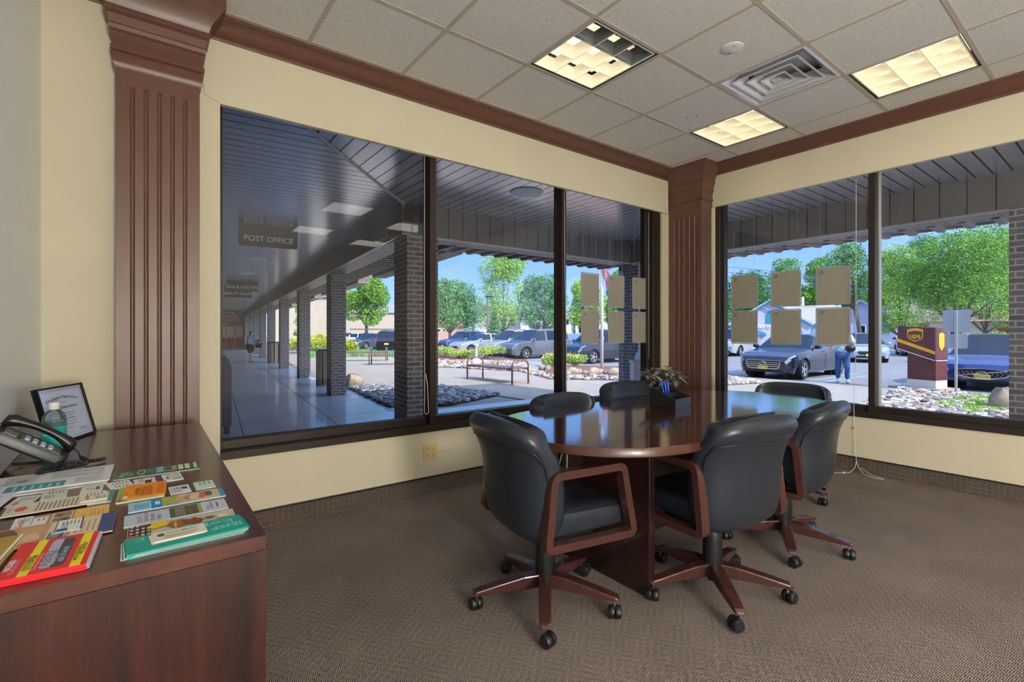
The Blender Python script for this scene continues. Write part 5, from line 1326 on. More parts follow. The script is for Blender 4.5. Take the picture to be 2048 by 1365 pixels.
def bush(loc, R, H, label, mt, seed, n=1500, size=.09, group='shrubs by the parking lot', flat=1.0):
    rnd = random.Random(seed); o = thing('shrub', (loc[0], loc[1], GZ), 0, label, 'shrub', group)
    blobs = [(rnd.uniform(-.6, .6) * R, rnd.uniform(-.6, .6) * R, H * rnd.uniform(.35, .62), R * rnd.uniform(.34, .5)) for k in range(9)]
    m = MB().use(m_bark)
    for b in blobs: m.tube([(0, 0, 0), b[:3]], .015, 5)
    m.build('stems', o)
    m = MB().use(lf[mt]); leaf_cloud(m, rnd, blobs, n, size, H / R * .62)
    if mt == 1 and seed < 40:
        m.use(mat('blossom', rgb(232, 150, 120), .6)); leaf_cloud(m, rnd, [(b[0], b[1], b[2] + .08, b[3]) for b in blobs], n // 7, size * .8, H / R * .6)
    m.build('foliage', o)
    return o
bush(view(888, 28.5), 1.05, .80, 'flowering shrub at the left of the middle pane', 1, 21)
bush(view(918, 27), .75, .62, 'small flowering shrub left of the ashtray post', 1, 22)
bush(view(972, 26.5), 1.25, 1.0, 'large flowering shrub right behind the bench', 1, 23, n=2200)
bush(view(1108, 21), .60, .70, 'flowering shrub just left of the second mullion', 1, 24)
bush(view(1150, 21.3), .70, .72, 'flowering shrub between second mullion and flagpole', 1, 25)
bush(view(598, 36), 1.0, 1.6, 'golden shrub between the far walkway columns', 4, 41, n=2500, size=.12)
bush(view(630, 36), 1.5, 1.75, 'broad golden shrub between the third and second columns', 4, 42, n=3500, size=.12)
bush(view(694, 34), .9, 1.35, 'rounded golden shrub right of the second column', 4, 43, n=2200, size=.11)
bush(view(1832, 62), 2.0, 3.4, 'bright yellow-green shrub behind the parcel drop box', 4, 44, n=1500, size=.3)
bush(view(2005, 44), 1.4, 1.9, 'green shrub in front of the tan house', 1, 45, n=1200, size=.2)
def patch(pts, name, m_, label, cat, n, size, seed, z=.0):
    rnd = random.Random(seed); xs = [p[0] for p in pts]; ys = [p[1] for p in pts]; m = MB().use(m_)
    k = 0
    while k < n:
        x = rnd.uniform(min(xs), max(xs)); y = rnd.uniform(min(ys), max(ys))
        if not inside(pts, x, y): continue
        k += 1; h = size * rnd.uniform(.6, 1.4); a = rnd.uniform(0, 2 * PI); w_ = size * .35
        m.add([(x - w_ * math.cos(a), y - w_ * math.sin(a), z), (x + w_ * math.cos(a), y + w_ * math.sin(a), z), (x + rnd.uniform(-1, 1) * size * .6, y + rnd.uniform(-1, 1) * size * .6, z + h)], [(0, 1, 2)])
    o = m.build(name, loc=(0, 0, GZ)); tag(o, label, cat, None, 'stuff'); return o
def inside(P, x, y):
    c = False; n = len(P)
    for i in range(n):
        (x0, y0), (x1, y1) = P[i], P[i - 1]
        if (y0 > y) != (y1 > y) and x < (x1 - x0) * (y - y0) / (y1 - y0) + x0: c = not c
    return c
lawn = [view(600, 29), view(795, 29.5), view(800, 36), view(600, 44)]
m = MB().use(mat('ground_cover', rgb(120, 160, 96), .9, var=.4, scale=8, bump=.02)); poly(m, lawn, GZ, .03); struct(m.build('lawn'))
patch(lawn, 'ground_cover', lf[3], 'low green juniper ground cover beyond the plaza benches', 'ground cover', 9000, .16, 3, .02)
gr = [view(1868, 10.1), view(1960, 11.3), view(2030, 11.0), view(2030, 9.0), view(1945, 8.7)]
patch(gr, 'ground_cover', lf[1], 'patch of low green plants growing out of the pebbles outside the right window', 'ground cover', 7000, .055, 8, .03)
# stones
def stones(pts, name, cols, label, n, smin, smax, seed, cat='pebbles'):
    rnd = random.Random(seed); xs = [p[0] for p in pts]; ys = [p[1] for p in pts]; m = MB(); k = 0
    ms = [mat('stone_%d_%d_%d' % c, rgb(*c), .75, var=.25, scale=12) for c in cols]
    while k < n:
        x = rnd.uniform(min(xs), max(xs)); y = rnd.uniform(min(ys), max(ys))
        if not inside(pts, x, y): continue
        k += 1; m.use(rnd.choice(ms)); s_ = rnd.uniform(smin, smax); q = rnd.uniform(0, PI)
        m.M = Matrix.Translation((x, y, s_ * .22)) @ Matrix.Rotation(q, 4, 'Z') @ Matrix.Rotation(rnd.uniform(-.4, .4), 4, 'X')
        m.ball((0, 0, 0), s_ / 2, 6, 4, (1, rnd.uniform(.55, .8), rnd.uniform(.35, .6)), .12, rnd); m.M = None
    o = m.build(name, loc=(0, 0, GZ), smooth=False); tag(o, label, cat, None, 'stuff'); return o
bed1 = [(3.85, 9.15), (4.3, 12.9), (6.45, 13.3), (6.75, 9.45), (5.0, 8.75)]
m = MB().use(mat('bed_soil', rgb(96, 90, 86), .95, var=.4, scale=20, bump=.01)); poly(m, bed1, GZ, .01)
bed2 = [(8.8, -2), (8.8, 1.9), view(1690, 9.0), view(1800, 12.6), (15.5, 3.6), (15.5, -2)]; bed3 = [view(1380, 16.6), view(1440, 16.2), view(1500, 15.3), view(1525, 14.2), view(1440, 13.6), view(1380, 14)]
bed4 = [view(868, 25.6), view(1048, 24.5), view(1062, 19), view(1086, 17.3), view(1130, 16.5), view(1310, 16.1), view(1310, 14.8), view(1100, 15.4), view(1040, 18.4), view(868, 21)]
for b in (bed2, bed3, bed4): poly(m, b, GZ, .01)
struct(m.build('pebble_bed'))
GREY = [(150, 154, 162), (118, 122, 130), (176, 178, 182), (96, 100, 106)]; PALE = [(206, 200, 190), (186, 176, 166), (224, 218, 206), (160, 140, 124), (176, 150, 140), (140, 138, 138)]
stones(bed1, 'pebbles', GREY, 'bed of blue-grey river stones beside the walkway columns', 1500, .09, .19, 4)
stones(bed2, 'pebbles', PALE, 'bed of pale river stones outside the right window', 2600, .10, .24, 5)
stones(bed3, 'pebbles', PALE, 'pale stones beside the kerb left of the right window', 900, .10, .22, 6)
stones(bed4, 'pebbles', PALE, 'band of white stones behind the bench', 1500, .10, .22, 7)
m = MB().use(mat('red_mulch', rgb(150, 96, 92), .95, var=.5, scale=30, bump=.02))
mul = [view(1086, 17.3), view(1130, 16.5), view(1310, 16.1), view(1310, 20), view(1150, 21.3), view(1095, 20)]; mul2 = [view(868, 31), view(1000, 28.5), view(1046, 25), view(868, 25.7)]
poly(m, mul, GZ, .05); poly(m, mul2, GZ, .05); struct(m.build('mulch_bed'))
m_rock = mat('boulder', rgb(176, 158, 134), .85, var=.4, scale=5, bump=.02, col2=rgb(120, 112, 104)); 
def boulder(x, y, s_, label, seed, sc=(1, .8, .75), group='edging rocks of the mulch bed', nm='boulder'):
    rnd = random.Random(seed); o = MB().use(m_rock).ball((0, 0, s_ * .22), s_ / 2, 12, 8, sc, .10, rnd).build(nm, loc=(x, y, GZ), rz=seed, auto=55); tag(o, label, 'rock', group); return o
boulder(*view(706, 13.4), .52, 'single tan boulder at the back of the grey stone bed', 3, (1.1, .8, .9), None)
boulder(*view(2004, 9.3), .52, 'grey upright boulder by the brick column outside the right window', 5, (.8, .7, 1.3), None)
rk = [(1120, 1), (1132, 2), (1144, 3), (1158, 4), (1172, 5), (1186, 6), (1200, 7), (1214, 8), (1228, 9), (1096, 10), (1084, 11)]
pos = ['left of the second mullion', 'behind the second mullion', 'right beside the second mullion', 'third right of the second mullion', 'fourth right of the second mullion', 'large one left of the flagpole', 'in front of the flagpole foot', 'first right of the flagpole', 'second right of the flagpole', 'second left of the second mullion', 'leftmost of the mulch bed']
for (px, sd), t in zip(rk, pos): boulder(*view(px, 16.9 + .5 * math.sin(sd * 2) + max(0, (1130 - px) * .05)), .34 + .16 * (sd % 3 == 0), 'brown edging rock, ' + t, sd)
for k, px in enumerate((876, 902, 914, 928, 988, 1000)): boulder(*view(px, 22.5), .3 + .06 * (k % 2), 'edging rock behind the ashtray bench, number', 30 + k, group='rocks along the shrub bed') ['label'] = 'small tan edging rock below the flowering shrubs of the middle pane'
# drain grate
o = MB().use(m_steel)
x, y = view(776, 7.9); 
for k in range(7): o.box((0, -.15 + .05 * k, .004), (.34, .018, .008))
o.box((-.18, 0, .004), (.02, .34, .008)).box((.18, 0, .004), (.02, .34, .008))
o = o.build('drain_grate', loc=(3.9, 8.85, GZ), rz=-TH); tag(o, 'pale slotted drain grate set in the walkway by the near column', 'drain grate')
# ------------------------------------------------------------------ cars
m_cglass = mat('car_glass', rgb(16, 34, 60), .07, spec=.5, var=.45, scale=1.6)
m_tyre = mat('tyre', rgb(30, 30, 32), .8); m_rim = mat('alloy', rgb(190, 192, 196), .3, metal=.7); m_well = mat('wheel_well', rgb(14, 14, 16), .9)
m_lamp = mat('headlamp', rgb(150, 162, 178), .1, coat=.6, var=.4, scale=30); m_tail = mat('tail_lamp', rgb(190, 24, 30), .2, coat=.5)
m_grl = mat('grille_black', rgb(20, 22, 26), .4); m_plate = mat('plate_yellow', rgb(226, 206, 110), .5); m_seat = mat('car_trim', rgb(40, 42, 46), .7)
def lerp_tab(tab, x):
    for i in range(len(tab) - 1):
        if tab[i][0] <= x <= tab[i + 1][0]:
            t = (x - tab[i][0]) / (tab[i + 1][0] - tab[i][0] + 1e-9); return tab[i][1] * (1 - t) + tab[i + 1][1] * t
    return tab[0][1] if x < tab[0][0] else tab[-1][1]
KIND = {  # x in units of half length (rear -1 .. front 1), heights in units of H
 'sedan': dict(belt=[(-1, .60), (-.92, .70), (-.70, .735), (.30, .665), (.42, .655), (.80, .585), (.95, .50), (1, .40)], roof=[(-.72, .735), (-.30, .965), (-.05, 1.0), (.12, .975), (.42, .66)], win=(-.70, .42), pill=[(-.50, -.44), (-.10, -.055), (.31, .44)], ws=(.12, .42), rw=(-.72, -.34)),
 'suv': dict(belt=[(-1, .50), (-.97, .62), (-.80, .655), (.34, .61), (.50, .60), (.84, .545), (.95, .48), (1, .36)], roof=[(-.97, .64), (-.84, .92), (-.55, .985), (-.05, 1.0), (.20, .975), (.50, .61)], win=(-.84, .50), pill=[(-.60, -.54), (-.08, -.035), (.40, .52)], ws=(.20, .50), rw=(-.97, -.84)),
 'hatch': dict(belt=[(-1, .52), (-.96, .64), (-.80, .68), (.36, .62), (.55, .60), (.86, .53), (.96, .46), (1, .36)], roof=[(-.96, .66), (-.74, .90), (-.45, .985), (.0, 1.0), (.18, .975), (.55, .61)], win=(-.80, .55), pill=[(-.58, -.50), (-.10, -.055), (.44, .57)], ws=(.18, .55), rw=(-.96, -.76)),
}
def car(loc, head, kind, paint, L, W, H, label, front='bar', plate='', mirror=True, grp='cars in the parking lot', rimn=5, badge=None, wr=.33):
    K = KIND[kind]; hl = L / 2
    r = thing('car', (loc[0], loc[1], GZ - .03), math.radians(head), label, 'car', grp)
    xf, xr = hl - .86, -hl + .95; AR = wr + .055
    xs = set([-hl, -hl * .985, -hl * .95, hl * .95, hl * .985, hl])
    for q in range(-18, 19): xs.add(q / 20 * hl)
    for xw in (xf, xr):
        for d in (-1.001, -.995, -.93, -.8, -.6, -.35, 0, .35, .6, .8, .93, .995, 1.001): xs.add(xw + d * AR)
    for t in ('belt', 'roof'):
        for p in K[t]: xs.add(p[0] * hl)
    for a, b in K['pill']: xs.add(a * hl); xs.add(b * hl)
    xs = sorted(xs); X = [xs[0]]
    for x in xs[1:]:
        if x - X[-1] > .004: X.append(x)
    def ring(x):
        u = x / hl; ta = 1 - .10 * max(0, abs(u) - .55) ** 1.5 / .45 ** 1.5 - .05 * max(0, abs(u) - .93) / .07
        ta -= (.10 if u > 0 else .05) * max(0, abs(u) - .93) / .07
        zb = .21 + .05 * max(0, abs(u) - .9) / .1
        for xw in (xf, xr):
            if abs(x - xw) < AR: zb = max(zb, wr + math.sqrt(AR * AR - (x - xw) ** 2))
        belt = lerp_tab(K['belt'], u) * H; ro = K['roof']
        top = lerp_tab(ro, u) * H if ro[0][0] <= u <= ro[-1][0] else belt
        top = max(top, belt); g = min(1, max(0, (top - belt) / (H * .30)))
        hw = W / 2 * ta; z1 = max(zb + .01, .40); z2 = max(zb + .02, min(.64, belt - .09)); z3 = max(z2 + .01, belt - .035)
        yt = hw * (.80 - .06 * g) if g > 0 else hw * .80
        P = [(hw * .93, zb), (hw * .985, z1), (hw, z2), (hw * .985, z3), (hw * .93, belt), (hw * (.93 - .17 * g) if g > 0 else hw * .84, max(belt + .004, top - .05 * g)), (hw * (.78 - .14 * g), top + .010), (0, top + .022 + .01 * g)]
        return [Vector((x, y, z)) for y, z in P] + [Vector((x, -y, z)) for y, z in P[-2::-1]]
    RG = [ring(x) for x in X]; n = len(RG[0])
    body = MB().use(paint); gl = {'windshield': MB().use(m_cglass), 'rear_window': MB().use(m_cglass), 'side_window': MB().use(m_cglass)}
    sw = {-1: MB().use(m_cglass), 1: MB().use(m_cglass)}; hlm = {-1: MB().use(m_lamp), 1: MB().use(m_lamp)}; tlm = {-1: MB().use(m_tail), 1: MB().use(m_tail)}
    for i in range(len(X) - 1):
        u = (X[i] + X[i + 1]) / 2 / hl
        for j in range(n - 1):
            q = (RG[i][j], RG[i][j + 1], RG[i + 1][j + 1], RG[i + 1][j]); jj = min(j, n - 2 - j); sd = 1 if j < n // 2 else -1; tgt = body
            tall = (RG[i][5].z - RG[i][4].z) > .10 or (RG[i + 1][5].z - RG[i + 1][4].z) > .10
            if jj == 4 and K['win'][0] < u < K['win'][1] and tall and not any(a < u < b for a, b in K['pill']): tgt = sw[sd]
            elif jj in (5, 6) and K['ws'][0] < u < K['ws'][1]: tgt = gl['windshield'] if jj == 6 else (gl['windshield'])
            elif jj in (5, 6) and K['rw'][0] < u < K['rw'][1]: tgt = gl['rear_window']
            elif jj == 3 and u > .86 or (jj == 2 and u > .93): tgt = hlm[sd]
            elif jj == 3 and u < -.90 or (jj == 2 and u < -.965): tgt = tlm[sd]
            tgt.quad(*q)
    for k, Rg in ((0, RG[0]), (1, RG[-1])):
        for j in range(n // 2):
            body.quad(Rg[j], Rg[j + 1], Rg[n - 2 - j], Rg[n - 1 - j])
    def fin(mb, name):
        return mb.build(name, r, auto=52) if mb.f else None
    b = fin(body, 'body'); fin(gl['windshield'], 'windshield'); fin(gl['rear_window'], 'rear_window')
    for s_ in (-1, 1):
        fin(sw[s_], 'side_window'); fin(hlm[s_], 'headlight'); fin(tlm[s_], 'tail_light')
    MB().use(m_seat).box((-.1, 0, .45), (L * .80, W * .82, .42)).build('cabin_floor', r)
    for xw in (xf, xr):
        for s_ in (-1, 1):
            M = frame_M((xw, s_ * (W / 2 - .235), wr), (1, 0, 0), (0, 0, 1))
            if s_ > 0: M = M @ Matrix.Rotation(PI, 4, 'Y')
            w_ = MB().use(m_tyre).lathe([(wr * .66, .0), (wr * .93, .0), (wr, .04), (wr, .17), (wr * .94, .21), (wr * .68, .215), (wr * .66, .19)], (0, 0, 0), 28, M=M, cap=False).build('wheel', r, auto=40)
            m = MB().use(m_rim).lathe([(wr * .67, .0), (wr * .67, .208), (wr * .62, .208), (wr * .60, .15)], (0, 0, 0), 28, M=M, cap=False)
            m.use(m_well).lathe([(.001, .09), (wr * .66, .09)], (0, 0, 0), 20, M=M, cap=False); m.use(m_rim).lathe([(.001, .195), (.05, .19), (.06, .12)], (0, 0, 0), 14, M=M, cap=False)
            for k in range(rimn):
                a = 2 * PI * k / rimn; m.add([M @ Vector(p) for p in [(.04 * math.cos(a + .7), .04 * math.sin(a + .7), .185), (.04 * math.cos(a - .7), .04 * math.sin(a - .7), .185), (wr * .64 * math.cos(a - .14), wr * .64 * math.sin(a - .14), .19), (wr * .64 * math.cos(a + .14), wr * .64 * math.sin(a + .14), .19)]], [(0, 1, 2, 3)])
            m.build('rim', w_, auto=30)
            MB().use(m_well).box((xw, s_ * (W / 2 - .30), wr + .02), (AR * 1.9, .22, AR * 1.7)).build('wheel_well', r)
            m = MB().use(m_grl if kind == 'suv' else paint); path = [(xw + AR * math.cos(a), s_ * W / 2 * .985, wr + AR * math.sin(a)) for a in [PI * k / 14 for k in range(15)]]
            m.tube(path, .014 if kind != 'suv' else .03, 6); m.build('wheel_arch', r, smooth=True)
    # front end
    fx = hl + .004
    if front == 'star':
        P = arc_round([(-.50, .36), (.50, .36), (.56, .62), (-.56, .62)], .10, 4)
        M = frame_M((fx - .06, 0, 0), (0, 1, 0), (0, 0, 1))
        g = MB().use(m_grl).prism(P, .075, M); g.use(m_chrome).sweep_rect([M @ Vector((p[0], p[1], .075)) for p in P], .02, .022, (1, 0, 0))
        for z in (.43, .49, .55): g.bx(fx + .012, fx + .025, -.52, .52, z - .010, z + .010)
        M2 = frame_M((fx + .03, 0, .50), (0, 1, 0), (0, 0, 1))
        g.tube([M2 @ Vector((.085 * math.cos(2 * PI * k / 24), .085 * math.sin(2 * PI * k / 24), .012)) for k in range(24)], .009, 6, closed=True)
        for k in range(3):
            a = PI / 2 + 2 * PI * k / 3; d = Vector((math.cos(a), math.sin(a), 0)); e = Vector((-d.y, d.x, 0)) * .013
            g.add([M2 @ (e + Vector((0, 0, .02))), M2 @ (-e + Vector((0, 0, .02))), M2 @ (d * .083 + Vector((0, 0, .014)))], [(0, 1, 2)])
        g.build('grille', r)
        MB().use(m_grl).bx(fx - .10, fx + .006, -.62, .62, .24, .33).build('air_intake', r, bevel=.01)
    elif front == 'bow':
        P = [(-.56, .56), (0, .60), (.56, .56), (.46, .40), (.12, .33), (-.12, .33), (-.46, .40)]
        M = frame_M((fx - .05, 0, 0), (0, 1, 0), (0, 0, 1))
        g = MB().use(m_grl).prism(P, .07, M); g.use(m_chrome).sweep_rect([M @ Vector((p[0], p[1], .07)) for p in arc_round(P, .05, 3)], .016, .02, (1, 0, 0))
        g.tube([(fx + .03, .09 * math.cos(2 * PI * k / 24), .47 + .06 * math.sin(2 * PI * k / 24)) for k in range(24)], .012, 6, closed=True)
        g.tube([(fx + .028, -.50, .40), (fx + .028, .46, .55)], .010, 6)
        for k in range(-5, 6):
            g.use(m_steel).tube([(fx + .022, k * .09 - .03, .40), (fx + .022, k * .09 + .03, .46), (fx + .022, k * .09 - .03, .52)], .004, 4)
        g.build('grille', r)
        MB().use(m_grl).bx(fx - .10, fx + .006, -.55, .55, .235, .31).build('air_intake', r, bevel=.01)
        for s_ in (-1, 1): MB().use(m_lamp).lathe([(.001, .02), (.05, .018), (.055, 0)], (0, 0, 0), 16, M=frame_M((fx - .09, s_ * .70, .34), (0, 1, 0), (0, 0, 1))).build('fog_light', r, auto=40)
    else:
        g = MB().use(m_grl).prism(arc_round([(-.42, .42), (.42, .42), (.50, .58), (-.50, .58)], .05, 3), .06, frame_M((fx - .05, 0, 0), (0, 1, 0), (0, 0, 1)))
        g.use(m_chrome)
        if front == 'wing':
            g.tube([(fx + .02, -.48, .57), (fx + .02, -.2, .47), (fx + .02, 0, .44), (fx + .02, .2, .47), (fx + .02, .48, .57)], .014, 6).tube([(fx + .02, .06 * math.cos(2 * PI * k / 16), .51 + .045 * math.sin(2 * PI * k / 16)) for k in range(16)], .008, 5, closed=True)
        else: g.bx(fx + .005, fx + .02, -.42, .42, .49, .51); g.bx(fx + .005, fx + .02, -.42, .42, .54, .55)
        g.build('grille', r); MB().use(m_grl).bx(fx - .10, fx + .006, -.6, .6, .24, .36).build('air_intake', r, bevel=.01)
    if plate is not None:
        g = MB().use(m_plate).bx(fx + .02, fx + .035, -.155, .155, .335, .45)
        if plate: g.use(m_grl).text(plate, frame_M((fx + .0362, 0, .392), (0, 1, 0), (0, 0, 1)), .082, 'CENTER', 0, .0)
        g.build('licence_plate', r)
    MB().use(m_plate).bx(-fx - .03, -fx + .02, -.155, .155, .62, .74).build('licence_plate', r)
    if mirror:
        for s_ in (-1, 1):
            xm = K['ws'][1] * hl - .22; zm = lerp_tab(K['belt'], K['ws'][1]) * H + .06
            g = MB().use(paint).ball((xm, s_ * (W / 2 + .09), zm + .03), .09, 10, 7, (.7, 1.25, .85)); g.use(m_grl).bx(xm - .02, xm + .03, min(s_ * (W / 2 - .07), s_ * (W / 2 + .04)), max(s_ * (W / 2 - .07), s_ * (W / 2 + .04)), zm - .04, zm - .01)
            g.build('mirror', r, smooth=True)
        MB().use(m_grl).tube([(K['pill'][0][1] * hl, 0, .5), (K['win'][1] * hl - .5, 0, .5)], .01, 4) 
        for s_ in (-1, 1):
            for xx in (-.02, -.42 if kind != 'suv' else -.45):
                MB().use(paint).tube([(xx * hl + .03, s_ * (W / 2 + .012), .60 * H), (xx * hl + .09, s_ * (W / 2 + .025), .602 * H), (xx * hl + .17, s_ * (W / 2 + .012), .60 * H)], .011, 6).build('door_handle', r, smooth=True)
                MB().use(m_grl).tube([(xx * hl - .03 + (.0), s_ * (W / 2 + .0005), .26), (xx * hl - .03, s_ * (W / 2 + .001), .55 * H)], .004, 4).build('door_seam', r)
    if kind == 'suv':
        for s_ in (-1, 1): MB().use(m_rim).tube([(-.75 * hl, s_ * W * .33, H * .955), (-.6 * hl, s_ * W * .33, H + .02), (.0, s_ * W * .34, H + .03), (.15 * hl, s_ * W * .34, H * .985)], .016, 6).build('roof_rail', r, smooth=True)
    return r
def paint(name, r_, g_, b_): return mat('paint_' + name, rgb(r_, g_, b_), .22, metal=.25, coat=.9, var=.05)
p_navy = paint('navy', 18, 28, 50); p_silver = paint('silver', 176, 180, 188); p_grey = paint('grey', 104, 108, 118); p_blue = paint('blue', 36, 62, 130); p_white = paint('white', 222, 224, 228); p_black = paint('black', 34, 40, 50); p_red = paint('red', 150, 26, 40); p_dgrey = paint('dark_grey', 66, 78, 92); p_lblue = paint('pale_blue', 160, 176, 200)
car((18.45, 7.65), 180, 'sedan', p_navy, 4.75, 1.86, 1.46, 'dark navy sedan with a round star badge on its wide grille', 'star', 'W27 TYS', rimn=5)
car((19.25, 2.62), 180, 'hatch', p_blue, 4.3, 1.82, 1.47, 'bright blue hatchback facing the window behind the metal signpost', 'bow', 'J69 KUC')
car((18.75, 22.4), 180, 'suv', p_grey, 4.6, 1.85, 1.68, 'grey crossover parked nearest in the middle pane', 'bar', '')
car((19.35, 25.35), 180, 'suv', p_silver, 4.6, 1.85, 1.66, 'silver crossover, second from the front grey one in the middle pane', 'bar', '')
car((19.25, 28.9), 180, 'sedan', p_silver, 4.8, 1.84, 1.46, 'silver sedan behind the flowering shrubs of the middle pane', 'bar', '', rimn=9)
car((22.2, 36.2), 180, 'suv', p_blue, 4.4, 1.8, 1.62, 'blue car at the far left of the middle pane', 'bar', '')
car((18.7, 17.15), 180, 'suv', p_black, 4.55, 1.82, 1.68, 'black crossover behind the flagpole', 'bar', '')
car((31.5, 29.3), 180, 'sedan', p_blue, 4.6, 1.8, 1.5, 'small blue car in the distance left of the lower display sleeves', 'bar', '')
car((25.9, 20.75), 180, 'suv', p_red, 4.3, 1.8, 1.8, 'red boxy off-roader half hidden by the dark corner column', 'bar', '', wr=.36)
car((31.6, 16.9), 188, 'suv', p_silver, 4.9, 1.92, 1.74, 'silver crossover with a winged grille, left of the navy sedan', 'wing', '')
car((37.2, 19.9), 185, 'suv', p_silver, 4.6, 1.85, 1.7, 'silver-mauve estate at the left edge of the right window', 'bar', '')
car((30.6, 9.35), 205, 'hatch', p_lblue, 4.3, 1.78, 1.47, 'pale blue hatchback behind the walking man', 'bar', '')
car((40.5, 9.4), 20, 'suv', p_black, 4.6, 1.85, 1.7, 'dark crossover seen from behind, beyond the mullion of the right window', 'bar', '')
car((33.0, 5.55), 0, 'sedan', p_white, 4.7, 1.8, 1.45, 'white sedan seen from behind between drop box and signpost', 'bar', '')
x, y = view(727, 50); car((x, y), -50, 'sedan', p_white, 4.8, 1.82, 1.46, 'white sedan under the round tree between the first two columns', 'bar', '')
x, y = view(742, 44); car((x, y), 205, 'sedan', p_dgrey, 4.7, 1.82, 1.42, 'dark slate sedan in front of the white one, between the first two columns', 'bar', '')
x, y = view(786, 37.5); car((x, y), 55, 'suv', p_navy, 4.6, 1.86, 1.7, 'navy crossover with red tail lights beside the nearest brick column', 'bar', '')
x, y = view(694, 56); car((x, y), 10, 'sedan', p_blue, 4.6, 1.8, 1.45, 'blue car just right of the second walkway column', 'bar', '')
# ------------------------------------------------------------------ street furniture, houses, people
m_bench = mat('bench_brown', rgb(128, 92, 88), .5, var=.15, scale=40)
def bench(x, y, rz, label, L=2.25, W=.62):
    r = thing('bench', (x, y, GZ), rz, label, 'bench', 'backless metal benches on the plaza')
    MB().use(m_bench).bx(-W / 2, W / 2, -L / 2 + .02, L / 2 - .02, .44, .475).build('seat', r, bevel=.008)
    m = MB().use(m_bench)
    for a in (-W / 2, W / 2): m.bx(a - .02, a + .02, -L / 2, L / 2, .41, .47)
    m.build('seat_rail', r, bevel=.004, seg=1)
    for s_ in (-1, 1):
        yy = s_ * (L / 2 - .01); P = [(-W / 2, yy, 0), (-W / 2, yy, .52)] + [(-W / 2 + .17 - .17 * math.cos(a), yy, .52 + .17 * math.sin(a)) for a in [PI / 2 * k / 6 for k in range(1, 7)]] + [(W / 2 - .17 + .17 * math.sin(a), yy, .52 + .17 * math.cos(a)) for a in [PI / 2 * k / 6 for k in range(1, 7)]] + [(W / 2, yy, 0)]
        MB().use(m_bench).tube(P, .028, 10).build('end_hoop', r, smooth=True)
        for a in (-W / 2, W / 2): MB().use(m_bench).lathe([(.05, 0), (.05, .01), (.03, .015)], (a, yy, 0), 12).build('foot_plate', r, auto=40)
bench(8.60, 12.15, math.radians(3), 'brown metal bench with hooped ends, nearest, in the middle pane')
x, y = view(730, 25.5); bench(x, y, math.radians(60), 'brown metal bench with a centre hoop, left of two between the walkway columns')
x, y = view(790, 22.5); bench(x, y, math.radians(60), 'brown metal bench partly hidden by the nearest brick column')
def ashtray():
    r = thing('ashtray_post', (11.0, 17.0, GZ), 0, 'white bottle-shaped outdoor ashtray behind the nearest bench', 'ashtray')
    mw = mat('light_grey_plastic', rgb(206, 208, 214), .5)
    MB().use(mw).lathe([(.21, 0), (.22, .02), (.22, .30), (.205, .33), (.12, .40), (.055, .46), (.045, .55), (.04, .85), (.05, .87), (.085, .90), (.085, .98), (.06, 1.01), (.001, 1.02)], (0, 0, 0), 24).build('body', r, auto=50)
    MB().use(m_grl).ball((-.06, -.06, .94), .022, 8, 6).build('opening', r, smooth=True)
ashtray()
m_slat = wood_mat('weathered_slat', rgb(158, 140, 130), rgb(206, 186, 172), 'Z', rough=.7, coat=0, scale=4)
def bin_(x, y, label, R=.36, H=.98):
    r = thing('trash_bin', (x, y, GZ), -TH, label, 'trash bin', 'slatted bins along the walkway')
    MB().use(m_grl).lathe([(R * .8, .04), (R * .84, .06), (R * .84, H - .06), (R * .8, H - .04)], (0, 0, 0), 20).build('liner', r, auto=40)
    for k in range(12):
        a = 2 * PI * k / 12; MB().use(m_slat).box((R * math.cos(a), R * math.sin(a), H / 2), (.03, .145, H), a).build('slat', r, bevel=.004, seg=1)
    for z in (.2, H - .2): MB().use(m_grl).lathe([(R * .97, z - .02), (R * .975, z - .02), (R * .975, z + .02), (R * .97, z + .02)], (0, 0, 0), 24, cap=False).build('hoop', r)
    MB().use(m_grl).lathe([(R * .96, H), (R * .9, H + .03), (R * .4, H + .05), (R * .38, H + .02)], (0, 0, 0), 20, cap=False).build('lid', r, smooth=True)
bin_(4.22, 14.2, 'slatted wooden trash bin left of the second walkway column')
bin_(5.10, 26.0, 'slatted wooden trash bin farther along, by the fourth walkway column')
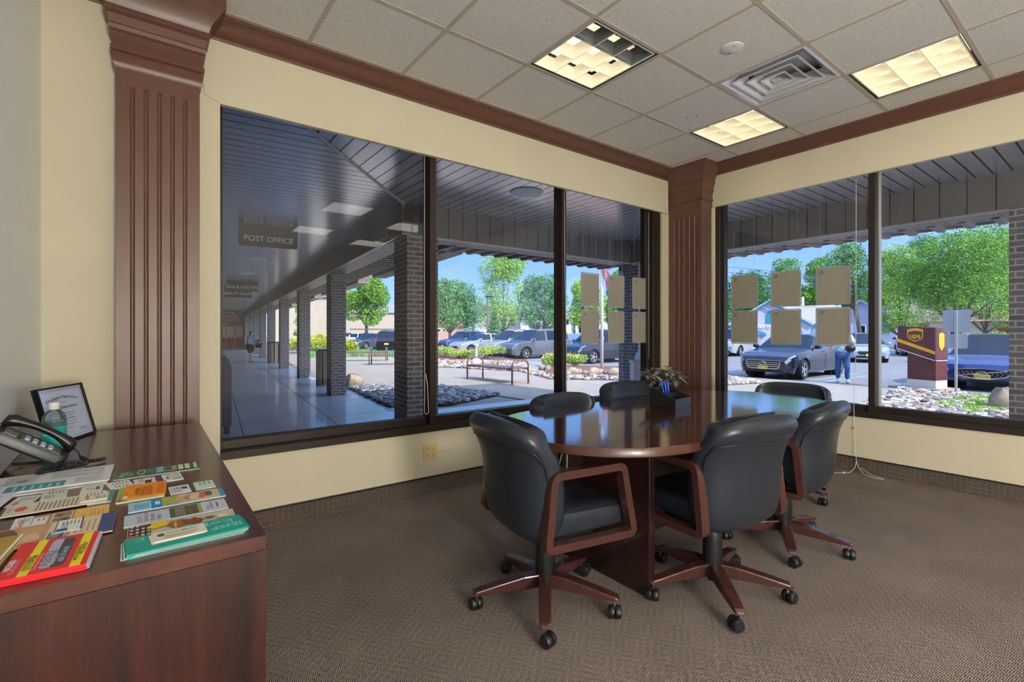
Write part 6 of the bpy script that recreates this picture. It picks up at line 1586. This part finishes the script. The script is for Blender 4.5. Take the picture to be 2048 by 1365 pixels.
# flagpole and flag
def flag():
    x, y = 14.56, 13.27; r = thing('flagpole', (x, y, GZ), 0, 'white flagpole standing in the red mulch bed', 'flagpole')
    MB().use(m_white).tube([(0, 0, 0), (0, 0, 7.5)], .06, 12, rr=[.065, .045]).build('pole', r, smooth=True)
    MB().use(mat('gilt', rgb(200, 170, 80), .3, metal=.8)).ball((0, 0, 7.56), .09, 12, 8).build('ball_finial', r, smooth=True)
    MB().use(m_steel).lathe([(.14, 0), (.14, .03), (.075, .05)], (0, 0, 0), 16).build('foot_plate', r, auto=40)
    MB().use(m_steel).box((.07, 0, 1.25), (.04, .03, .16)).build('cleat', r)
    red = mat('flag_red', rgb(206, 34, 62), .7); wh = mat('flag_white', rgb(244, 240, 244), .7); bl = mat('flag_blue', rgb(40, 48, 110), .7)
    m = MB(); nu, nv = 26, 30; P = []
    for i in range(nu + 1):
        row = []
        for j in range(nv + 1):
            u = i / nu; v = j / nv          # u along the fly, v down the hoist; limp cloth gathered at the pole
            z = -1.05 * v - 1.15 * u ** 1.25; fold = .085 * math.sin(u * 17 + v * 3.2) * (.35 + u); out = (-.30 + .52 * u) * (1 - .4 * v) + .13 * v + .02
            row.append(Vector((out * .75 + fold * .6 - .06, -out * .62 + fold - .09, z)))
        P.append(row)
    for i in range(nu):
        for j in range(nv):
            st = int(j / nv * 13) % 2; m.use(bl if (i < nu * .4 and j < nv * .54) else (wh if st else red)); m.quad(P[i][j], P[i + 1][j], P[i + 1][j + 1], P[i][j + 1])
    o = m.build('flag', loc=(x, y, GZ + 4.95), smooth=True); tag(o, 'red, white and blue striped flag hanging limp from the flagpole', 'flag')
flag()
# parcel drop box
def ups():
    ub = mat('drop_box_brown', rgb(98, 52, 52), .45, var=.08); yl = mat('logo_gold', rgb(246, 176, 30), .5); al = mat('drop_box_trim', rgb(214, 208, 200), .4)
    ax, ay = 16.19, 3.92; u = Vector((.35, -.53, 0)); u.normalize()      # long face runs away to the right of the photo
    u = Vector((-.25, -.97, 0)).normalized()
    M = frame_M((0, 0, 0), u, (0, 0, 1)); r = thing('parcel_drop_box', (ax, ay, GZ), 0, 'brown UPS parcel drop box with gold shield and slanted stripe', 'drop box')
    d = .52
    def pr(P, name, m_, z0=0, dep=d, par=r): return MB().use(m_).prism(P, dep, M @ Matrix.Translation((0, 0, z0 - dep))).build(name, par)
    pr([(-.02, .06), (.62, .06), (.62, .26), (-.02, .26)], 'base', al)
    pr([(-.01, .26), (.62, .26), (.62, .74), (-.01, 1.0)], 'lower_cabinet', ub, -.005)
    pr([(-.24, 1.05), (.62, .76), (.62, 1.62), (-.22, 1.66)], 'head', ub, .02, d + .04)
    pr([(-.24, 1.25), (.62, .93), (.62, 1.01), (-.24, 1.34)], 'gold_stripe', yl, .024, .004)
    pr([(-.24, 1.05), (.62, .76), (.62, .785), (-.24, 1.075)], 'edge_strip', al, .024, .004)
    sh = [(.0, 1.57), (.10, 1.60), (.18, 1.605), (.26, 1.60), (.36, 1.57), (.36, 1.38), (.33, 1.32), (.18, 1.25), (.03, 1.32), (.0, 1.38)]
    o = pr(sh, 'shield_logo', yl, .026, .004)
    sh2 = [(.02, 1.50), (.12, 1.535), (.25, 1.535), (.34, 1.515), (.34, 1.385), (.31, 1.335), (.18, 1.27), (.05, 1.335), (.02, 1.385)]
    MB().use(ub).prism(sh2, .002, M @ Matrix.Translation((0, 0, .0265))).build('shield_field', o)
    MB().use(yl).text('ups', M @ Matrix.Translation((.18, 1.405, .029)), .185, 'CENTER', .001, .022, res=3).build('lettering', o)
    # side emblem on the right-hand end
    Ms = frame_M(M @ Vector((.624, 0, -.26)), M.to_3x3() @ Vector((0, 0, -1)), (0, 0, 1))
    MB().use(yl).prism([(-.12, 1.45), (0, 1.50), (.12, 1.45), (.12, 1.15), (0, 1.02), (-.12, 1.15)], .004, Ms).build('side_emblem', r)
    MB().use(al).prism([(-.24, .06), (.24, .06), (.24, .08), (-.24, .08)], .006, Ms).prism([(-.25, 0.76), (.25, .76), (.25, .78), (-.25, .78)], .006, Ms).build('edge_strip', r)
    o = MB().use(m_conc2).prism([(-.35, 0), (.80, 0), (.80, .06), (-.35, .06)], .95, M @ Matrix.Translation((0, 0, -.72))).build('concrete_pad', loc=(ax, ay, GZ)); struct(o)
ups()
def signpost():
    x, y = 16.05, 2.93; r = thing('signpost', (x, y, GZ), 0, 'perforated steel signpost with two blank sign backs in front of the blue hatchback', 'signpost')
    m = MB().use(m_steel).box((0, 0, 1.02), (.055, .045, 2.04)); m.build('post', r)
    m = MB().use(m_grl); u = Vector((.77, -.64, 0)).normalized()
    M = frame_M((0, 0, 0), Vector((.30, -.95, 0)), (0, 0, 1))
    for k in range(36): m.box((-.029, 0, .06 + k * .055), (.003, .011, .018))
    m.build('holes', r)
    mb = mat('sign_back', rgb(176, 180, 186), .4, metal=.4)
    for z0, z1, hw, nm in ((1.50, 2.06, .26, 'upper'), (1.10, 1.46, .21, 'lower')):
        P = arc_round([(-hw, z0), (hw, z0), (hw, z1), (-hw, z1)], .04, 3); MB().use(mb).prism(P, .004, frame_M((.03, 0, 0), (0, -1, 0), (0, 0, 1))).build('sign_plate', r)
signpost()
x, y = view(872, 33); r = thing('signpost', (x, y, GZ), 0, 'thin grey signpost at the left side of the middle pane', 'signpost'); MB().use(m_steel).bx(-.03, .03, -.03, .03, 0, 2.3).build('post', r); MB().use(m_steel).bx(-.035, -.03, -.15, .15, 1.9, 2.3).build('sign_plate', r)
x, y = view(975, 50); r = thing('lamp_post', (x, y, GZ), 0, 'blue-grey lamp post rising among the trees of the middle pane', 'lamp post'); MB().use(m_dkbrown).tube([(0, 0, 0), (0, 0, 5.2)], .08, 8).build('pole', r); MB().use(m_grl).box((.2, 0, 5.2), (.7, .3, .14)).build('lamp_head', r)
# utility wires
for k, (za, zb) in enumerate(((8.9, 9.6), (8.3, 8.9), (4.9, 5.9), (4.4, 5.4))):
    a = view(1400, 55); b = view(1760, 75)
    o = MB().use(m_grl).tube([(a[0], a[1], za), ((a[0] + b[0]) / 2, (a[1] + b[1]) / 2, (za + zb) / 2 - .25), (b[0], b[1], zb)], .022, 5).build('utility_wire'); tag(o, ['topmost overhead wire crossing the sky of the right window', 'second overhead wire from the top in the right window', 'third overhead wire, crossing the trees in the right window', 'lowest overhead wire, just above the gabled shop in the right window'][k], 'wire', 'overhead wires')

# houses
def house(px, F, yaw_off, w_, d_, hw, hr, label, wall, roofc, gable_front=True, wins=(), doors=(), roof_over=.35, extra=None):
    x, y = view(px, F); ang = math.atan2(y, x) - PI / 2 + yaw_off
    r = thing('house', (x, y, GZ), ang, label, 'building', 'buildings beyond the parking lot')
    mw = mat('siding_' + wall[0], rgb(*wall[1]), .8, var=.06, scale=2); mr = mat('roof_' + roofc[0], rgb(*roofc[1]), .85, var=.2, scale=6)
    if gable_front:
        MB().use(mw).prism([(-w_ / 2, 0), (w_ / 2, 0), (w_ / 2, hw), (0, hw + hr), (-w_ / 2, hw)], d_, frame_M((0, d_, 0), (1, 0, 0), (0, 0, 1))).build('wall', r)
        m = MB().use(mr); e = roof_over; s_ = hr / (w_ / 2)
        for q in (-1, 1): m.add([(q * (w_ / 2 + e), -e, hw - e * s_), (0, -e, hw + hr), (0, d_ + e, hw + hr), (q * (w_ / 2 + e), d_ + e, hw - e * s_), (q * (w_ / 2 + e), -e, hw - e * s_ + .2), (0, -e, hw + hr + .2), (0, d_ + e, hw + hr + .2), (q * (w_ / 2 + e), d_ + e, hw - e * s_ + .2)], [(0, 1, 2, 3), (4, 5, 6, 7), (0, 1, 5, 4), (1, 2, 6, 5), (2, 3, 7, 6), (3, 0, 4, 7)])
        m.build('roof', r)
    else:
        MB().use(mw).bx(-w_ / 2, w_ / 2, 0, d_, 0, hw).build('wall', r)
        if hr > 0:
            m = MB().use(mr); e = roof_over; m.prism([(-e, hw), (d_ + e, hw), (d_ / 2, hw + hr)], w_ + 2 * e, frame_M((-w_ / 2 - e, 0, 0), (0, 1, 0), (0, 0, 1))); m.build('roof', r)
        else: MB().use(mr).bx(-w_ / 2 - .1, w_ / 2 + .1, -.1, d_ + .1, hw, hw + .25).build('parapet', r)
    mt = mat('trim_' + wall[0], rgb(*(wall[2] if len(wall) > 2 else (236, 236, 236))), .7); mg = m_cglass
    for (cx, z0, ww, hh) in wins:
        f = MB().use(mt).bx(cx - ww / 2 - .1, cx + ww / 2 + .1, -.06, .02, z0 - .1, z0 + hh + .1).build('window', r)
        MB().use(mg).bx(cx - ww / 2, cx + ww / 2, -.08, 0, z0, z0 + hh).build('pane', f)
    for (cx, ww, hh, col) in doors: MB().use(mat('door_%d_%d_%d' % col, rgb(*col), .6)).bx(cx - ww / 2, cx + ww / 2, -.07, .02, 0, hh).build('door', r)
    if extra: extra(r, mt, mw, mr)
    return r
def band(r, mt, mw, mr):
    MB().use(mat('dark_band', rgb(120, 112, 108), .8)).bx(-11, 11, -.05, .02, 1.9, 2.05).build('band', r)
house(748, 72, .0, 22, 10, 4.4, 1.6, 'long beige commercial building behind the round tree', ('beige', (184, 168, 156)), ('grey', (150, 152, 160)), False, [(9.5, 2.3, 1.0, .5)], (), .3, band)
house(628, 56, .1, 8, 8, 5.6, 2.8, 'taupe two-storey building with grey roof behind the golden shrubs', ('taupe', (178, 166, 150)), ('slate', (126, 130, 138)), False, [(-1.6, 3.7, .9, 1.2), (2.4, 3.7, .9, 1.2)])
house(884, 72, 0, 6.5, 8, 2.9, 0, 'pink stuccoed low building at the left of the middle pane', ('pink', (196, 156, 146)), ('pinkcap', (196, 160, 150)), False, [(-1.2 + .75 * k, 1.6, .3, .35) for k in range(4)])
house(1000, 80, 0, 7, 8, 4.6, 1.6, 'pale house with brick base between the middle pane trees', ('mauve', (206, 196, 206)), ('brownroof', (150, 140, 140)), False, [(2, 2.6, 1, 1)], [(0, 5, 1.5, (180, 110, 84))])
house(1092, 76, 0, 8, 8, 4.6, 0, 'white building with a blue-grey band behind the grey crossover', ('white', (206, 204, 206)), ('greyblue', (150, 170, 190)), False, [(-2.5, 2.7, 1.1, .9), (3, 2.7, 1.1, .9)], [(-4, 1.6, 2.0, (176, 100, 74)), (2, 9, 1.3, (110, 150, 180))])
house(1204, 78, 0, 8.5, 8, 3.6, 1.2, 'low pale building behind the flagpole', ('pale', (214, 210, 208)), ('grey2', (150, 152, 160)), False, [(-3, 1.4, 1.4, 1), (2, 1.4, 1.4, 1)])
def eastern(r, mt, mw, mr):
    m = MB().use(mt)
    for s_ in (-1, 1): m.tube([(s_ * 3.7, -.42, 2.15), (0, -.42, 4.75)], .09, 4)
    m.build('gable_trim', r)
    MB().use(mt).prism([(-.45, 2.45), (.45, 2.45), (.45, 3.3)] + [(.45 * math.cos(PI * k / 8), 3.3 + .45 * math.sin(PI * k / 8)) for k in range(9)] + [(-.45, 3.3)], .08, frame_M((.1, 0.0, 0), (1, 0, 0), (0, 0, 1))).build('arched_window', r)
    MB().use(m_white).text('Eastern', frame_M((-1.1, -.09, 2.15), (1, 0, 0), (0, 0, 1)), .75, 'CENTER', .01, .02, .35, res=3).build('script_lettering', r)
    MB().use(mat('awning_blue', rgb(60, 140, 180), .6)).prism([(1.25 * math.cos(PI * k / 10) , 1.2 + .5 * math.sin(PI * k / 10)) for k in range(11)], .5, frame_M((-1.6, 0, 0), (1, 0, 0), (0, 0, 1))).build('awning', r)
house(1540, 50, .10, 7.2, 9, 2.4, 2.3, 'lavender-white gabled shop with teal trim and script lettering', ('lavender', (190, 192, 216), (40, 140, 170)), ('lav', (206, 208, 220)), True, [(1.0, .5, .8, .9)], (), .3, eastern)
house(1606, 64, .05, 8.5, 8, 2.6, 2.6, 'grey-roofed low wing right of the gabled shop', ('cream', (226, 220, 204)), ('asphaltgrey', (176, 172, 182)), False, (), [(2.6, 3.2, 2.5, (150, 180, 206))])
MBc = MB().use(m_white); x, y = view(1603, 70); MBc.bx(-.25, .25, -.25, .25, 0, 6.6); o = MBc.build('chimney', loc=(x, y, GZ)); tag(o, 'white chimney stack above the grey-roofed wing', 'chimney')
house(1722, 52, -.05, 6.0, 8, 2.9, 1.9, 'lavender house with a porch behind the leaning tree', ('lilac', (176, 182, 214)), ('lilroof', (160, 170, 196)), True, [(.1, 1.4, .5, .8), (-1.2, .9, .5, 1.4)], [(.9, .8, 1.6, (120, 140, 190))])
house(1832, 66, -.1, 8.5, 8, 4.6, 2.0, 'pale yellow two-storey house behind the parcel drop box', ('yellow', (216, 204, 168)), ('bluegrey', (160, 168, 184)), True, [(-2.2, 2.4, 1.4, 1.2), (2.4, 2.8, .9, 1.4)])
def fence_(r, mt, mw, mr):
    m = MB().use(m_slat)
    for k in range(30): m.bx(-4.5 + .3 * k, -4.5 + .3 * k + .06, -3.0, -2.96, 0, 1.1)
    m.bx(-4.5, 4.5, -3.02, -2.95, 1.08, 1.14); m.build('fence', r)
house(1968, 52, 0, 9, 8, 2.7, 1.9, 'tan single-storey house with arched red-brown garage door', ('tan', (206, 188, 164)), ('terracotta', (216, 176, 156)), False, [(-2.2, .9, .95, 1.3)], [(2.6, 3.2, 2.15, (150, 74, 58))], .5, fence_)
# low hedge of distant greenery closing the horizon
def hedge(px0, px1, F, h, label, mt, seed, n=6000):
    rnd = random.Random(seed); a = view(px0, F); b = view(px1, F); c = ((a[0] + b[0]) / 2, (a[1] + b[1]) / 2); L = math.dist(a, b)
    o = thing('tree_belt', (c[0], c[1], GZ), math.atan2(b[1] - a[1], b[0] - a[0]), label, 'trees', 'distant belts of trees')
    m = MB().use(lf[mt]); bl = [(rnd.uniform(-L / 2, L / 2), rnd.uniform(-1, 1), rnd.uniform(.1, .75) * h, h * rnd.uniform(.22, .4)) for k in range(int(L / 1.1))]
    leaf_cloud(m, rnd, bl, n, .45); f = m.build('foliage', o); f['kind'] = 'stuff'
    m = MB().use(m_bark)
    for k in range(int(L / 3)): m.tube([(-L / 2 + 3 * k + 1, 0, 0), (-L / 2 + 3 * k + 1, 0, h * .6)], .2, 5)
    f = m.build('trunks', o); f['kind'] = 'stuff'
hedge(560, 1000, 100, 7.5, 'distant belt of trees behind the beige building', 3, 1, 9000)
hedge(1000, 1320, 104, 8.5, 'distant belt of trees behind the white building', 3, 2, 9000)
hedge(1400, 1760, 98, 13.5, 'distant wooded rise behind the gabled shop', 2, 3, 36000)
hedge(1740, 2120, 90, 12.5, 'distant belt of trees behind the tan house', 3, 4, 30000)

# ------------------------------------------------------------------ people
def skinned(name, pts, edges, rad, m_, parent, sub=2, root=0):
    me = bpy.data.meshes.new(name); me.from_pydata(pts, edges, []); me.materials.append(m_)
    o = bpy.data.objects.new(name, me); COL.objects.link(o); o.parent = parent
    o.modifiers.new('skin', 'SKIN'); sk = me.skin_vertices[0].data
    for i, q in enumerate(rad): sk[i].radius = q if isinstance(q, tuple) else (q, q)
    for i in range(len(pts)): sk[i].use_root = (i == root)
    o.modifiers['skin'].use_smooth_shade = True
    s_ = o.modifiers.new('sub', 'SUBSURF'); s_.levels = sub; s_.render_levels = sub
    return o
def hand(P, E, R, wrist, tip, side, sc=1.0):
    """palm, thumb and four separate curled fingers grown from vertex `wrist`"""
    w = Vector(P[wrist]); d = (Vector(tip) - w).normalized(); s_ = Vector(side).normalized(); n_ = d.cross(s_).normalized()
    p = len(P); P.append(tuple(w + d * .055 * sc)); R.append((.034 * sc, .018 * sc)); E.append((wrist, p))
    for k, (o_, L) in enumerate(((-.03, .060), (-.010, .070), (.011, .066), (.030, .052))):
        a = w + d * .085 * sc + s_ * o_ * sc; prev = p
        for t, cu in ((0, 0), (.5, .25), (1, .7)):
            q = a + d * L * t * sc * (1 - .2 * cu) + n_ * L * cu * t * .6 * sc; P.append(tuple(q)); R.append(.0085 * sc); E.append((prev, len(P) - 1)); prev = len(P) - 1
    a = w + d * .03 * sc - s_ * .035 * sc; P.append(tuple(a)); R.append(.011 * sc); E.append((p, len(P) - 1)); P.append(tuple(a + d * .04 * sc - s_ * .02 * sc + n_ * .012)); R.append(.009 * sc); E.append((len(P) - 2, len(P) - 1))
def person(loc, rz, H, label, pose, skin_c, parts):
    """pose: joint dict in metres for a 1.7 m figure facing +x (y to its left)"""
    r = thing('person', loc, rz, label, 'person'); k = H / 1.7
    J = {a: tuple(v * k for v in b) for a, b in pose.items()}
    ms = mat('skin_%d' % skin_c[0], rgb(*skin_c), .55)
    P = []; E = []; R = []
    def add(j, rad, prev=None):
        P.append(J[j]); R.append(tuple(q * k for q in rad) if isinstance(rad, tuple) else rad * k)
        if prev is not None: E.append((prev, len(P) - 1))
        return len(P) - 1
    pel = add('pelvis', (.15, .12)); wai = add('waist', (.135, .11), pel); che = add('chest', (.16, .115), wai); nk = add('neck', .052, che); hd0 = add('headbase', .062, nk)
    for s_ in 'LR':
        h = add('hip' + s_, .088, pel); kn = add('knee' + s_, .058, h); an = add('ankle' + s_, .038, kn); add('toe' + s_, (.040, .028), an)
        sh = add('shoulder' + s_, .058, che); el = add('elbow' + s_, .040, sh); wr_ = add('wrist' + s_, .026, el)
        hand(P, E, R, wr_, J['hand' + s_], parts.get('side' + s_, (1, 0, 0)), k)
    skinned('body', P, E, R, ms, r)
    hc = Vector(J['head']); m = MB().use(ms)
    # head with brow, nose, chin
    rings = []
    for i in range(1, 12):
        t = PI * i / 12; ring = []
        for q in range(20):
            a = 2 * PI * q / 20; x = math.cos(a); y = math.sin(a); z = -math.cos(t); rr_ = math.sin(t)
            fx = .098 * (1.0 + (.06 if z < -.3 and x > .3 else 0)); wy = .075 * (1 - .18 * max(0, -z)); nose = .018 * math.exp(-((y * rr_) / .16) ** 2 - ((z + .12) / .2) ** 2) if x > 0 else 0; eye = -.006 * math.exp(-((abs(y * rr_) - .42) / .16) ** 2 - ((z - .04) / .12) ** 2) if x > 0 else 0
            ring.append(hc + Vector((fx * rr_ * x + nose + eye, wy * rr_ * y, .118 * z)) * k)
        rings.append(ring)
    hd = m.rings(rings).build('head', r, smooth=True)
    for s_ in (-1, 1):
        MB().use(ms).ball(hc + Vector((-.005, s_ * .076, -.01)) * k, .026 * k, 8, 6, (.6, .35, 1)).build('ear', hd, smooth=True)
        MB().use(m_white).ball(hc + Vector((.086, s_ * .031, .006)) * k, .012 * k, 8, 6).use(m_grl).ball(hc + Vector((.0945, s_ * .031, .006)) * k, .0055 * k, 6, 5).build('eye', hd, smooth=True)
    MB().use(mat('lip', rgb(170, 90, 84), .5)).box(hc + Vector((.094, 0, -.062)) * k, (.010 * k, .042 * k, .009 * k)).build('mouth', hd, bevel=.003)
    hr = MB().use(mat('hair_%d' % parts['hair'][0], rgb(*parts['hair']), .7, var=.3, scale=60)); rings = []
    for i in range(3, 12):
        t = PI * i / 12; ring = []
        for q in range(20):
            a = 2 * PI * q / 20; x = math.cos(a); z = -math.cos(t); rr_ = math.sin(t)
            sh = 1.14 if not (x > .25 and z < .48) else .80
            ring.append(hc + Vector((.098 * sh * rr_ * x - .008, .080 * sh * rr_ * math.sin(a), .118 * 1.1 * z + .008)) * k)
        rings.append(ring)
    hr.rings(rings).build('hair', hd, smooth=True)
    return r, J, k
def garment(name, J, k, chain, m_, r, root=0):
    P = []; E = []; R = []; idx = {}
    for j, prev, rad in chain:
        if isinstance(j, tuple): nm, pos = j
        else: nm, pos = j, J[j]
        P.append(tuple(pos)); R.append(tuple(q * k for q in rad) if isinstance(rad, tuple) else rad * k); idx[nm] = len(P) - 1
        if prev: E.append((idx[prev], idx[nm]))
    return skinned(name, P, E, R, m_, r, root=root)
def mid(a, b, t): return tuple(a[i] * (1 - t) + b[i] * t for i in range(3))
# man walking towards the building
pose = dict(pelvis=(0, 0, .90), waist=(.01, 0, 1.04), chest=(.03, 0, 1.27), neck=(.03, 0, 1.46), headbase=(.04, 0, 1.53), head=(.055, 0, 1.60),
    hipL=(0, .10, .86), kneeL=(.10, .11, .48), ankleL=(.02, .12, .09), toeL=(.15, .13, .035), hipR=(0, -.10, .86), kneeR=(-.02, -.11, .47), ankleR=(-.14, -.11, .10), toeR=(-.01, -.12, .035),
    shoulderL=(.02, .20, 1.40), elbowL=(-.02, .30, 1.12), wristL=(.20, .13, 1.10), handL=(.30, .0, 1.10), shoulderR=(.02, -.20, 1.40), elbowR=(-.04, -.30, 1.12), wristR=(.03, -.34, .88), handR=(.05, -.34, .76))
m_teal = mat('turquoise_shirt', rgb(90, 190, 206), .8, var=.2, scale=6, col2=rgb(226, 240, 240)); m_jean = mat('blue_jeans', rgb(62, 96, 150), .85, var=.25, scale=10)
r, J, k = person((16.75, 5.62, GZ - .03), math.radians(200), 1.70, 'person in a turquoise shirt, blue jeans and white sneakers walking, carrying a dark bag', pose, (206, 150, 124), dict(hair=(90, 80, 74), sideL=(0, 0, 1), sideR=(1, 0, 0)))
garment('shirt', J, k, [('pelvis', None, (.185, .15)), ('waist', 'pelvis', (.175, .145)), ('chest', 'waist', (.185, .135)), (('collar', mid(J['chest'], J['neck'], .55)), 'chest', .10), ('shoulderL', 'chest', .085), (('slL', mid(J['shoulderL'], J['elbowL'], .75)), 'shoulderL', .075), ('shoulderR', 'chest', .085), (('slR', mid(J['shoulderR'], J['elbowR'], .75)), 'shoulderR', .075)], m_teal, r)
garment('jeans', J, k, [('pelvis', None, (.168, .14)), ('hipL', 'pelvis', .115), ('kneeL', 'hipL', .082), (('cuffL', mid(J['kneeL'], J['ankleL'], .93)), 'kneeL', .068), ('hipR', 'pelvis', .115), ('kneeR', 'hipR', .082), (('cuffR', mid(J['kneeR'], J['ankleR'], .93)), 'kneeR', .068)], m_jean, r)
for s_ in 'LR': garment('sneaker', J, k, [(('h' + s_, (J['ankle' + s_][0] - .03, J['ankle' + s_][1], .05)), None, .062), (('m' + s_, mid(J['ankle' + s_], J['toe' + s_], .6)), 'h' + s_, (.066, .056)), (('t' + s_, (J['toe' + s_][0] + .02, J['toe' + s_][1], J['toe' + s_][2] + .01)), 'm' + s_, (.062, .046))], m_white, r)
o = MB().use(m_grl).ball((0, 0, 0), .16, 14, 10, (1, .8, .75)).use(mat('bag_pink', rgb(200, 90, 120), .6)).tube([(-.08, 0, .1), (-.04, 0, .2), (.04, 0, .2), (.08, 0, .1)], .012, 6).build('bag', loc=(16.45, 5.32, GZ + 1.03), smooth=True); tag(o, 'dark bag held under the arm of the walking person', 'bag')
# woman standing on the walkway
pose2 = dict(pose); pose2.update(kneeL=(.02, .10, .48), ankleL=(-.02, .11, .09), toeL=(.12, .12, .035), kneeR=(.02, -.10, .48), ankleR=(-.02, -.11, .09), toeR=(.12, -.12, .035), wristL=(.27, .14, 1.0), handL=(.36, .06, 1.0), elbowL=(.02, .29, 1.08), wristR=(.27, -.14, 1.0), handR=(.36, -.06, 1.0), elbowR=(.02, -.29, 1.08), pelvis=(-.01, 0, .88), head=(.07, 0, 1.60))
r, J, k = person((4.20, 27.4, GZ), math.radians(-28), 1.53, 'person in a blue patterned top and dark knee shorts holding a basket on the walkway', pose2, (222, 176, 154), dict(hair=(110, 70, 50), sideL=(0, 0, 1), sideR=(0, 0, 1)))
m_blt = mat('blue_print_top', rgb(84, 124, 168), .8, var=.3, scale=30, col2=rgb(150, 190, 214)); m_sh = mat('dark_shorts', rgb(56, 60, 64), .85)
garment('top', J, k, [(('hem', (J['pelvis'][0], 0, J['pelvis'][2] - .06)), None, (.23, .21)), ('pelvis', 'hem', (.215, .19)), ('waist', 'pelvis', (.19, .17)), ('chest', 'waist', (.195, .16)), (('collar', mid(J['chest'], J['neck'], .5)), 'chest', .10), ('shoulderL', 'chest', .09), (('slL', mid(J['shoulderL'], J['elbowL'], .55)), 'shoulderL', .085), ('shoulderR', 'chest', .09), (('slR', mid(J['shoulderR'], J['elbowR'], .55)), 'shoulderR', .085)], m_blt, r)
garment('shorts', J, k, [('pelvis', None, (.185, .17)), ('hipL', 'pelvis', .13), (('cuL', mid(J['hipL'], J['kneeL'], .98)), 'hipL', .105), ('hipR', 'pelvis', .13), (('cuR', mid(J['hipR'], J['kneeR'], .98)), 'hipR', .105)], m_sh, r)
for s_ in 'LR': garment('shoe', J, k, [(('h' + s_, (J['ankle' + s_][0] - .02, J['ankle' + s_][1], .045)), None, .042), ('toe' + s_, 'h' + s_, (.045, .03))], mat('blue_shoe', rgb(90, 110, 150), .7), r)
b = Vector((4.20, 27.4, 0)) + Matrix.Rotation(math.radians(-28), 3, 'Z') @ Vector((.40, 0, 0))
t = thing('basket', (b.x, b.y, GZ + .72), 0, 'dark basket with a white bottle and flowers held by the person on the walkway', 'basket')
MB().use(m_grl).lathe([(.11, 0), (.13, .01), (.17, .22), (.165, .225), (.12, .02)], (0, 0, 0), 20, cap=False).build('tub', t, smooth=True)
MB().use(m_white).lathe([(.03, .02), (.035, .2), (.012, .28), (.012, .33)], (.04, -.03, 0), 12).build('bottle', t, smooth=True)
m = MB().use(mat('dried_flower', rgb(120, 60, 60), .8)); leaf_cloud(m, random.Random(3), [(-.05, .04, .33, .10), (.02, .08, .36, .08)], 120, .05); m.build('flowers', t)
